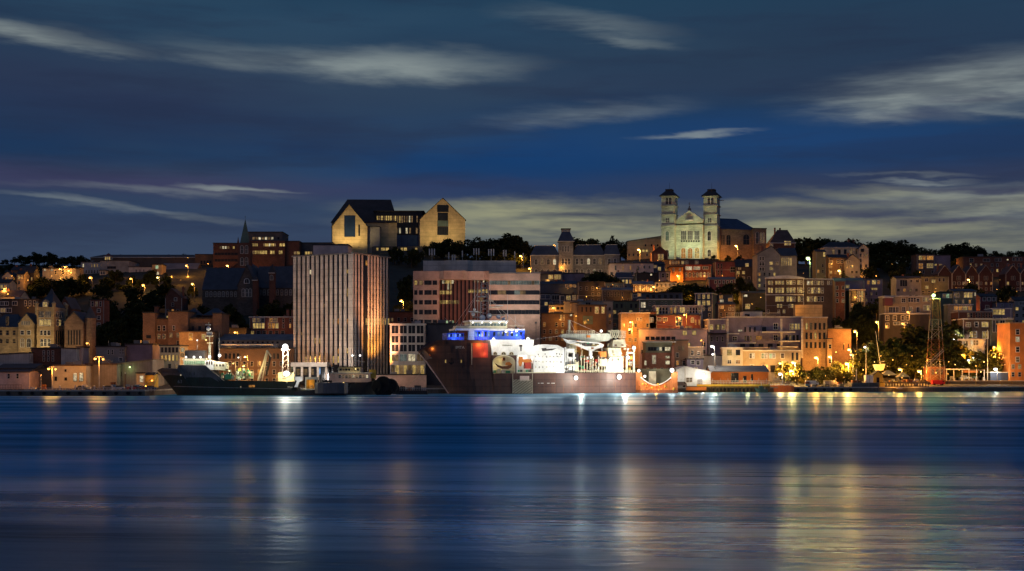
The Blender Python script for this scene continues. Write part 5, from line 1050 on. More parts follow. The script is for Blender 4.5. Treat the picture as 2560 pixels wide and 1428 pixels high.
def offshore_ship():
    S = Rig('offshore_ship', 'large dark maroon offshore support ship with white floodlit superstructure and crane', 'ship', 1056, 1592, 453, 15)
    T = S.T
    Hf = interp([(0, 14.6), (.035, 16.8), (.07, 18.4), (.10, 18.6), (.308, 18.6), (.309, 7.1), (1, 7.4)])
    S.hull(16, Hf, 11, .20, .10, ['hull_maroon'], pw=.66, rp=5.5)
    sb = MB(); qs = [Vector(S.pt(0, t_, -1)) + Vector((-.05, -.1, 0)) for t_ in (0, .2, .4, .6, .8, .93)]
    sb.path(qs, .28, 6); part('stem_highlight', sb, 'pinkish', T)  # pale tube along the stem, modelled in place of its ridge highlight
    def rail(u0, u1, n, side, m='trim_dim'):
        b = MB(); pr = None
        for i in range(n + 1):
            x, y, z = S.pt(u0 + (u1 - u0) * i / n, 1, side); b.tube((x, y, z - .1), (x, y, z + 1.1), .045, .045, 4)
            if pr: b.tube((pr[0], pr[1], pr[2] + 1.1), (x, y, z + 1.1), .05, .05, 4); b.tube((pr[0], pr[1], pr[2] + .6), (x, y, z + .6), .04, .04, 4)
            pr = (x, y, z)
        part('deck_rail', b, m, T)
    rail(.1, .3, 18, -1)
    ax = S.pt(.1, .62, -1); part('anchor', MB().box(ax[0] - .15, ax[0] + .15, ax[1] - .45, ax[1] - .15, ax[2] - 1.2, ax[2] + .8).prism([(ax[0] - 1.0, ax[2] - .6), (ax[0], ax[2] - 1.5), (ax[0] + 1.0, ax[2] - .6), (ax[0] + .7, ax[2] - .4), (ax[0], ax[2] - 1.0), (ax[0] - .7, ax[2] - .4)], ax[1] - .5, ax[1] - .2), 'black', T)
    # paler bulwark flare at the very bow, the orange glow inside painted as a panel
    S.poly('bow_bulwark', 'hull_grey', [(1058, 884), (1061, 868), (1088, 857), (1096, 872), (1092, 892), (1066, 900)], 5.5, .3)
    S.poly('mooring_glow_panel', 'ship_orange', [(1072, 872), (1087, 862), (1088, 884), (1074, 890)], 5.2, .25); light(T, S.p(1080, 874, 3.6), 'o', 160, .2)
    for x in (1114, 1153): S.win(x - 1.3, x + 1.3, 900, 907, 'y', -.05, 's')
    S.bx('fender_post', 'rope', 1178.5, 1180.5, 858, 912, -.5, .3)
    S.bx('side_screen', 'hull_red', 1182, 1220, 858, 894, -.06, .12); light(T, S.p(1201, 862, -1.5), 'o', 520, .3); light(T, S.p(1212, 885, -1.2), 'r', 150, .3)
    text(T, 'IMTA', S.p(1139, 872, -.08), 1.35, 'trim')
    # mid-body: boat bay with arched opening, open cargo bay, white upper block
    arch = [(1259.5 - 27.5 * math.cos(math.pi * i / 12), 906 - 17 * math.sin(math.pi * i / 12)) for i in range(13)]
    S.poly('boat_bay_wall', 'hull_maroon', [(1222, 934), (1222, 888), (1292, 888), (1292, 934), (1287, 934)] + arch[::-1] + [(1232, 934)], .3, .8)
    q = [S.p(x, y, .2) for x, y in arch]; part('arch_rim', MB().path([S.p(1232, 933, .2)] + q + [S.p(1287, 933, .2)], .14, 5), 'ship_cream', T)
    S.bx('bay_back', 'ship_cream', 1222, 1292, 888, 936, 4.5, .2); S.bx('bay_side', 'hull_maroon', 1222, 1225, 888, 936, 1.2, 3)
    for x0, x1, y0, y1, m in ((1234, 1240, 926, 933, 'ship_green'), (1243, 1250, 923, 933, 'ship_cream'), (1254, 1262, 925, 933, 'trim'), (1266, 1275, 927, 933, 'ship_green'), (1276, 1285, 924, 933, 'ship_cream'), (1258, 1263, 894, 902, 'rust')):
        S.bx('deck_gear', m, x0, x1, y0, y1, 2.0, 1.2)
    light(T, S.p(1258, 897, 2.4), 't', 420, .3); light(T, S.p(1240, 915, 2.6), 't', 120, .3)
    S.win(1224, 1231, 915, 924, 'y', .25, 'f', 1, 'ship_cream'); S.win(1224, 1230, 927, 934, 'y', .25, 'f', 1, 'ship_cream')
    S.bx('cargo_bay_back', 'ship_white', 1292, 1334, 886, 934, 5, .2); S.bx('bay_pillar', 'ship_white', 1291, 1294, 888, 934, .3, 1.0); S.bx('bay_sill', 'ship_cream', 1292, 1390, 930.5, 933.5, .2, .4)
    S.bx('red_locker', 'ship_red', 1313, 1328, 905, 922, 1.2, 2.0); S.poly('davit_arm', 'ship_orange', [(1297, 906), (1299, 892), (1306, 892), (1308, 898), (1328, 898), (1330, 905), (1312, 907), (1306, 904), (1304, 916), (1299, 916)], 1.0, .7)
    for i in range(7): S.bx('deck_gear', ['ship_green', 'clap_dark', 'ship_cream'][i % 3], 1294 + i * 7, 1299 + i * 7, 925, 930, .8, .8)
    light(T, S.p(1312, 894, 2.6), 'w', 420, .3)
    S.bx('upper_block', 'ship_white', 1222, 1334, 850, 888, .25, 13)
    for x0, x1 in ((1234, 1242), (1254, 1264), (1274, 1283)): S.win(x0, x1, 880, 887.5, 'k', .22, 'a', 1, 'ship_cream')
    b = MB()
    for x, w in ((1256, 1.2), (1258.6, 1.5), (1261.5, 1.2), (1264, 1.6), (1267.3, 1.2), (1270, 1.5), (1273, 1.2), (1275.6, 1.7), (1279, 1.4)):
        a, c = S.p(x, 865, .2), S.p(x + w, 862.2, .2); b.box(a.x, c.x, .17, .26, a.z, c.z)
    part('ship_lettering', b, 'clap_olive', T)
    S.bx('vent_recess', 'clap_dark', 1298, 1306, 862, 867, .2, .2); S.bx('vent_recess', 'clap_dark', 1301, 1304, 867, 878, .2, .2)
    S.poly('accommodation_block', 'ship_white', [(1334, 933), (1334, 865), (1346, 862), (1362, 861), (1394, 863), (1404, 868), (1411, 872), (1411, 933)], .4, 12)
    S.poly('vent_slot', 'clap_dark', [(1354, 871), (1366, 870), (1366, 873), (1392, 871), (1380, 876), (1356, 878)], .35, .2)
    for x, y in ((1391, 883), (1398, 884), (1404, 885), (1345, 885), (1362, 884)): S.bx('porthole', 'clap_dark', x, x + 2, y, y + 3, .3, .2)
    # aft service frames
    for x0, x1, y0, y1, m in ((1413, 1416, 868, 932, 'ship_white'), (1417, 1436, 872, 882, 'ship_white'), (1418, 1421, 880, 932, 'ship_white'), (1423, 1430, 896, 932, 'ship_white'), (1433, 1437, 880, 932, 'ship_white'), (1417, 1440, 893, 897, 'ship_white'), (1417, 1443, 911, 915, 'ship_cream'), (1438, 1445, 905, 932, 'ship_cream')):
        S.bx('service_frame', m, x0, x1, y0, y1, 1.0 + rs.random() * 2, 1.5)
    S.bx('service_back', 'clap_dark', 1411, 1447, 885, 933, 5, .3)
    # crane
    S.bx('crane_pedestal', 'ship_cream', 1424, 1441, 848, 932, 6, 4)
    S.poly('crane_boom', 'boom_grey', [(1403, 841), (1406, 836), (1420, 834), (1522, 834), (1528, 838), (1528, 846), (1520, 852), (1486, 857), (1440, 848), (1410, 845)], 4.5, 3)
    S.poly('crane_jib', 'ship_white', [(1408, 846), (1420, 850), (1500, 857), (1510, 862), (1508, 868), (1488, 874), (1484, 878), (1470, 876), (1436, 862), (1418, 858)], 3.6, .8)
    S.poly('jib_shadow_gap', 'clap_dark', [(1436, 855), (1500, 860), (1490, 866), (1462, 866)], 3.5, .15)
    S.bx('crane_hook', 'ship_white', 1474, 1481, 876, 890, 3.2, 1.0); part('hook_cable', MB().tube(S.p(1478, 890, 3.6), S.p(1478, 926, 3.6), .08), 'ship_cream', T)
    S.bx('crane_lamp_box', 'ship_orange', 1467, 1476, 838, 844, 4.3, .3)
    b = MB()
    for i in range(17): x = 1416 + i * 4.4; b.tube(S.p(x, 835, 5), S.p(x, 827.5, 5), .08, .08, 4)
    for y in (827.5, 831): b.tube(S.p(1416, y, 5), S.p(1487, y, 5), .08, .08, 4)
    part('boom_rail', b, 'ship_cream', T)
    b = MB()                                       # lattice drum above the stern
    pts = [(1518 + i * 5.2, 846 - (3 if i % 2 else 0)) for i in range(10)]; top = [(1520 + i * 5.0, 826 + (abs(i - 4) * .5)) for i in range(10)]
    for yo in (5, 8):
        for i in range(9):
            b.tube(S.p(*pts[i], yo), S.p(*top[i + 1], yo), .12, .12, 4); b.tube(S.p(*top[i], yo), S.p(*pts[i + 1], yo), .12, .12, 4); b.tube(S.p(*pts[i], yo), S.p(*pts[i + 1], yo), .12, .12, 4); b.tube(S.p(*top[i], yo), S.p(*top[i + 1], yo), .12, .12, 4)
    part('lattice_drum', b, 'ship_cream', T)
    # stern reel tower and deck cargo
    S.poly('reel_tower', 'ship_white', [(1511, 932), (1525, 893), (1557, 893), (1559, 932)], 2.5, 6); S.poly('reel_head', 'ship_cream', [(1523, 893), (1519, 870), (1552, 870), (1556, 893)], 3, 5)
    S.poly('winch_house', 'ship_cream', [(1530, 868), (1534, 850), (1562, 848), (1566, 868)], 5, 4)
    S.bx('container', 'ship_orange', 1501, 1516, 879, 893, 2.0, 2.5); S.bx('container', 'ship_cream', 1500, 1518, 897, 916, 2.4, 2.5)
    cols = ['rust', 'ship_cream', 'ship_green', 'clap_brown', 'yellow', 'ship_white', 'ship_red', 'steel']
    for i in range(34):
        x = rs.uniform(1446, 1512); y = rs.uniform(880, 924); w = rs.uniform(2, 8); h = rs.uniform(3, 9)
        S.bx('deck_cargo', cols[rs.randrange(8)], x, x + w, y, y + h, rs.uniform(1.5, 8), rs.uniform(.8, 2))
    for i in range(10):
        x = 1446 + i * 7.3; part('stanchion', MB().tube(S.p(x, 933, 1), S.p(x, rs.uniform(880, 905), 1), .1, .1, 4), 'ship_cream', T)
    for i in range(9):
        x = rs.uniform(1558, 1588); y = rs.uniform(890, 924); S.bx('deck_cargo', cols[rs.randrange(8)], x, x + rs.uniform(2, 8), y, y + rs.uniform(3, 9), rs.uniform(1.5, 8), 1.5)
    b = MB()
    for y in (926, 929.5): b.tube(S.p(1447, y, .6), S.p(1588, y, .6), .07, .07, 4)
    for i in range(30): x = 1447 + i * 4.85; b.tube(S.p(x, 933, .6), S.p(x, 926, .6), .06, .06, 4)
    part('deck_rail', b, 'ship_cream', T)
    S.bx('stern_frame', 'ship_cream', 1566, 1569, 880, 932, 2, .8); S.bx('stern_frame', 'ship_cream', 1584, 1587, 872, 932, 2, .8); S.bx('stern_frame', 'ship_cream', 1566, 1587, 880, 884, 2, .8)
    # bridge
    S.bx('bow_deckhouse', 'ship_blue', 1118, 1160, 833, 852, 3, 8); S.win(1120, 1158, 835, 843, 'bdbbdbd', 2.95, 's', .7)
    S.bx('deckhouse', 'ship_blue', 1183, 1312, 825, 852, 3.2, 9); S.win(1186, 1226, 829, 842, 'bdwdb', 3.15, 's', .6); S.win(1230, 1308, 830, 840, 'dbdwdbd', 3.15, 's', .5); S.bx('deckhouse_stair', 'ship_white', 1172, 1186, 826, 850, 2.6, 2)
    S.bx('bridge_deck', 'ship_white', 1140, 1312, 822.5, 826, 2.4, 11)
    S.bx('bridge_wing', 'ship_cream', 1141, 1178, 815, 822.5, 2.6, 5); S.bx('wheelhouse', 'ship_cream', 1176, 1268, 804, 822.5, 3, 9); S.win(1178, 1266, 808, 815, 'tTTtTTtTTtT', 2.95, 's', .85)
    S.bx('wheelhouse_roof', 'ship_white', 1173, 1271, 801.5, 804, 2.6, 10)
    b = MB()
    for i in range(30): x = 1143 + i * 4.2; b.tube(S.p(x, 822, 2.5), S.p(x, 813, 2.5), .06, .06, 4) if x < 1176 or x > 1270 else None
    b.tube(S.p(1272, 815, 2.5), S.p(1312, 815, 2.5), .07, .07, 4); b.tube(S.p(1143, 811, 2.5), S.p(1176, 811, 2.5), .07, .07, 4); part('bridge_rail', b, 'ship_cream', T)
    m = MB()                                        # signal mast
    for x in (1200, 1222):
        for yo in (5, 7.5): m.tube(S.p(x, 803, yo), S.p(1204 + (x - 1200) * .7, 706, yo), .22, .14, 5)
    for i in range(9):
        y = 798 - i * 10.5; m.tube(S.p(1201, y, 5), S.p(1221, y - 9, 5), .12, .12, 4); m.tube(S.p(1221, y, 5), S.p(1201, y - 9, 5), .12, .12, 4)
    part('mast', m, 'steel', T)
    for x0, x1, y in ((1176, 1205, 781), (1222, 1250, 768), (1190, 1234, 752), (1180, 1214, 793), (1226, 1262, 788)): part('mast_platform', MB().tube(S.p(x0, y, 5.5), S.p(x1, y, 5.5), .22, .22, 5), 'ship_cream', T)
    for x, y, r in ((1223, 790, 1.0), (1246, 792, .8), (1183, 786, .7), (1206, 795, 1.1), (1259, 798, .7), (1186, 774, .5)): part('radome', MB().ball(S.p(x, y, 5), r, 10), 'ship_white', T)
    for x0, x1, y in ((1172, 1196, 778), (1240, 1258, 763), (1196, 1216, 741)): S.bx('radar_bar', 'ship_white', x0, x1, y, y + 2, 5, .4)
    S.win(1199, 1207, 743, 753, 'k', 4.8, 's')
    for x, y0, y1 in ((1269, 736, 803), (1288, 790, 822), (1226, 700, 770), (1186, 690, 780), (1194, 700, 800)): part('whip_antenna', MB().tube(S.p(x, y1, 5), S.p(x, y0, 5), .12, .04, 5), 'trim', T)
    for x in (1182, 1205, 1227, 1249, 1266): S.flood(x, 806.5, 2.4, 'w', 60, .32, 1.2)
    S.bx('led_strip', 'lit_led', 1128, 1145, 848, 851, 2.7, .2); S.bx('led_strip', 'lit_led', 1190, 1224, 826.5, 828.5, 2.2, .2); S.bx('led_strip', 'lit_led', 1285, 1312, 826.5, 828.5, 2.2, .2)
    light(T, S.p(1138, 846, 1.5), 'b', 500, .3); light(T, S.p(1206, 838, 1.2), 'b', 700, .3); light(T, S.p(1300, 838, 1.0), 'b', 700, .3)
    # boarding net, sign plate, draught marks
    b = MB(); q0, q1 = S.p(1282, 984, -.2), S.p(1332, 938, -.2)
    for x in (1282, 1331): b.tube(S.p(x, 984, -.2), S.p(x, 934, -.2), .09, .09, 4)
    n = 11
    for i in range(-n, n + 1):
        for sgn in (1, -1):
            x0 = 1282 + 49 * i / n; pts = []
            for k in range(25):
                x = x0 + 49 * k / 24 ; y = 984 - 35 * k / 24 if sgn > 0 else 949 + 35 * k / 24
                if 1281.5 <= x <= 1331.5: pts.append(S.p(x, y, -.2))
            if len(pts) > 1 and (sgn < 0 or i % 2): b.tube(pts[0], pts[-1], .075, .075, 4)
    part('boarding_net', b, 'rope', T)
    S.bx('sign_plate', 'pinkish', 1300, 1323, 940, 952, -.15, .2)
    b = MB()
    for x, w in ((1345, 4), (1352, 7), (1368, 6), (1378, 9)): a, c = S.p(x, 959, -.12), S.p(x + w, 957.4, -.12); b.box(a.x, c.x, -.12, .05, a.z, c.z)
    part('hull_markings', b, 'trim', T)
    for x, y, yo, k, p, r in ((1440, 945, -.8, 'w', 16000, .75), (1548, 943, -.8, 'w', 22000, .85), (1265, 829, 1.4, 'w', 700, .42), (1291, 827, 1.4, 'w', 900, .5), (1320, 848, -.3, 'w', 3200, .6), (1234, 848, -.5, 'w', 2000, .5), (1503, 828, 3.5, 'w', 2200, .5), (1585, 870, 1.5, 'w', 3600, .65), (1570, 894, 1.0, 'w', 3000, .65), (1478, 893, 1.5, 'w', 1100, .5), (1535, 905, 1.2, 'w', 2600, .6)):
        S.flood(x, y, yo, k, p * .42, r, 6.0 if y > 940 else 2.8)
    for x, y, p in ((1285, 872, 1500), (1370, 895, 2600), (1400, 915, 1300), (1350, 920, 1200), (1430, 890, 700), (1470, 905, 700), (1450, 842, 1500), (1505, 842, 900), (1530, 915, 1200)):
        light(T, S.p(x, y, -4.5), 'w', p * .24, .5)  # added lights off the near side, without lamps, to brighten the superstructure
    for i in range(70):                              # pipes, ladders, lockers and tackle on the aft deck
        x = rs.uniform(1410, 1588); y = rs.uniform(856, 926); yo = rs.uniform(.8, 3.2); k = rs.random()
        if k < .45: part('deck_pipe', MB().tube(S.p(x, y, yo), S.p(x + rs.uniform(-1, 1), y + rs.uniform(6, 26), yo), .09, .09, 4), ['ship_cream', 'ship_white', 'rust', 'clap_dark'][i % 4], T)
        elif k < .65: part('deck_pipe', MB().tube(S.p(x, y, yo), S.p(x + rs.uniform(8, 22), y + rs.uniform(-3, 3), yo), .09, .09, 4), ['ship_cream', 'clap_dark', 'yellow'][i % 3], T)
        else: S.bx('deck_locker', ['clap_dark', 'ship_cream', 'rust', 'ship_green', 'clap_brown'][i % 5], x, x + rs.uniform(1.5, 5), y, y + rs.uniform(2, 6), yo, .8)
    for x0, y0, x1, y1 in ((1204, 716, 1265, 803), (1204, 716, 1150, 815), (1206, 730, 1308, 824), (1520, 836, 1585, 872), (1410, 838, 1330, 850), (1204, 720, 1110, 850), (1440, 834, 1424, 800), (1500, 834, 1424, 800), (1288, 800, 1330, 850)):
        part('rigging_wire', MB().tube(S.p(x0, y0, 5), S.p(x1, y1, 5), .05, .05, 4), 'trim', T)
    S.bx('crane_mast', 'ship_cream', 1422, 1426, 800, 836, 5, 1)
    for i in range(24): x = 1338 + (i % 8) * 9; y = 890 + (i // 8) * 13; S.bx('wall_fitting', ['clap_grey', 'ship_cream', 'trim_dim'][i % 3], x, x + rs.uniform(1.5, 4), y, y + rs.uniform(1.5, 5), .28, .15)
    # rescue boat hanging in the arched bay
    RB = Rig('rescue_boat', 'small brown rescue boat with orange engine hanging in the arched bay of the big ship', 'boat', 1243, 1284, 455.5, 15)
    RB.poly('boat_hull', 'rust', [(1242, 909), (1248, 913), (1258, 916), (1272, 915), (1283, 911), (1280, 919), (1272, 923), (1258, 922), (1248, 917)], .6, 1.4)
    RB.poly('engine', 'ship_orange', [(1266, 913), (1268, 906), (1276, 905), (1282, 911), (1279, 914)], .8, .9)
    part('fall_cable', MB().tube(RB.p(1257, 893, 1.2), RB.p(1257, 914, 1.2), .06).tube(RB.p(1270, 893, 1.2), RB.p(1270, 914, 1.2), .06), 'rope', RB.T)
    for o in RB.T.children: o.location.y += 1.0
offshore_ship()

def green_ship():
    S = Rig('supply_ship', 'dark green supply ship with grey bow and stern gantry at the left quay', 'ship', 384, 742, 432, 4)
    T = S.T
    Hf = interp([(0, 8.2), (.05, 9.0), (.165, 8.6), (.17, 9.9), (.36, 9.9), (.44, 6.4), (.49, 4.8), (1, 4.4)])
    S.hull(11, Hf, 6.5, .3, .16, ['hull_green', 'hull_grey'], zline=lambda u: 6.6 - 3.6 * u if u < .5 else 99, pw=.6)
    pts = [S.pt(u, .62 - .12 * u, -1) for u in [.06 + .9 * i / 30 for i in range(31)]]
    b = MB(); prev = None
    for u in [.03 + .93 * i / 40 for i in range(41)]:
        t = 3.0 / Hf[0](u); x, y, z = S.pt(u, t, -1); q = (x, y - .05, z - .9 * u); 
        if prev: b.tube(prev, q, .09, .09, 4)
        prev = q
    part('rubbing_strake', b, 'trim_dim', T)
    S.bx('bridge', 'ship_cream', 458, 513, 899, 914, 1.5, 7.5); S.win(461, 512, 902.5, 911, 'ggggggggg', 1.45, 's', .86); S.bx('bridge_roof', 'ship_cream', 456, 516, 897, 899, 1.1, 8.4)
    S.bx('bridge_side', 'ship_white', 513, 534, 902, 925, 2, 6); S.win(515, 532, 903, 912, 'kkk', 1.95, 's', .7)
    S.bx('monkey_island', 'clap_dark', 462, 512, 876, 897, 3, 5)
    S.poly('gear_house', 'ship_cream', [(527, 925), (527, 907), (540, 904), (564, 906), (568, 915), (566, 926)], 2.4, 5); S.win(530, 562, 911, 916, 'dkdk', 2.35, 's', .5)
    S.poly('deck_bulwark', 'hull_grey', [(513, 925), (530, 930), (556, 947), (513, 950)], .15, .4)
    m = MB(); m.tube(S.p(524, 900, 5), S.p(524, 862, 5), .55, .4, 7).tube(S.p(524, 862, 5), S.p(522, 806, 5), .18, .08, 5); part('mast', m, 'ship_cream', T)
    S.bx('mast_platform', 'ship_cream', 513, 531, 839, 842, 4.2, 1.8); S.bx('mast_platform', 'ship_cream', 517, 531, 856, 859, 4.4, 1.4)
    S.bx('radar_mount', 'trim', 516, 530, 830, 838, 4.6, .8); part('radome', MB().ball(S.p(521, 822, 5), .75, 9), 'ship_white', T); S.bx('radar_bar', 'trim', 513, 527, 811, 813, 4.8, .4)
    for x, y0 in ((493, 852), (470, 872), (548, 832)): part('whip_antenna', MB().tube(S.p(x, 899, 4), S.p(x, y0, 4), .1, .04, 5), 'trim', T)
    cols = ['ship_cream', 'rust', 'ship_green', 'yellow', 'ship_white', 'steel', 'clap_brown']
    for i in range(46):
        x = rs.uniform(552, 640); y = rs.uniform(920, 943); S.bx('deck_cargo', cols[rs.randrange(7)], x, x + rs.uniform(2, 8), y, y + rs.uniform(3, 8), rs.uniform(1, 7), rs.uniform(.8, 1.8))
    S.bx('deck_wall', 'ship_cream', 590, 634, 928, 947, 7.5, .3); S.bx('green_winch', 'ship_green', 562, 577, 936, 949, 1, 2)
    g = MB()
    for yo in (1.2, 8.5):
        g.tube(S.p(646, 952, yo), S.p(668, 876, yo), .38, .3, 6).tube(S.p(655, 952, yo), S.p(669, 880, yo), .22, .2, 6).tube(S.p(668, 876, yo), S.p(678, 892, yo), .26, .24, 6)
        for k in range(5): y = 946 - k * 13; x = 647.5 + k * 3.8; g.tube(S.p(x, y, yo), S.p(x + 7 - k * 1.2, y - 4, yo), .1, .1, 4)
    g.tube(S.p(668, 876, 1.2), S.p(668, 876, 8.5), .3, .3, 6); part('stern_gantry', g, 'ship_cream', T)
    part('gantry_ram', MB().tube(S.p(676, 893, 2), S.p(665, 940, 2), .4, .35, 6), 'black', T)
    text(T, '63', S.p(444, 958, -.02), 1.5, 'trim_dim', 0, 'hull_number')
    for x, y, k in ((452, 936, 'w'), (602, 966, 'w')): S.win(x - 1, x + 1, y, y + 4, k, -.05, 's')
    S.win(622, 637, 963, 968, 'o', -.05, 's')
    for x in (474, 485): S.bx('hull_scuttle', 'black', x, x + 1.2, 930, 938, -.06, .1)
    for x, y, yo, k, p, r in ((465, 893, 1, 'w', 180, .34), (485, 893, 1, 'w', 220, .38), (501, 893, 1, 'w', 180, .34), (524, 892, 2.2, 'w', 700, .45), (549, 889, 1.5, 'w', 1100, .5), (515, 850, 4, 'y', 60, .3), (493, 851, 3.6, 'w', 0, .25)): S.flood(x, y, yo, k, p, r, 1.2)
    light(T, S.p(600, 920, 2), 'v', 900, .3); light(T, S.p(570, 925, 2), 'v', 500, .3); light(T, S.p(632, 925, 1), 't', 700, .3); light(T, S.p(655, 915, -2), 't', 500, .3)
    for x, y in ((716, 955), (722, 966), (712, 968), (728, 967)): S.bx('stern_fitting', 'ship_cream', x - 3, x + 3, y, y + 3, .3, .8)
    part('mooring_line', MB().path([S.p(396, 935, 5)] + [S.p(396 - 16 * k / 6, 935 + 30 * k / 6 + 6 * math.sin(k / 6 * 3.1), 5 - k * .4) for k in range(1, 7)], .12, 5), 'rope', T)
green_ship()

def light_tower():
    q = P(700, 866, 452); T = thing('light_tower', 'tall floodlight tower with one dazzling white lamp behind the green ship stern', 'light tower', (q.x, 463, 1.8))
    o = T.location; b = MB(); h = q.z - o.z
    for x in (-1.3, 1.3):
        for y in (-1, 1): b.tube((x, y, -.5), (x * .6, y * .6, h - 1), .13, .09, 5)
    for k in range(8):
        z0, z1 = h * k / 8.2, h * (k + 1) / 8.2
        for y in (-1, 1): b.tube((-1.3 + .06 * k, y * (1 - .05 * k), z0), (1.3 - .06 * k, y * (1 - .05 * k), z1), .06, .06, 4)
    part('lattice', b, 'pole_pale', T); part('lamp_platform', MB().box(-1.3, 1.3, -1, 1, h - 1.1, h - .8), 'trim', T)
    part('bulb', MB().ball((0, -.6, h), 1.05, 12), 'bulb_w', T); light(T, (0, -2.4, h - .2), 'p', 13000, .6)
    light(T, (4, -1.5, h - 1), 'p', 5000, .6)
    part('tool_cabin', MB().box(-2.2, 3.4, -2.2, 0, 1.0, 5.6), 'ship_cream', T); part('bulb', MB().ball((.8, -3, 5.2), 1.2, 12, 0, .8), 'bulb_w', T); light(T, (.8, -5, 5.0), 't', 2600, .5)
    part('cabin_window', MB().box(-2.9, -2.2, -2.4, -.5, 2.2, 5), 'lit_o', T)
light_tower()

def tugs():
    S = Rig('motor_launch', 'dark motor launch with grey sloped wheelhouse and white lit stern frame', 'boat', 735, 880, 433, 3); T = S.T
    Hf = interp([(0, 1.3), (.45, 1.8), (.8, 3.0), (1, 4.0)])
    f2 = interp([(0, 4.2), (.2, 3.2), (.5, 1.9), (1, 1.3)]); S.hull(5, f2, 2.0, .35, .22, ['hull_black'], bow='R', drop=.4)
    S.poly('wheelhouse', 'hull_grey', [(790, 968), (798, 955), (812, 948), (850, 944), (864, 948), (872, 962), (860, 968)], .8, 3.4); S.bx('cabin_window', 'black', 806, 830, 951, 956, .74, .1)
    S.poly('stern_frame', 'ship_white', [(737, 942), (757, 942), (756, 952), (748, 955), (743, 968), (736, 968), (742, 952), (737, 950)], .6, 2.4)
    S.bx('deck_cabin', 'ship_cream', 763, 794, 943, 949, 1, 3); S.bx('cabin_back', 'yellow', 766, 786, 949, 972, 2.6, .4); S.bx('cabin_post', 'ship_cream', 763, 765, 949, 975, 1, .3); S.bx('cabin_post', 'ship_cream', 792, 794, 949, 975, 1, .3)
    S.bx('deck_light', 'lit_o', 774, 783, 963, 970, 1.6, .2); light(T, S.p(775, 958, 1.4), 'o', 40, .2); light(T, S.p(748, 955, -2.5), 'w', 260, .2); part('bulb', MB().ball(S.p(859, 958, .6), .3, 8), 'bulb_y', T)
    part('exhaust_pipe', MB().tube(S.p(797, 968, 2), S.p(800, 936, 2), .12), 'steel', T)
    part('tyre_fender', MB().lathe([(.35, -.15), (.55, -.1), (.55, .1), (.35, .15)], 12, (0, 0, 0)), 'rubber', T, S.p(872, 966, -.3)); T.children[-1].rotation_euler = (R(90), 0, 0)
    S = Rig('tug', 'black tugboat with pale lit deckhouse and mast in front of the striped tower', 'tugboat', 818, 950, 444, 3); T = S.T
    f2 = interp([(0, 5.2), (.25, 4.2), (.6, 3.6), (1, 3.4)]); S.hull(8, f2, 1.6, .3, .2, ['hull_black'], bow='R', drop=.8)
    S.bx('lower_house', 'pinkish', 824, 926, 934, 956, 1.5, 5); S.win(845, 922, 938, 945, 'dkdkwkdkw', 1.45, 'f', .6); S.bx('upper_deck', 'trim', 820, 930, 931.5, 934, 1, 6)
    S.bx('wheelhouse', 'ship_cream', 846, 900, 919, 931.5, 2, 4); S.win(848, 898, 921, 927, 'dkddkdd', 1.95, 's', .8); S.bx('wheelhouse_roof', 'clap_dark', 840, 906, 916.5, 919, 1.4, 5.2)
    part('mast', MB().tube(S.p(877, 917, 4), S.p(879, 872, 4), .16, .08, 6).tube(S.p(852, 897, 4), S.p(912, 905, 4), .07, .07, 4).tube(S.p(870, 888, 4), S.p(893, 890, 4), .08, .08, 4), 'steel', T)
    for x, y in ((881, 889), (900, 889)): S.flood(x, y, 3.4, 'w', 160, .34, 1)
    S.bx('funnel', 'clap_dark', 833, 842, 912, 932, 3, 2); S.bx('stair', 'yellow', 922, 940, 924, 946, 2.5, .3)
    light(T, S.p(885, 922, -2.5), 't', 260, .3)
    for i, (x, y, r) in enumerate(((943, 966, 2.2), (958, 962, 2.9), (976, 966, 2.6), (948, 978, 1.6), (966, 977, 2.0), (986, 972, 1.8))):
        q = P(x, y, 443); o = tag(link('tyre_fender', MB().lathe([(r * .5, -.5), (r * .9, -.6), (r, -.3), (r, .3), (r * .9, .6), (r * .5, .5)], 18).mesh('tyre_fender', ['rubber']), None, q), 'big black tyre fender heaped at the quay beside the black tugboat', 'tyre', 'black tyre fenders by the tugboat'); o.rotation_euler = (R(90), 0, R(12 * i - 30))
    b = thing('pontoon', 'low dark floating pontoon with railings left of the big ship bow', 'pontoon', (PX(1030, 452), 452, 0)); pbox(b, 'float', 'hull_black', 990, 1068, 977, 990, 452, 6)
    r = MB(); o = b.location
    for i in range(14): x = 992 + i * 5.6; r.tube(P(x, 977, 453) - o, P(x, 968, 453) - o, .06, .06, 4)
    for y in (968, 972): r.tube(P(992, y, 453) - o, P(1066, y, 453) - o, .06, .06, 4)
    part('rail', r, 'trim', b)
    for x0, x1, y0, y1, m in ((1000, 1012, 966, 977, 'clap_dark'), (1018, 1028, 969, 977, 'rust'), (1036, 1052, 964, 977, 'clap_dark'), (1056, 1064, 970, 977, 'steel')): pbox(b, 'deck_crate', m, x0, x1, y0, y1, 455, 1.5)
tugs()

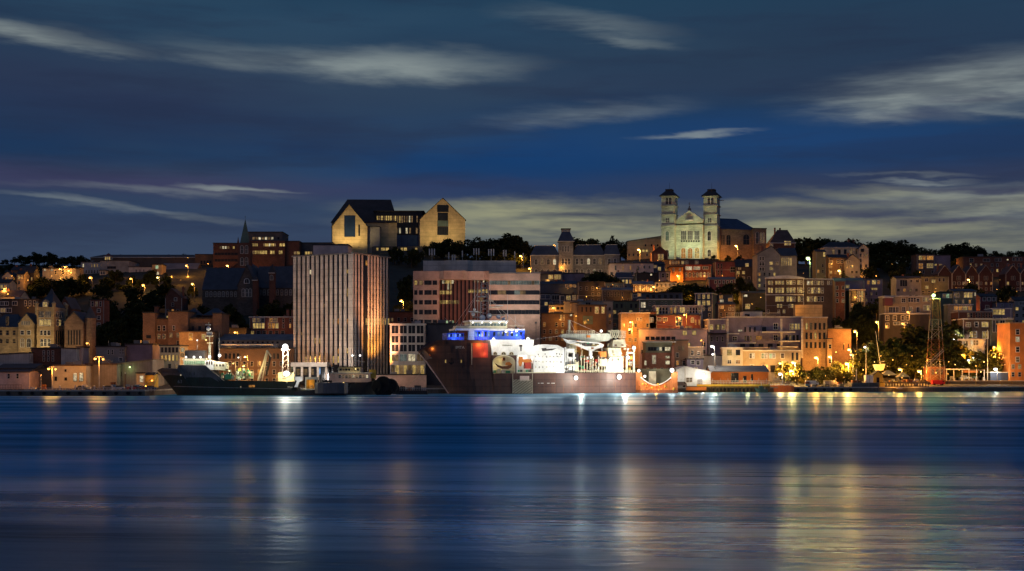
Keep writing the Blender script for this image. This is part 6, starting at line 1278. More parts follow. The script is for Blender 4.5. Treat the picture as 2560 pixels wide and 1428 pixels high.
def right_waterfront():
    T = thing('orange_barge', 'orange barge with a curved cut-out deck edge and white rope at the ship stern', 'barge', (PX(1640, 480), 480, 0))
    cut = [(1642 + 38 * math.cos(math.pi * (1 + i / 12)), 932 - 30 * math.sin(math.pi * (1 + i / 12)) - 0) for i in range(13)]
    ppoly(T, 'stern_wall', 'hull_orange', [(1589, 976), (1589, 930), (1602, 930)] + cut + [(1682, 930), (1694, 930), (1694, 976)], 478, 1.2)
    pbox(T, 'hull', 'rust', 1588, 1695, 975, 990, 477.6, 12); pbox(T, 'deck_wall', 'clap_olive', 1596, 1690, 922, 964, 487, .4); pbox(T, 'deck_house', 'ship_cream', 1622, 1640, 928, 962, 484, 3)
    o = T.location; part('hanging_rope', MB().path([P(x, y, 477.6) - o for x, y in [(1602 + 76 * i / 14, 944 + 19 * math.sin(math.pi * i / 14)) for i in range(15)]], .22, 6), 'trim', T)
    for i in range(26):
        x, y = rs.uniform(1593, 1690), rs.uniform(960, 975); part('net_float', MB().ball(P(x, y, 477.7) - o, rs.uniform(.2, .45), 6), ['yellow', 'ship_orange'][i % 2], T)
    for x, y, r, p in ((1597, 927, .55, 500), (1680, 926, .8, 1500), (1612, 941, .5, 300)):
        part('bulb', MB().ball(P(x, y, 477) - o, r, 10), 'bulb_w', T); light(T, P(x, y + 3, 475) - o, 'w', p, .3)
    light(T, P(1640, 968, 473) - o, 'o', 1100, .3)
    W = thing('timber_wharf', 'yellow-railed timber wharf on piles in front of the orange shed', 'wharf', (PX(1820, 492), 492, 0)); o = W.location
    pbox(W, 'deck_beam', 'timber', 1718, 1925, 966, 970, 492, 10); pbox(W, 'edge_board', 'yellow', 1742, 1925, 961, 966, 491.7, .3); pbox(W, 'step_block', 'orange', 1716, 1766, 968, 976, 491, 2)
    b = MB(); c = MB()
    for i in range(48):
        x = 1743 + i * 3.85; b.tube(P(x, 961, 491.8) - o, P(x, 952 - (6 if i % 5 == 0 else 0), 491.8) - o, .07, .07, 4)
    for y in (952, 956): b.tube(P(1743, y, 491.8) - o, P(1925, y, 491.8) - o, .08, .08, 4)
    for i in range(22): x = 1722 + i * 9.5; c.tube(P(x, 992, 492.5) - o, P(x, 968, 492.5) - o, .22, .22, 6)
    part('railing', b, 'trim', W); part('piles', c, 'timber', W)
    light(W, P(1790, 940, 487) - o, 't', 1300, .3); light(W, P(1870, 940, 487) - o, 't', 1300, .3); light(W, P(1740, 965, 486) - o, 'o', 400, .3); light(W, P(1760, 972, 487) - o, 'o', 150, .3)
    for i, (x, y0) in enumerate(((1713, 925), (1885, 885), (1718, 950))): pass
    S = Rig('small_boat', 'small teal workboat tied up at the right end of the timber wharf', 'boat', 1887, 1920, 486, 0); S.hull(2.4, interp([(0, 1.9), (.4, 1.2), (1, 1.1)]), .8, .4, .25, ['copper'], drop=.3); S.bx('wheelhouse', 'copper', 1898, 1908, 965, 974, .6, 1.2); part('mast', MB().tube(S.p(1903, 966, 1), S.p(1905, 952, 1), .07), 'trim', S.T)
    S.bx('rail_post', 'trim', 1912, 1913, 968, 975, .3, .1)
    S = Rig('barge', 'short orange flat-sided barge with rail left of the lit trees', 'barge', 1930, 1986, 496, 0); S.hull(6, interp([(0, 2.5), (1, 2.3)]), .4, .05, .04, ['hull_orange'], drop=.5); b = MB()
    for i in range(15): x = 1932 + i * 3.7; b.tube(S.p(x, 965, .3), S.p(x, 955, .3), .06, .06, 4)
    b.tube(S.p(1932, 955, .3), S.p(1984, 955, .3), .07, .07, 4); part('rail', b, 'trim', S.T); light(S.T, S.p(1958, 968, -4), 'o', 260, .3)
    for i, (x0, x1, lab) in enumerate(((2022, 2052, 'dark fishing boat with white rail below the lit trees'), (2056, 2092, 'long dark low boat under the lit trees right of the white-railed one'), (2094, 2126, 'small dark boat with a pale upturned bow beside the sheet-pile wall'))):
        S = Rig('fishing_boat', lab, 'boat', x0, x1, 500, 0); S.hull(3, interp([(0, 2.3), (.4, 1.4), (1, 1.3)]), 1.0, .4, .25, [['hull_black', 'hull_maroon', 'ship_cream'][i]], bow='LLR'[i], drop=.3); S.bx('wheelhouse', ['ship_cream', 'clap_dark', 'clap_dark'][i], x0 + 8, x0 + 16, 960, 970, .8, 1.6); S.win(x0 + 9, x0 + 15, 962, 966, 'kk', .75, 's', .8)
        part('mast', MB().tube(S.p(x0 + 18, 972, 1.4), S.p(x0 + 18, 950, 1.4), .08), 'trim_dim', S.T)
    T = thing('sheet_pile_wall', 'grey corrugated sheet-pile pier block at the waterside', 'wall', (PX(2164, 500), 500, 0)); b = MB(); o = T.location
    for i in range(18):
        x = PX(2129 + i * 3.85, 500) - o.x; b.box(x, x + .34, 0 - (.18 if i % 2 else 0), 6, -2, PZ(957, 500))
    part('piling', b, 'sheet_pile', T)
    for x0, x1, y0, y1, m, lab, nm, ct in ((2165, 2183, 938, 957, 'white', 'white shipping container on the sheet-pile pier', 'container', 'container'), (2132, 2154, 951, 957, 'rust', 'rusty winch block on the left of the sheet-pile pier', 'winch', 'winch')):
        q = P((x0 + x1) / 2, y1, 503); T = thing(nm, lab, ct, q); pbox(T, 'body', m, x0, x1, y0, y1, 503, 3); pbox(T, 'door_rib', 'trim_dim', (x0 + x1) / 2 - .5, (x0 + x1) / 2 + .5, y0, y1, 502.9, .1)
        if nm == 'winch': part('post', MB().tube(P(2141, 951, 503) - T.location, P(2141, 922, 503) - T.location, .16, .1), 'trim', T)
    B('kiosk', 'small yellow gabled kiosk beside the white container', 'kiosk', 2184, 2207, 938, 505, 'yellow', 'gy', [(2192, 2198, 944, 956, 'd', 'n')], d=4, zb=3, ry=929)
    for x0, x1, y0, Y, lab in ((2204, 2244, 926, 512, 'wide pale market tent beside the yellow kiosk'), (2246, 2276, 931, 514, 'smaller pale market tent near the orange quay lamps')):
        T = thing('market_tent', lab, 'tent', (PX((x0 + x1) / 2, Y), Y, 3)); o = T.location; a, c = P(x0, y0 + 12, Y) - o, P(x1, y0, Y) - o
        part('canopy', MB().frustum((a.x, c.x, 0, 5), (a.x * .15, c.x * .15, 2.4, 2.6), a.z, c.z), 'tent', T); 
        for x in (a.x + .2, c.x - .2): part('leg', MB().tube((x, .2, -.3), (x, .2, a.z), .06), 'trim', T)
        pbox(T, 'counter', 'timber', x0 + 4, x1 - 4, y0 + 20, y0 + 28, Y + 2, 1)
    T = thing('wooden_pier', 'orange-lit wooden pier with clutter between the sheet-pile pier and the tower base', 'pier', (PX(2255, 505), 505, 0)); o = T.location
    pbox(T, 'deck', 'timber', 2200, 2325, 955, 959, 505, 8); pbox(T, 'lit_wall', 'yellow', 2199, 2212, 957, 976, 504, 3)
    b = MB()
    for i in range(16): x = 2216 + i * 7; b.tube(P(x, 985, 505.4) - o, P(x, 957, 505.4) - o, .2, .2, 6)
    part('piles', b, 'timber', T)
    for i in range(26): x = rs.uniform(2210, 2318); h = rs.uniform(2, 7); pbox(T, 'deck_clutter', ['rust', 'orange', 'trim', 'timber', 'yellow'][rs.randrange(5)], x, x + rs.uniform(2, 7), 955 - h, 955, 506 + rs.random() * 5, 1)
    light(T, P(2235, 962, 499) - o, 'o', 700, .3); light(T, P(2290, 962, 499) - o, 'o', 700, .3)
    S = Rig('rowing_boat', 'orange-lit wooden skiff afloat under the wooden pier', 'boat', 2232, 2268, 498, 0); S.hull(2.6, interp([(0, 1.6), (.5, 1.0), (1, 1.1)]), .7, .4, .25, ['orange'], drop=.3); S.bx('thwart', 'trim', 2244, 2256, 970, 972, .6, 1.2)
    # lattice navigation tower
    T = thing('lattice_tower', 'red and white steel lattice tower with a green-white beacon on top', 'tower', (PX(2338, 520), 520, 3.2)); o = T.location
    def leg(px, py, y): p = P(px, py, 520); return Vector((p.x - o.x, y, p.z - o.z))
    L0 = lambda t: 2320 + (2330 - 2320) * t; R0 = lambda t: 2357 + (2347 - 2357) * t; yy = lambda t: 950 + (748 - 950) * t; dd = lambda t: 2.9 - 1.6 * t
    for k, (fx, sy) in enumerate(((L0, -1), (R0, -1), (L0, 1), (R0, 1))):
        for j in range(8):
            t0, t1 = j / 8, (j + 1) / 8; a, c = leg(fx(t0), yy(t0), sy * dd(t0)), leg(fx(t1), yy(t1), sy * dd(t1))
            part('leg', MB().tube(a, c, .13, .11, 5), ['tower_white', 'tower_red'][(j // 2) % 2], T)
    for j in range(8):
        t0, t1 = j / 8, (j + 1) / 8; b = MB()
        for sy in (-1, 1):
            b.tube(leg(L0(t0), yy(t0), sy * dd(t0)), leg(R0(t1), yy(t1), sy * dd(t1)), .065, .065, 4).tube(leg(R0(t0), yy(t0), sy * dd(t0)), leg(L0(t1), yy(t1), sy * dd(t1)), .065, .065, 4).tube(leg(L0(t1), yy(t1), sy * dd(t1)), leg(R0(t1), yy(t1), sy * dd(t1)), .075, .075, 4)
        part('bracing', b, ['tower_white', 'tower_red'][(j // 2) % 2], T)
    part('platform', MB().box(-1.8, 1.8, -1.5, 1.5, PZ(748, 520) - o.z, PZ(746, 520) - o.z), 'tower_white', T)
    part('bulb', MB().ball(P(2334, 739, 519) - o, .75, 10), 'bulb_g', T); light(T, P(2334, 739, 517) - o, 'g', 3200, .4); light(T, P(2340, 760, 524) - o, 'g', 500, .3)
    B('low_shed', 'low rust-coloured shed at the foot of the lattice tower', 'shed', 2320, 2364, 917, 526, 'rust', 'flat', [(2326, 2360, 924, 936, 'kkk', 'n', .4)], d=6, zb=3)
    b = thing('gangway', 'slanting lit gangway leaning against the lattice tower base', 'gangway', (PX(2330, 514), 514, 3)); o = b.location
    part('ramp', MB().tube(P(2310, 915 + 2, 514) - o, P(2358, 873, 514) - o, .16, .16, 5).tube(P(2314, 918 + 2, 514) - o, P(2360, 877, 514) - o, .16, .16, 5), 'tower_white', b)
    T = thing('wharf_wall', 'dark high concrete wharf wall with pale kerb at the right end of the harbour', 'wall', (PX(2470, 528), 528, 0)); o = T.location
    a, c = P(2374, 951, 524), P(2620, 951, 530); part('wall', MB().box(a.x - o.x, c.x - o.x + 20, 0, 10, -3, 3.7), 'concrete_dark', T); part('kerb', MB().box(a.x - o.x, c.x - o.x + 20, -.3, .5, 3.703, 4.0), 'concrete_pale', T)
    for x in (2375, 2440, 2500, 2530): part('fender_pile', MB().tube(P(x, 984, 527.4) - o, P(x, 953, 527.4) - o, .28, .28, 6), 'timber', T)
    T = thing('pergola', 'long timber pergola with lit cloth roof on the right wharf', 'pergola', (PX(2420, 534), 534, 3.9)); o = T.location
    pbox(T, 'beam', 'trim', 2365, 2424, 922, 924.5, 534, .4); pbox(T, 'beam', 'timber', 2424, 2462, 924, 927, 535, .4)
    for x in (2366, 2384, 2405, 2422, 2441, 2460): pbox(T, 'post', 'trim', x, x + 1.4, 924, 952, 534, .25)
    pbox(T, 'hanging_cloth', 'orange', 2408, 2445, 926, 932, 536, .1); pbox(T, 'planter', 'leaf_pale', 2386, 2402, 928, 944, 540, 1.5)
    for i in range(20): x = rs.uniform(2372, 2470); pbox(T, 'bench_clutter', ['trim', 'orange', 'timber', 'tent'][rs.randrange(4)], x, x + rs.uniform(2, 6), 952 - rs.uniform(2, 9), 952, 536 + rs.random() * 3, 1)
    T = thing('dark_container', 'dark blue container under a white lamp on the right wharf', 'container', (PX(2498, 534), 534, 3.9)); pbox(T, 'body', 'clap_navy', 2476, 2526, 932, 951, 534, 4); pbox(T, 'roof_edge', 'trim', 2474, 2528, 930, 932, 533.8, 4.4)
    T = thing('red_fence', 'reddish timber fence panels at the far right end of the wharf', 'fence', (PX(2540, 533), 533, 3.9))
    for i in range(9): pbox(T, 'panel', 'clap_red' if i % 3 else 'pinkish', 2526 + i * 5, 2530 + i * 5, 922, 952, 533, .3)
    for x, y0, y1, Y, lab in ((2469, 826, 952, 534, 'tall pale bare pole on the right wharf beside the dark container'), (2518, 830, 912, 540, 'thin pale pole in front of the orange corner block'), (2165, 872, 944, 520, 'pale mast pole left of the leaning sailboat mast'), (1713, 920, 976, 499, 'dark mooring post in front of the white gable warehouse')):
        q = P(x, y1, Y); T = thing('pole', lab, 'pole', q); part('shaft', MB().tube((0, 0, -.6), (0, 0, PZ(y0, Y) - q.z), .17, .1, 6), 'pole_pale', T); part('pole_cap', MB().ball((0, 0, PZ(y0, Y) - q.z), .2, 6), 'trim', T)
    S = Rig('sailing_boat', 'small sailing boat on shore with a tall leaning mast', 'boat', 2188, 2212, 530, 0); 
    for ob in [S.T]: ob.location.z = PZ(935, 530)
    S.poly('boat_hull', 'ship_cream', [(2186, 912), (2214, 910), (2208, 926), (2192, 928)], 0, 2.2); part('mast', MB().tube(S.p(2201, 914, 1), S.p(2189, 828, 1), .13, .08, 6), 'pole_pale', S.T); part('boom', MB().tube(S.p(2200, 905, 1), S.p(2212, 903, 1), .1), 'pole_pale', S.T)
    for ch in S.T.children: ch.location.z -= S.T.location.z
right_waterfront()

# ------------------------------------------------------------------ left quay: rails, bollards, cars
def left_quay():
    T = thing('quay_rail', 'low yellow-lit guard rail along the left quay edge', 'railing', (PX(230, 430), 430, 1.9)); o = T.location; b = MB()
    for y in (970, 974): b.tube(P(62, y, 430) - o, P(392, y, 430) - o, .06, .06, 4)
    for i in range(42): x = 62 + i * 7.9; b.tube(P(x, 979, 430) - o, P(x, 970, 430) - o, .06, .06, 4)
    part('rail', b, 'trim', T)
    T = thing('metal_fence', 'rusty mesh fence with posts in front of the pink harbour shed', 'fence', (PX(30, 432), 432, 1.7)); o = T.location; b = MB()
    for y in (962, 970): b.tube(P(-6, y, 432) - o, P(54, y, 432) - o, .07, .07, 4)
    for i in range(16): x = -6 + i * 4; b.tube(P(x, 979, 432) - o, P(x, 962, 432) - o, .06, .06, 4)
    part('mesh', b, 'tower_red', T)
    for x in (188, 236, 259, 206, 150, 280, 330): 
        q = P(x, 976, 431); q.z = 1.75; T = thing('bollard', 'pale concrete bollard along the left quay edge', 'bollard', q, 'bollards on the left quay')
        part('post', MB().lathe([(.22, -.2), (.2, 1.2), (.3, 1.25), (.3, 1.5), (.1, 1.6)], 10), 'trim', T); part('base', MB().box(-.4, .4, -.4, .4, -.1, .12), 'concrete', T)
    for x, m, lab in ((299, 'car_white', 'pale parked car beside the orange post on the left quay'), (337, 'car_red', 'bright red parked car left of the orange-lit hut'), (358, 'car_red', 'dark red parked car in front of the orange-lit hut'), (204, 'car_grey', 'grey parked car in front of the two glowing shed windows'), (272, 'car_grey', 'grey parked car right of the tall twin lamp pole'), (376, 'car_blue', 'dark blue parked car by the green ship bow')):
        q = P(x, 975, 437); q.z = 1.75; T = thing('parked_car', lab, 'car', q)
        part('body', MB().prism([(-2.1, .35), (2.1, .35), (2.15, .8), (1.3, .95), (-1.3, .98), (-2.1, .85)], -.85, .85), m, T); part('cabin', MB().frustum((-1.3, 1.25, -.8, .8), (-.8, .7, -.65, .65), .95, 1.45), 'glass', T)
        for wx in (-1.3, 1.3):
            for wy in (-.8, .8): w = part('wheel', MB().lathe([(.32, -.1), (.34, 0), (.32, .1)], 10), 'rubber', T, (wx, wy, .34)); w.rotation_euler = (R(90), 0, 0)
left_quay()
def quay_details():
    for i, px in enumerate(list(range(20, 380, 30)) + list(range(1995, 2130, 22))):
        Y = edge(PX(px, 430 if px < 400 else 500)) - .6; q = P(px, 984, Y); q.z = .9
        o = tag(link('tyre_fender', MB().lathe([(.28, -.2), (.5, -.26), (.6, -.1), (.6, .1), (.5, .26), (.28, .2)], 12).mesh('tyre_fender', ['rubber']), None, q), 'small black tyre fender hung on the quay wall', 'tyre', 'tyre fenders on the quay wall'); o.rotation_euler = (R(90), 0, 0)
    for px, Y, m, lab in ((2030, 509, 'car_white', 'white van parked under the lit waterside trees'), (2076, 510, 'car_grey', 'grey van parked under the lit waterside trees'), (2412, 542, 'car_white', 'white van parked behind the right wharf pergola'), (2345, 517, 'car_red', 'red van parked beside the lattice tower foot'), (1700, 497, 'car_grey', 'grey van parked at the left corner of the white gable warehouse')):
        q = P(px, 960, Y); q.z = ground(q.x, Y) if Y < 540 else 4.0
        T = thing('parked_van', lab, 'van', q); part('body', MB().prism([(-2.4, .4), (2.4, .4), (2.4, 1.2), (1.7, 2.0), (-2.4, 2.05)], -.95, .95), m, T); part('windscreen', MB().prism([(1.5, 1.3), (2.2, 1.3), (1.65, 1.9), (1.5, 1.9)], -.97, .97), 'glass', T)
        for wx in (-1.5, 1.5):
            for wy in (-.9, .9): w = part('wheel', MB().lathe([(.34, -.1), (.36, 0), (.34, .1)], 10), 'rubber', T, (wx, wy, .36)); w.rotation_euler = (R(90), 0, 0)
    for lab, a, b_ in (('slack mooring rope from the big ship bow to the quay', P(1068, 905, 452), P(1010, 972, 466)), ('slack mooring rope from the green ship bow to the left quay', P(392, 930, 434), P(330, 977, 430))):
        pts = [a.lerp(b_, k / 10) - Vector((0, 0, 1.2 * math.sin(math.pi * k / 10))) for k in range(11)]
        tag(link('mooring_rope', MB().path(pts, .07, 5).mesh('mooring_rope', ['rope'])), lab, 'rope')
quay_details()
def crates():
    for px, Y, n in ((212, 437, 2), (222, 438, 1), (284, 436, 3), (318, 438, 2), (344, 437, 2), (110, 438, 2), (84, 437, 1), (2018, 508, 2), (2100, 509, 2), (2290, 516, 3), (2380, 540, 2), (2436, 541, 2)):
        q = P(px, 970, Y); z = (4.0 if px > 2370 else max(1.75, ground(q.x, Y)))
        for i in range(n):
            T = thing('fish_crate', 'weathered fish crate stacked on the harbour quay', 'crate', (q.x + rs.uniform(-.15, .15), Y, z + .82 * i), 'fish crates on the quay'); T.rotation_euler = (0, 0, rs.uniform(-.2, .2))
            part('bin', MB().box(-.75, .75, -.6, .6, .12, .8), ['sky_blue_paint', 'trim', 'rust'][rs.randrange(3)], T); part('skid', MB().box(-.6, -.4, -.6, .6, 0, .118).box(.4, .6, -.6, .6, 0, .118), 'timber', T)
crates()

# ------------------------------------------------------------------ lamps
for a in [
 (150, 673, 736, 'o', 'orange street lamp, leftmost of three close together on the left hill', 900), (163, 668, 742, 'o', 'orange street lamp, topmost of three close together on the left hill', 900), (172, 677, 734, 'o', 'orange street lamp, rightmost of three close together on the left hill', 900),
 (226, 694, 722, 'o', 'orange street lamp in front of the grey institution left block', 1300), (327, 697, 716, 'o', 'orange street lamp below the institution white wing', 1100), (358, 713, 700, 'o', 'orange street lamp lowest on the left hill above dark trees', 1300), (394, 694, 716, 'y', 'yellow street lamp below the greenish stair window block', 1200),
 (466, 664, 770, 'o', 'orange street lamp beside the long slate-roofed building', 1200), (481, 710, 690, 'o', 'orange street lamp left of the dark gothic church', 1400), (568, 664, 788, 'o', 'orange street lamp glowing between the brick spire and hill offices', 900), (12, 722, 618, 'o', 'orange street lamp at the left edge over the brown-roofed house', 900),
 (1003, 752, 610, 'o', 'orange street lamp between the striped tower and the pink office block', 1500), (1301, 640, 790, 'o', 'orange street lamp above the pink office block penthouse', 1100), (1323, 671, 742, 'o', 'orange street lamp at the left end of the convent', 1100), (1384, 613, 800, 'o', 'small orange lamp on the convent roof line left of its tower', 250),
 (1596, 624, 815, 'o', 'big orange street lamp left of the cathedral', 3200), (1840, 615, 826, 'o', 'orange street lamp in front of the cathedral nave', 2200), (1634, 717, 676, 'o', 'orange lamp beside the glowing shop windows mid hill', 700), (1383, 770, 598, 'o', 'orange lamp on the brown house cluster by the pink block', 350),
 (1576, 805, 556, 'o', 'upper of two stacked orange lamps before the brick shop', 1100), (1574, 823, 553, 'o', 'lower of two stacked orange lamps before the brick shop', 900), (1711, 787, 566, 'o', 'orange lamp on the white-trimmed house row', 500), (1753, 852, 528, 'o', 'small orange lamp at the roof edge of the grey timber waterfront house', 150),
 (1694, 690, 730, 'o', 'orange lamp on the mansion left wing', 900), (2096, 677, 700, 'y', 'yellow street lamp right of the green mast lamp', 900), (2420, 699, 692, 'o', 'orange street lamp under the pointed gable row', 900),
 (2191, 805, 566, 'o', 'orange street lamp left of the terraced apartments', 1200), (2137, 828, 566, 'o', 'orange street lamp on the orange-brown brick block', 1500), (2269, 780, 586, 'o', 'orange lamp on the upper terrace of the tan apartments', 350), (2256, 809, 582, 'o', 'orange lamp in the doorway of the tan apartments', 450),
 (2122, 874, 550, 'o', 'orange street lamp above the lit round trees', 1300), (2039, 894, 540, 'o', 'big orange street lamp over the lit trees below the tan end wing', 2400), (2073, 892, 538, 'y', 'yellow lamp right of the big orange lamp over the trees', 900), (2116, 909, 532, 'y', 'yellow lamp inside the pale lit tree', 2200), (2127, 887, 534, 'y', 'small yellow lamp just above the pale lit tree', 300),
 (1982, 906, 524, 'y', 'upper yellow lamp inside the yellow-green tree', 1400), (1977, 927, 521, 'y', 'lower yellow lamp inside the yellow-green tree', 1600), (1950, 908, 520, 'o', 'upper orange lamp of the pair at the short orange barge', 900), (1950, 935, 518, 'w', 'lower white lamp of the pair at the short orange barge', 1300),
 (2162, 868, 546, 'w', 'small white lamp on a tall pole right of the lit trees', 450), (2249, 923, 524, 'o', 'left of the two big orange quay lamps before the market tents', 2200), (2297, 928, 522, 'o', 'right of the two big orange quay lamps before the market tents', 2200), (2405, 887, 546, 'o', 'orange lamp left of the white globe lamps on the right terrace', 1100),
 (2421, 901, 544, 'w', 'lower white globe lamp on the right terrace', 700), (2434, 894, 545, 'w', 'upper white globe lamp on the right terrace', 700), (2485, 868, 546, 'o', 'upper orange lamp in the trees before the inn', 1000), (2483, 885, 544, 'y', 'lower yellow lamp in the trees before the inn', 1000), (2488, 923, 531, 'w', 'white lamp over the dark blue container', 1300),
 (2390, 838, 560, 'w', 'highest white lamp in the tree right of the lattice tower', 900), (2379, 850, 558, 'w', 'left white lamp in the tree right of the lattice tower', 700), (2412, 849, 558, 'w', 'right white lamp in the tree by the inn porch', 700),
 (218, 858, 503, 'o', 'small orange lamp at the foot of the courthouse turret', 300), (588, 831, 552, 'o', 'orange lamp by the dark doorway building left of the brick row houses', 500), (613, 892, 484, 'o', 'upper orange lamp behind the green ship work deck', 900), (609, 915, 482, 'o', 'lower orange lamp behind the green ship work deck', 500), (596, 894, 488, 'w', 'small white lamp left of the orange lamps behind the green ship', 150),
 (583, 909, 470, 'y', 'small yellow lamp above the green ship work deck', 150), (1780, 866, 512, 'w', 'bright white lamp on a tall pole before the tan waterfront building', 2600), (1782, 886, 510, 'w', 'fainter white lamp just below the bright tall pole lamp', 400), (1945, 706, 640, 'y', 'yellow lamp in the small tree left of the curved apartments', 200), (2515, 846, 545, 'y', 'pale yellow lamp among leaves left of the orange corner block', 250)]:
    big = a[5] > 1250; hw = {'o': .56, 'y': .56, 'w': .56}[a[3]]
    lamp(a[0], a[1], a[2], a[3], a[4], a[5] * (1.6 if a[3] == 'w' else (5.0 if a[0] > 2200 else 8.0) if (a[2] < 600 and a[0] > 1900) else 2.6 if a[0] < 500 else 8.0), hw * (1.3 if big else 1) * (a[2] / 640) ** .5 if a[5] > 260 else .3, group='orange street lamps' if a[3] == 'o' else None)
def twin(px0, px1, py, Y, label, p):
    T = lamp(px0, py, Y, 'o', label, p, .5, pole=False, zb=1.8); q = P(px0, py, Y); h = q.z - T.location.z; w = PX(px1, Y) - PX(px0, Y)
    part('pole', MB().tube((w / 2, 0, -.2), (w / 2, 0, h + .6), .18, .12, 7).tube((0, 0, h + .75), (w, 0, h + .6), .08, .08, 5), 'pole_pale', T)
    part('bulb', MB().ball((w, 0, h - .15), .42, 10, 0, .8), 'bulb_o', T); part('lamp_head', MB().frustum((w - .45, w + .45, -.3, .3), (w - .2, w + .2, -.15, .15), h + .2, h + .5), 'pole', T); light(T, (w, -.75, h - .8), 'o', p * .6)
twin(238, 258, 897, 436, 'tall twin-headed orange quay lamp in front of the grey warehouses', 2400)
twin(122, 139, 922, 434, 'shorter twin-headed orange quay lamp at the pink shed', 1500)
for x, y, c, lab in ((313, 933, 'tower_red', 'orange-painted post standing on the left quay'), (102, 938, 'pole_pale', 'bare pale post left of the shorter twin quay lamp')):
    q = P(x, y, 434); T = thing('post', lab, 'post', (q.x, 434, 1.7)); part('shaft', MB().tube((0, 0, -.2), (0, 0, q.z - 1.7), .16, .12, 6), c, T); part('post_cap', MB().ball((0, 0, q.z - 1.7), .25, 6), 'trim', T)
T = thing('wall_lamp', 'small green wall lamp on the slanted-roof warehouse', 'lamp', P(325, 918, 456.4)); part('bulb', MB().ball((0, -.3, 0), .3, 8), 'bulb_g', T); part('bracket', MB().box(-.1, .1, -.3, .3, .25, .35), 'pole', T); light(T, (0, -1, -.4), 'g', 60, .2)
T = lamp(2020, 646, 640, 'g', 'very bright green-white mast lamp above the curved apartment house', 5200, 1.0, name='mast_lamp', cat='mast lamp', pm='pole_pale')
light(thing('ground_lamp', 'small orange lamp glowing on the yard by the orange-lit hut', 'lamp', P(380, 952, 444)), (0, -.6, .4), 'o', 260, .2)
part('bulb', MB().ball((0, 0, 0), .35, 8), 'bulb_o', bpy.data.objects['ground_lamp']); part('bracket', MB().tube((0, .1, -1.6), (0, .1, -.2), .08), 'pole', bpy.data.objects['ground_lamp'])

# small lamps scattered through the town and the waterside trees
def small_lamp(px, py, Y, k, label, group, p, r=.22):
    r = rs.choice((.1, .13, .17, .22)); p *= rs.uniform(.4, 1.8)
    q = P(px, py, Y); T = thing('porch_lamp', label, 'lamp', q, group)
    part('bulb', MB().ball((0, 0, 0), r, 8), 'bulb_' + k, T); part('bracket', MB().tube((0, .05, r), (0, .6, r + .35), .05, .05, 4), 'pole', T); light(T, (0, -.6, -.3), k, p, .2)
for px, py, Y in [(2148, 905, 528), (2158, 925, 520), (2170, 918, 524), (2186, 905, 530), (2202, 890, 534), (2218, 916, 524), (2232, 900, 530), (2266, 912, 522), (2280, 890, 532), (2318, 900, 522), (2352, 912, 520), (2372, 905, 532), (2388, 912, 530), (2398, 925, 530), (2440, 915, 531), (2452, 930, 530), (2460, 905, 534), (2512, 912, 530), (2020, 945, 512), (2040, 950, 510), (2064, 940, 512), (2090, 948, 509), (2110, 944, 512), (1996, 940, 514), (2136, 940, 510), (2222, 938, 508), (2258, 940, 508), (2308, 940, 508), (2340, 932, 514), (2370, 935, 530)]:
    small_lamp(px, py, Y, 'o' if rs.random() < .6 else 'y', 'small yellow lamp among the trees and stalls of the right waterside', 'small lamps on the right waterside', 520)
for px, py, Y in [(1370, 700, 732), (1420, 722, 686), (1466, 742, 640), (1492, 720, 668), (1532, 712, 684), (1556, 744, 650), (1600, 722, 676), (1612, 720, 680), (1654, 720, 684), (1680, 722, 684), (1624, 690, 740), (1660, 660, 782), (1700, 690, 736), (1760, 690, 736), (1806, 690, 744), (1826, 764, 612), (1812, 776, 610), (1846, 690, 742), (1880, 760, 640), (1902, 744, 640), (1470, 800, 580), (1548, 790, 580), (1600, 800, 560), (1660, 806, 566), (1700, 800, 568), (1765, 815, 556), (1440, 790, 586), (1400, 800, 582), (2080, 660, 738), (2130, 665, 732), (2190, 690, 672), (2230, 660, 752), (2300, 680, 668), (2340, 722, 668), (2450, 735, 640), (2390, 720, 660), (2500, 700, 700), (2110, 860, 560), (2090, 880, 552), (2150, 740, 636)]:
    small_lamp(px, py, Y, 'o', 'small orange porch lamp between the houses on the hillside', 'porch lamps on the hillside', 900)
for px, py, Y in [(30, 690, 696), (70, 700, 704), (92, 690, 706), (130, 690, 738), (210, 700, 745), (262, 694, 770), (300, 690, 772), (345, 700, 740), (404, 700, 740), (430, 690, 770), (452, 700, 740), (470, 690, 770), (20, 735, 606), (70, 770, 560), (470, 645, 780), (520, 660, 790)]:
    small_lamp(px, py, Y, 'o', 'small orange lamp on the left hillside', 'small lamps on the left hillside', 600)

n = tries = 0
while n < 48 and tries < 3000:                      # porch and lane lamps, three metres above the slope, in the gaps between the houses
    tries += 1
    px, Y = rs.uniform(1360, 2555), rs.uniform(565, 790)
    if px < 1900 and rs.random() < .5: continue
    X = PX(px, Y)
    if any((X - a) ** 2 + (Y - b) ** 2 < (r * .8) ** 2 for a, b, r in FOOT): continue
    small_lamp(px, YH - (ground(X, Y) + rs.uniform(3, 6) - HC) * F / Y, Y, 'o', 'small orange porch lamp between the houses on the hillside', 'porch lamps on the hillside', 1100); n += 1
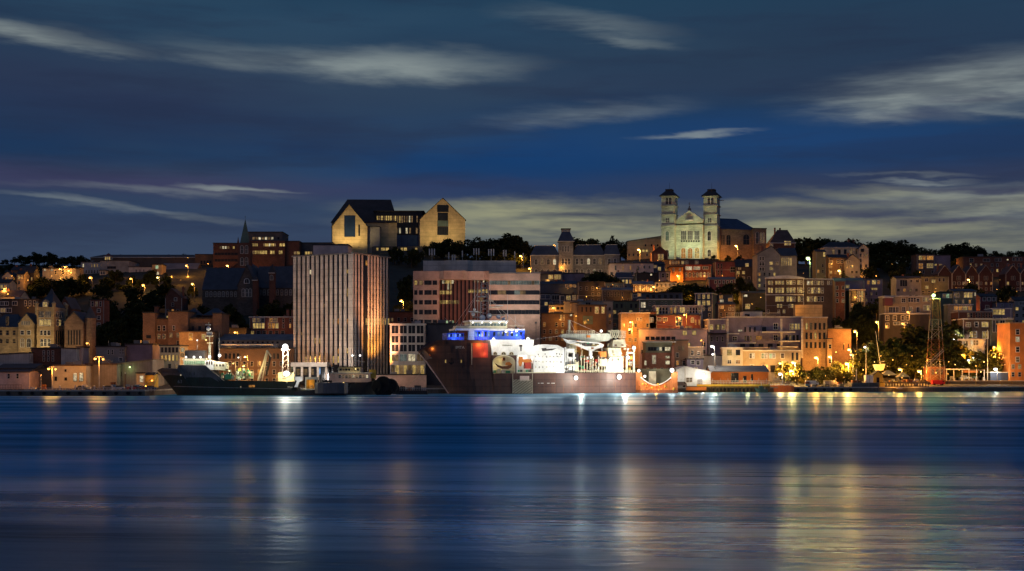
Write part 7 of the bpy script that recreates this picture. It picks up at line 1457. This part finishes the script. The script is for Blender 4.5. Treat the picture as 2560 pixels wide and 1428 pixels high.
# ------------------------------------------------------------------ trees
def row(pts, Y, jit, label, group, wide, con=0, lm='leaf_dark'):
    for x, y in pts: ptree(x, y, Y + rt.uniform(-jit, jit), label, group, 'conifer' if rt.random() < con else 'round', lm, wide)
SKL = 'dark tree in the tree line along the left hilltop'
row(((10, 644), (36, 640), (62, 632), (84, 627), (98, 632), (120, 627), (138, 634), (158, 638), (180, 637), (200, 635), (216, 640)), 850, 10, SKL, 'left hilltop trees', 1.5)
row(((0, 662), (26, 656), (58, 654), (92, 656), (126, 654), (150, 655), (186, 656)), 800, 8, SKL, 'left hilltop trees', 1.6)
row(((300, 631), (372, 633), (390, 633), (424, 634), (440, 640), (464, 631), (476, 636)), 858, 6, 'dark tree behind the long brown roof on the left ridge', 'trees behind the institution', 1.2, .3)
row(((1064, 608), (1086, 596), (1108, 587), (1126, 592), (1148, 596)), 824, 4, 'tree standing before the right gable of the museum', 'trees in front of the museum', 1.0)
row(((1172, 594), (1194, 588), (1214, 588), (1236, 598), (1254, 584), (1274, 578), (1292, 586), (1312, 606), (1334, 606)), 838, 10, 'dark tree between the museum and the convent', 'trees between museum and convent', 1.45)
row(((1176, 625), (1206, 622), (1240, 624), (1270, 618), (1300, 626)), 800, 6, 'dark tree between the museum and the convent', 'trees between museum and convent', 1.5)
row(((1444, 584), (1460, 590), (1484, 590), (1506, 592), (1530, 586), (1550, 588), (1572, 600)), 872, 6, 'dark tree behind the convent roofs on the skyline', 'trees behind the convent', 1.4, .25)
RHL = 'dark tree in the tree line along the right hilltop'
row(((1994, 590), (2016, 582), (2038, 582), (2060, 592), (2084, 588), (2106, 588), (2130, 592), (2154, 596), (2180, 604), (2206, 592), (2230, 590), (2256, 594), (2284, 606), (2312, 616), (2354, 612), (2380, 602), (2406, 601), (2432, 605), (2458, 616), (2488, 624), (2520, 624), (2550, 621)), 858, 8, RHL, 'right hilltop trees', 1.6)
row(((2190, 632), (2226, 626), (2262, 628), (2390, 634), (2426, 630)), 800, 6, RHL, 'right hilltop trees', 1.6)
# slopes
zone(-10, 500, 580, 690, 32, 9, 13, 'dark tree on the slope above the courthouse and brick complex', 'left slope trees', con=.1)
zone(40, 500, 690, 765, 20, 7, 10, 'dark low tree among the lamps of the left hillside', 'left upper slope trees')
zone(240, 360, 540, 600, 8, 12, 16, 'dark tall tree between the courthouse turret and the brick complex', 'trees beside the courthouse')
zone(480, 740, 590, 640, 14, 9, 13, 'dark tree on the bank below the gothic church', 'trees below the gothic church')
zone(975, 1050, 590, 800, 9, 10, 14, 'dark tree on the slope between the striped tower and the pink block', 'trees behind the white-framed building')
for x, y, Y in ((1464, 690, 715), (1486, 678, 718), (1508, 674, 722), (1528, 686, 716)): ptree(x, y, Y, 'black tree clump in front of the convent right wing', 'trees before the convent wing', lm='leaf_dark', wide=1.5)
for x, y, Y in ((1672, 714, 672), (1696, 704, 676), (1722, 700, 676), (1746, 704, 676), (1768, 718, 670), (1648, 726, 668)): ptree(x, y, Y, 'black round tree clump below the orange-lit mansion', 'trees below the mansion', lm='leaf_dark', wide=1.7)
zone(1780, 1920, 600, 720, 10, 7, 11, 'dark tree between the corner house and the curved apartments', 'trees left of the curved apartments')
zone(1600, 1900, 745, 815, 8, 4, 6, 'small dark tree between the houses below the cathedral', 'trees below the cathedral')
zone(2060, 2300, 690, 800, 20, 9, 13, 'dark tree on the right hillside below the hilltop tree line', 'right upper slope trees')
zone(2070, 2220, 595, 660, 14, 10, 14, 'dark tree between the brick block and the terraced apartments', 'trees left of the terraced apartments')
zone(2380, 2560, 640, 705, 14, 9, 13, 'dark tree in front of the pointed gable row', 'trees before the pointed gables')
zone(1345, 1600, 612, 740, 6, 5, 7, 'dark garden tree among the houses right of the pink block', 'garden trees mid hill')
# lit trees by the water
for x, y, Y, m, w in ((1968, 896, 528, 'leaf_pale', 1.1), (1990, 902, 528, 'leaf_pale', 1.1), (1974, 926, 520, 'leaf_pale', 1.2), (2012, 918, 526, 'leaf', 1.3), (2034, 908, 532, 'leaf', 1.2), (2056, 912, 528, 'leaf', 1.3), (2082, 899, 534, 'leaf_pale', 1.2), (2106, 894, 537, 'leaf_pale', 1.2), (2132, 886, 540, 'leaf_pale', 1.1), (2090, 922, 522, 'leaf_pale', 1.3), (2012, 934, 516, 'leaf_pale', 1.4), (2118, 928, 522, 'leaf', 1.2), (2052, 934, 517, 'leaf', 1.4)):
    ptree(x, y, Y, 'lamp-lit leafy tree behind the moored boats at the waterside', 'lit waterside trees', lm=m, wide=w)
for x, y, Y in ((2164, 832, 552), (2190, 838, 550), (2216, 840, 548), (2246, 828, 550), (2276, 808, 556), (2298, 792, 560), (2244, 862, 540), (2290, 846, 540), (2204, 868, 540)):
    ptree(x, y, Y, 'big dark leafy tree left of the lattice tower', 'trees left of the lattice tower', lm='leaf', wide=1.2)
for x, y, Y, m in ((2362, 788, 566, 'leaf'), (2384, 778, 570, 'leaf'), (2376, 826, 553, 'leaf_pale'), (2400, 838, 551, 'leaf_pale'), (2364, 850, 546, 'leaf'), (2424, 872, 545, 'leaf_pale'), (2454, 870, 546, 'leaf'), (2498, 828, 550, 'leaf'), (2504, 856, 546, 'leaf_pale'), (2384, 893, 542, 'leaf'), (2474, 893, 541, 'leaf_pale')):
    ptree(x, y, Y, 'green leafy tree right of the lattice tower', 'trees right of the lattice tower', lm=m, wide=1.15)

for x, y, Y in ((100, 684, 716), (118, 688, 712), (140, 690, 708), (160, 688, 706), (182, 690, 708), (204, 698, 712), (246, 700, 716), (276, 700, 740), (300, 704, 720)): ptree(x, y, Y, 'dark low tree among the lamps of the left hillside', 'left upper slope trees', lm='leaf_dark', wide=1.4)

zone(1345, 1640, 600, 765, 16, 4.5, 7, 'dark garden tree among the houses right of the pink block', 'garden trees mid hill')
zone(1790, 2060, 590, 720, 12, 5, 8, 'dark tree between the corner house and the curved apartments', 'trees left of the curved apartments')
zone(2200, 2560, 600, 690, 14, 6, 9, 'dark tree among the houses behind the lattice tower', 'trees among the right houses')
